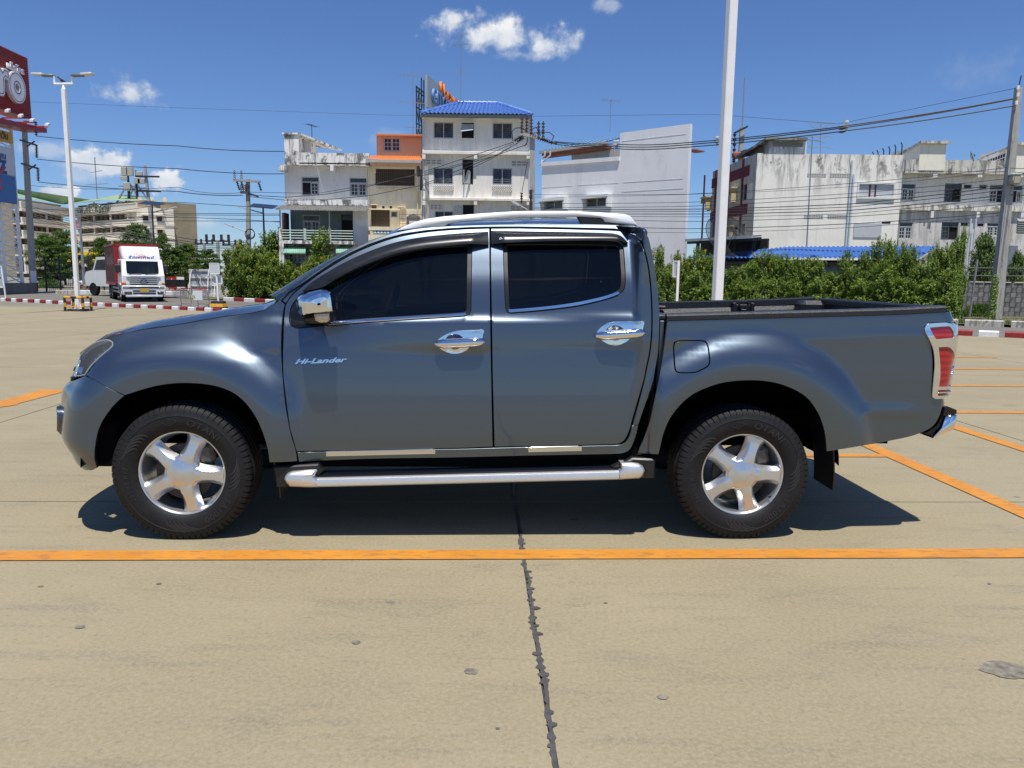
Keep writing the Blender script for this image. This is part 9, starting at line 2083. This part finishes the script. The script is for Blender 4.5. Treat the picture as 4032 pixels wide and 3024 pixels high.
def left_bits():
    q = ground('L2', 58, 1335); Y = q.y; t = thing('notice_board', 'white framed notice board on posts at the foot of the sign lattice', 'notice board', q); a = atY('L2', 44, 1020, Y); w = 1.6; h = a.z-q.z
    mb = MB(); mb.bar((0,0,0),(-.12,0,h),.07,.07); mb.bar((-w,0,0),(-w-.12,0,h),.07,.07); mb.bar((-w-.1,0,h),(-.1,0,h),.07,.07); mb.bar((-w-.05,0,h*.34),(-.05,0,h*.34),.07,.07); mb.build('frame', WPAINT, t); mb = MB(); mb.box(-w,-.12,.0,.03,h*.36,h*.97); p = mb.build('panel', mat('notice_grey', (.42,.45,.46), .5, 0, var=.15), t); mb = MB(); mb.box(-w+.1,-.2,-.006,0,h*.62,h*.66); mb.build('print', DARKST, p)
    q = ground('L2', 1740, 1300); Y = q.y; t = thing('direction_sign', 'red and white left-arrow sign behind the trolleys', 'sign', q); a = atY('L2', 1682, 1122, Y); b = atY('L2', 1790, 1240, Y); o = Vector(q)
    x0, x1, z0, z1 = a.x-o.x, b.x-o.x+.5, b.z-o.z, a.z-o.z; mb = MB(); mb.box(x0, x0+(x1-x0)*.55, 0, .05, z0, z1); p = mb.build('red_panel', REDP, t); mb = MB(); c = (x0+(x1-x0)*.28, (z0+z1)/2); mb.prism([(c[0]-.35,c[1]),(c[0],c[1]+.35),(c[0],c[1]+.12),(c[0]+.35,c[1]+.12),(c[0]+.35,c[1]-.12),(c[0],c[1]-.12),(c[0],c[1]-.35)], -.012, -.002); mb.build('arrow', WPAINT, p); mb = MB(); mb.box(x0+(x1-x0)*.55+.01, x1, 0, .05, z0, z1); mb.build('white_panel', WPAINT, t); mb = MB(); mb.bar((x0+.1,.05,0),(x0+.1,.05,z1),.06,.06); mb.bar((x1-.1,.05,0),(x1-.1,.05,z1),.06,.06); mb.build('legs', GALV, t)
    a = ground('L2', 380, 1275); b = ground('L2', 1120, 1285); d = Vector((b.x-a.x, b.y-a.y)); L = d.length; t = thing('perimeter_railing', 'dark steel railing along the far verge behind the lamp post', 'fence', (a.x, a.y+1.2, G(a.x, a.y)), math.atan2(d.y, d.x)); n = 5
    for i in range(n+1): mb = MB(); mb.cyl((L*i/n,0,0),(L*i/n,0,2.9),.07,n=8); mb.build('post', DARKST, t, 40)
    for z in (.35, 1.5, 2.6): mb = MB(); mb.bar((0,0,z),(L,0,z),.05,.05); mb.build('rail', DARKST, t)
    k = int(L/.16); me = MB().box(-.012,.012,-.012,.012,.1,2.6).mesh('bar', DARKST)
    for i in range(min(k, 140)): obj('bar', me, None, t, (L*(i+.5)/k, .0, 0))
    p0, p1 = atY('L2', 738, 1120, 62), atY('L2', 1045, 1215, 62); zg = G(p0.x, 62); rows = []; r = random.Random(2)
    for i in range(25):
        f = i/24; x = p0.x+(p1.x-p0.x)*f; top = p0.z-.35*abs(math.sin(f*math.pi*2.5)); rows.append([(x, 62+.12*math.sin(f*31+j), zg+.55+(top-zg-.55)*j/5) for j in range(6)])
    mb = MB(); mb.grid(rows); tag(mb.build('tarpaulin', mat('white_tarpaulin', (.62,.63,.66), .6, 0, var=.08), None, 60), 'sagging white tarpaulin sheet hung behind the railing', 'tarpaulin')
    c = atY('L2', 1040, 1232, 56); t = thing('parked_truck', 'white truck cab parked behind the red lorry', 'truck', (c.x+1.1, 56, G(c.x, 56)), rad(150)); W_ = mat('lorry_white', (.74,.74,.73), .3)
    mb = MB(); mb.prism([(-1.3,.7),(2.2,.7),(2.3,1.3),(2.1,1.7),(1.2,1.85),(.75,2.75),(-1.3,2.8)], -1.1, 1.1, .08); mb.build('cab', W_, t, 40)
    for sy in (-1, 1): mb = MB(); mb.prism([(1.05,1.85),(.68,2.55),(-.4,2.6),(-.4,1.85)], sy*1.108, sy*1.05); mb.build('side_window', DGL, t)
    mb = MB(); mb.add([(1.24,-1.0,1.9),(1.24,1.0,1.9),(.82,.95,2.7),(.82,-.95,2.7)], [(0,1,2,3)]); mb.build('windscreen', DGL, t)
    for x in (1.3, -2.8):
        for sy in (-1, 1): mb = MB(); mb.lathe([(.0,-.12),(.25,-.12),(.44,-.14),(.48,-.1),(.48,.1),(.44,.14),(.25,.12),(0,.12)], 'y', 24, (x, sy*.98, .48)); mb.build('wheel', RUBBER, t, 35)
    mb = MB(); mb.box(-6,-1.4,-1.1,1.1,.75,1.25); mb.build('flatbed', DARKST, t)
    q = ground('L2', 850, 1290); t = thing('pole_guard', 'small black and yellow guard cage at the grey pole beyond the road', 'guard', q); guard(t); t.scale = (1,1,1)
    mb = MB(); tp = atY('L2', 800, 480, q.y); mb.cyl((0,0,0),(tp.x-q.x,0,tp.z-q.z),.12,.07,10); mb.build('flag_pole', GALV, t, 40)
    mb = MB(); f = atY('L2', 800, 590, q.y)-Vector(q); mb.box(f.x-.28,f.x+.1,-.05,.0,f.z-.35,f.z+.3); mb.build('flag', mat('faded_flag', (.35,.20,.24), .7, 0, var=.8, scale=3), t)
left_bits()
def apartments():
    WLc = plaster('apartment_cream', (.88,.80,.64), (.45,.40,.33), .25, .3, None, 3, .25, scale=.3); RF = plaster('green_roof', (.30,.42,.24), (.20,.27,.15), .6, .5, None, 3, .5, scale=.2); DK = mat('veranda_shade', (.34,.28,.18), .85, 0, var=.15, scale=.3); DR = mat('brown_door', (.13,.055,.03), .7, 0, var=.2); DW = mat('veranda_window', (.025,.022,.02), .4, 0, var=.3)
    A, Bp, C, D = at_line('L2', 230, 700, 168), at_line('L2', 715, 700, 186), at_line('L2', 1385, 700, 168), at_line('L2', 1755, 700, 173)
    M = Bld('apartment_block', 'far cream apartment block with long balconies and a green hipped roof', Bp, C, 'apartment block')
    zs = [M.q('L2', 1050, y)[1] for y in (905, 872, 828, 745, 690, 612, 565, 480, 412)]
    def wing(root, mat_loc, L, rev=False, doors=16):
        g = bpy.data.objects.new('wing', None); COL.objects.link(g); g.parent = root; g.matrix_local = mat_loc
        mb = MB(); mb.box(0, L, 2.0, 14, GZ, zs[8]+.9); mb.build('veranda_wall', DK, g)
        for (lo, hi) in ((zs[0]-4, zs[1]),(zs[2]-2.0, zs[2]),(zs[3], zs[4]),(zs[5], zs[6]),(zs[7], zs[8])):
            mb = MB(); mb.box(0, L, -.1, .25, lo, hi); p = mb.build('balcony', WLc, g); mb = MB(); mb.box(0, L, -.25, 2.1, lo-.35, lo); mb.box(0, L, -.18, .3, hi, hi+.18); mb.build('slab', WLc, p)
        for fl, (z0, z1) in enumerate(((zs[2], zs[3]),(zs[4], zs[5]),(zs[6], zs[7]))):
            for i in range(doors):
                x = L*(i+.5)/doors; dw = L/doors*.30; mb = MB(); dr = (i+fl) % 2; mb.box(x-dw*.7, x+dw*.7, 1.9, 2.02, z0-.3 if dr else z0, z1-.5); mb.build('door' if dr else 'window', DR if dr else DW, g)
            for i in range(doors//3): x = L*(i+.5)/(doors//3); mb = MB(); mb.box(x-.15, x+.15, -.05, .3, z0-.2, z1); mb.build('pillar', WLc, g)
        return g
    Lm = (Vector(C)-Vector(Bp)).length; wing(M.root, Matrix.Identity(4), Lm, doors=14)
    base = (Matrix.Translation((M.P0.x, M.P0.y, 0))@Matrix.Rotation(M.ang, 4, 'Z')).inverted()
    dA = Vector(Bp)-Vector(A); wing(M.root, base@Matrix.Translation((A[0], A[1], 0))@Matrix.Rotation(math.atan2(dA.y, dA.x), 4, 'Z'), dA.length, doors=9)
    dD = Vector(D)-Vector(C); E_ = Bld('tmp', '', C, D); bpy.data.objects.remove(E_.root); g = bpy.data.objects.new('end_block', None); COL.objects.link(g); g.parent = M.root; g.matrix_local = base@Matrix.Translation((C[0], C[1], 0))@Matrix.Rotation(E_.ang, 4, 'Z'); E_.root = g
    ws = [E_.rect('L2', *r) for r in ((1437,507,1493,557),(1578,515,1632,563),(1462,645,1503,690),(1586,650,1640,700))]; zt = E_.q('L2', 1450, 425)[1]; E_.wall('wall', WLc, 0, dD.length, GZ, zt, 0, 12, ws, rev=.4)
    for h in ws: mb = MB(); mb.box(h[0], h[1], .35, .4, h[2], h[3]); mb.build('window', DW, g); mb = MB(); mb.box(h[0]-.3, h[1]+.3, -.7, 0, h[3], h[3]+.3); mb.build('window_hood', WLc, g)
    for (a, b_) in ((zs[3], zs[3]+.5), (zs[5], zs[5]+.5)): mb = MB(); mb.box(0, dD.length, -.15, 0, a, b_); mb.build('band', WLc, g)
    for x in (1408,1522,1652): p = E_.q('L2', x, 380, 4); mb = MB(); mb.box(p[0]-.35, p[0]+.35, 3.6, 4.3, zt-.1, p[1]+1.2); mb.build('roof_post', WLc, g)
    c = M.rect('L2', 836, 385, 1054, 470, -.6); mb = MB(); pts = [(c[0],c[2]),(c[1],c[2]),(c[1],c[2]+(c[3]-c[2])*.62)]+[((c[0]+c[1])/2+(c[1]-c[0])*.30*math.cos(t), c[2]+(c[3]-c[2])*.62+(c[3]-c[2])*.42*math.sin(t)) for t in np.linspace(0, math.pi, 12)]+[(c[0],c[2]+(c[3]-c[2])*.62)]; mb.prism(pts, -.8, -.2); cr = mb.build('crest', WLc, M.root)
    for body, zz, hh in (('หอพัก', .72, 1.6), ('เฉลิมชัย - ณัฐพงษ์', .30, 1.9)): me = text_mesh(body, hh, .02, 'CENTER', 0, 1.05, .03); me.materials.append(mat('dark_green_text', (.04,.08,.04), .7, 0, var=0)); me.transform(Matrix.Rotation(rad(90), 4, 'X')); obj('lettering', me, None, cr, ((c[0]+c[1])/2, -.85, c[2]+(c[3]-c[2])*zz))
    ze = zs[8]+1.0; zr = ze+3.6; rp = lambda k, x, y, b: (M.q(k, x, y, b)[0], b, M.q(k, x, y, b)[1])
    r0 = M.q('L2', 745, 320, 6); r1 = M.q('L2', 1195, 298, 6); mb = MB(); e = M.q('L2', 1062, 365, -.8); mb.add([(-1,-1,ze),(e[0],-1,ze+.2),(r1[0],6,r1[1]),(0,7,r1[1]-.8)], [(0,1,2,3)]); mb.add([(e[0],-1,ze+.2),(e[0]+14,5,ze-.4),(r1[0],6,r1[1])], [(0,1,2)]); mb.build('roof', RF, M.root)
    la = base@Vector((A[0], A[1], 0)); mb = MB(); n_ = Vector((-dA.y, dA.x)).normalized(); bk = base@Vector((A[0]+n_.x*9, A[1]+n_.y*9, 0)); mb.add([(la.x-2,la.y-1,ze+.4),(-.5,-1.2,ze),(0,7,r1[1]-.8),(bk.x,bk.y,r1[1]+.5)], [(0,1,2,3)]); mb.build('roof', RF, M.root)
    for x in (1108,1212): p = M.q('L2', x, 380, 2); mb = MB(); mb.box(p[0]-.5, p[0]+.5, 1.6, 2.6, zs[8]-.2, ze); mb.build('roof_post', WLc, M.root)
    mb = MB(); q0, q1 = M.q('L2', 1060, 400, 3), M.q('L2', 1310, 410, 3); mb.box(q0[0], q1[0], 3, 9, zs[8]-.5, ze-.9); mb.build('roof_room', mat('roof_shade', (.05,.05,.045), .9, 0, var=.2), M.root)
    def cell(x, y0, y1, panels, lab, Y=176):
        b = atY('L2', x, 405, Y); t_ = atY('L2', x, y0, Y); T = thing('cell_mast', lab, 'cell mast', b); h = t_.z-b.z; mb = MB(); mb.cyl((0,0,0),(0,0,h),.35,.2,8); mb.build('mast', DARKST, T)
        for (px, p0, p1) in panels: p = atY('L2', px, (p0+p1)/2, Y)-b; hh = (p1-p0)/CROP['L2'][2]/FPX*Y; mb = MB(); mb.bbox(p.x-.75, p.x+.75, -.9, -.3, p.z-hh/2, p.z+hh/2, .1); mb.build('antenna_panel', mat('antenna_beige', (.40,.39,.34), .6, 0, var=.08), T)
        for s in (-1, 1): mb = MB(); mb.bar((0,0,h*.62),(s*3.8,0,-1),.3,.3); mb.build('stay', GALV, T)
        for z in (.25,.5): mb = MB(); mb.bar((-2.2,0,h*z),(2.2,0,h*z),.22,.22); mb.build('brace', GALV, T)
    cell(1303, 20, 0, ((1268,25,110),(1318,25,110),(1262,120,155),(1290,180,260)), 'rooftop cell mast with two tall beige antenna panels'); cell(1385, 55, 0, ((1412,70,110),(1395,130,190),(1432,140,190)), 'rooftop cell mast with small radio boxes')
    r_, h, dx = upole('slim far pole with two crossarms right of the cell masts', 'L2', 1455, 5, 120, .5, .35, xb=1500, yb=400)
    for x, y in ((1475,115),(1490,262)): p = atY('L2', x, y, 119.7)-Vector(r_.location); mb = MB(); mb.bar((p.x-1.6,-.3,p.z),(p.x+1.9,-.3,p.z),.25,.25); mb.build('cross_arm', DARKST, r_)
    b = atY('L2', 975, 300, 182); t = thing('aerial_mast', 'rooftop aerial on the green apartment roof', 'antenna', b); mb = MB(); mb.cyl((0,0,-1),(0,0,8.5),.12,n=6); mb.build('pole', GALV, t); mb = MB(); mb.bar((-2.5,0,2.2),(2.6,0,2.6),.12,.12); mb.bar((-1.2,0,5),(1.5,0,5.5),.12,.12); mb.build('aerial', GALV, t)
apartments()
def shop():
    Y = 104; B = Bld('shop', 'low shopfront under a black signboard with yellow numerals', at_line('L2', 590, 950, Y), at_line('L2', 1010, 950, Y), 'shop'); r = B.rect('L2', 592, 905, 1005, 1000)
    BK = mat('signboard_black', (.022,.022,.026), .4, 0, var=.2); mb = MB(); mb.box(r[0], r[1], 0, .5, r[2], r[3]); p = mb.build('signboard', BK, B.root); RD_ = mat('red_trim', (.42,.03,.03), .5, 0, var=.1)
    for (z0, z1) in ((r[3]-.12, r[3]+.25), (r[2]-.35, r[2]+.05)): mb = MB(); mb.box(r[0], r[1], -.08, .5, z0, z1); mb.build('trim', RD_, p)
    x = B.q('L2', 840, 950)[0]; mb = MB(); mb.box(x-.1, x+.1, -.06, 0, r[2], r[3]); mb.build('divider', RD_, p)
    me = text_mesh('777', 2.9, .05, 'LEFT', .2, 1.12, .08); me.materials.append(mat('sign_yellow', (.72,.50,.02), .5, 0, var=0)); me.transform(Matrix.Rotation(rad(90), 4, 'X')); q = B.q('L2', 634, 957); obj('lettering', me, None, p, (q[0], -.1, q[1]))
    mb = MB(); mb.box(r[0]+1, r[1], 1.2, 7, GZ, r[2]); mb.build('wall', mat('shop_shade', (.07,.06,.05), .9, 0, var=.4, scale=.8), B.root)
    for i in range(6): mb = MB(); xx = r[0]+2+(r[1]-r[0]-3)*i/5; mb.box(xx-.15, xx+.15, .6, .9, GZ, r[2]); mb.build('pillar', mat('shop_pillar', (.42,.36,.28), .8, 0, var=.1), B.root)
    c = B.rect('L2', 600, 1006, 1040, 1018, -1.4); mb = MB(); mb.add([(c[0],-2.5,c[2]),(c[1],-2.5,c[2]),(c[1],.2,c[3]+.2),(c[0],.2,c[3]+.2)], [(0,1,2,3)]); mb.build('canopy', mat('canopy_cream', (.55,.50,.38), .7, 0, var=.1), B.root)
shop()
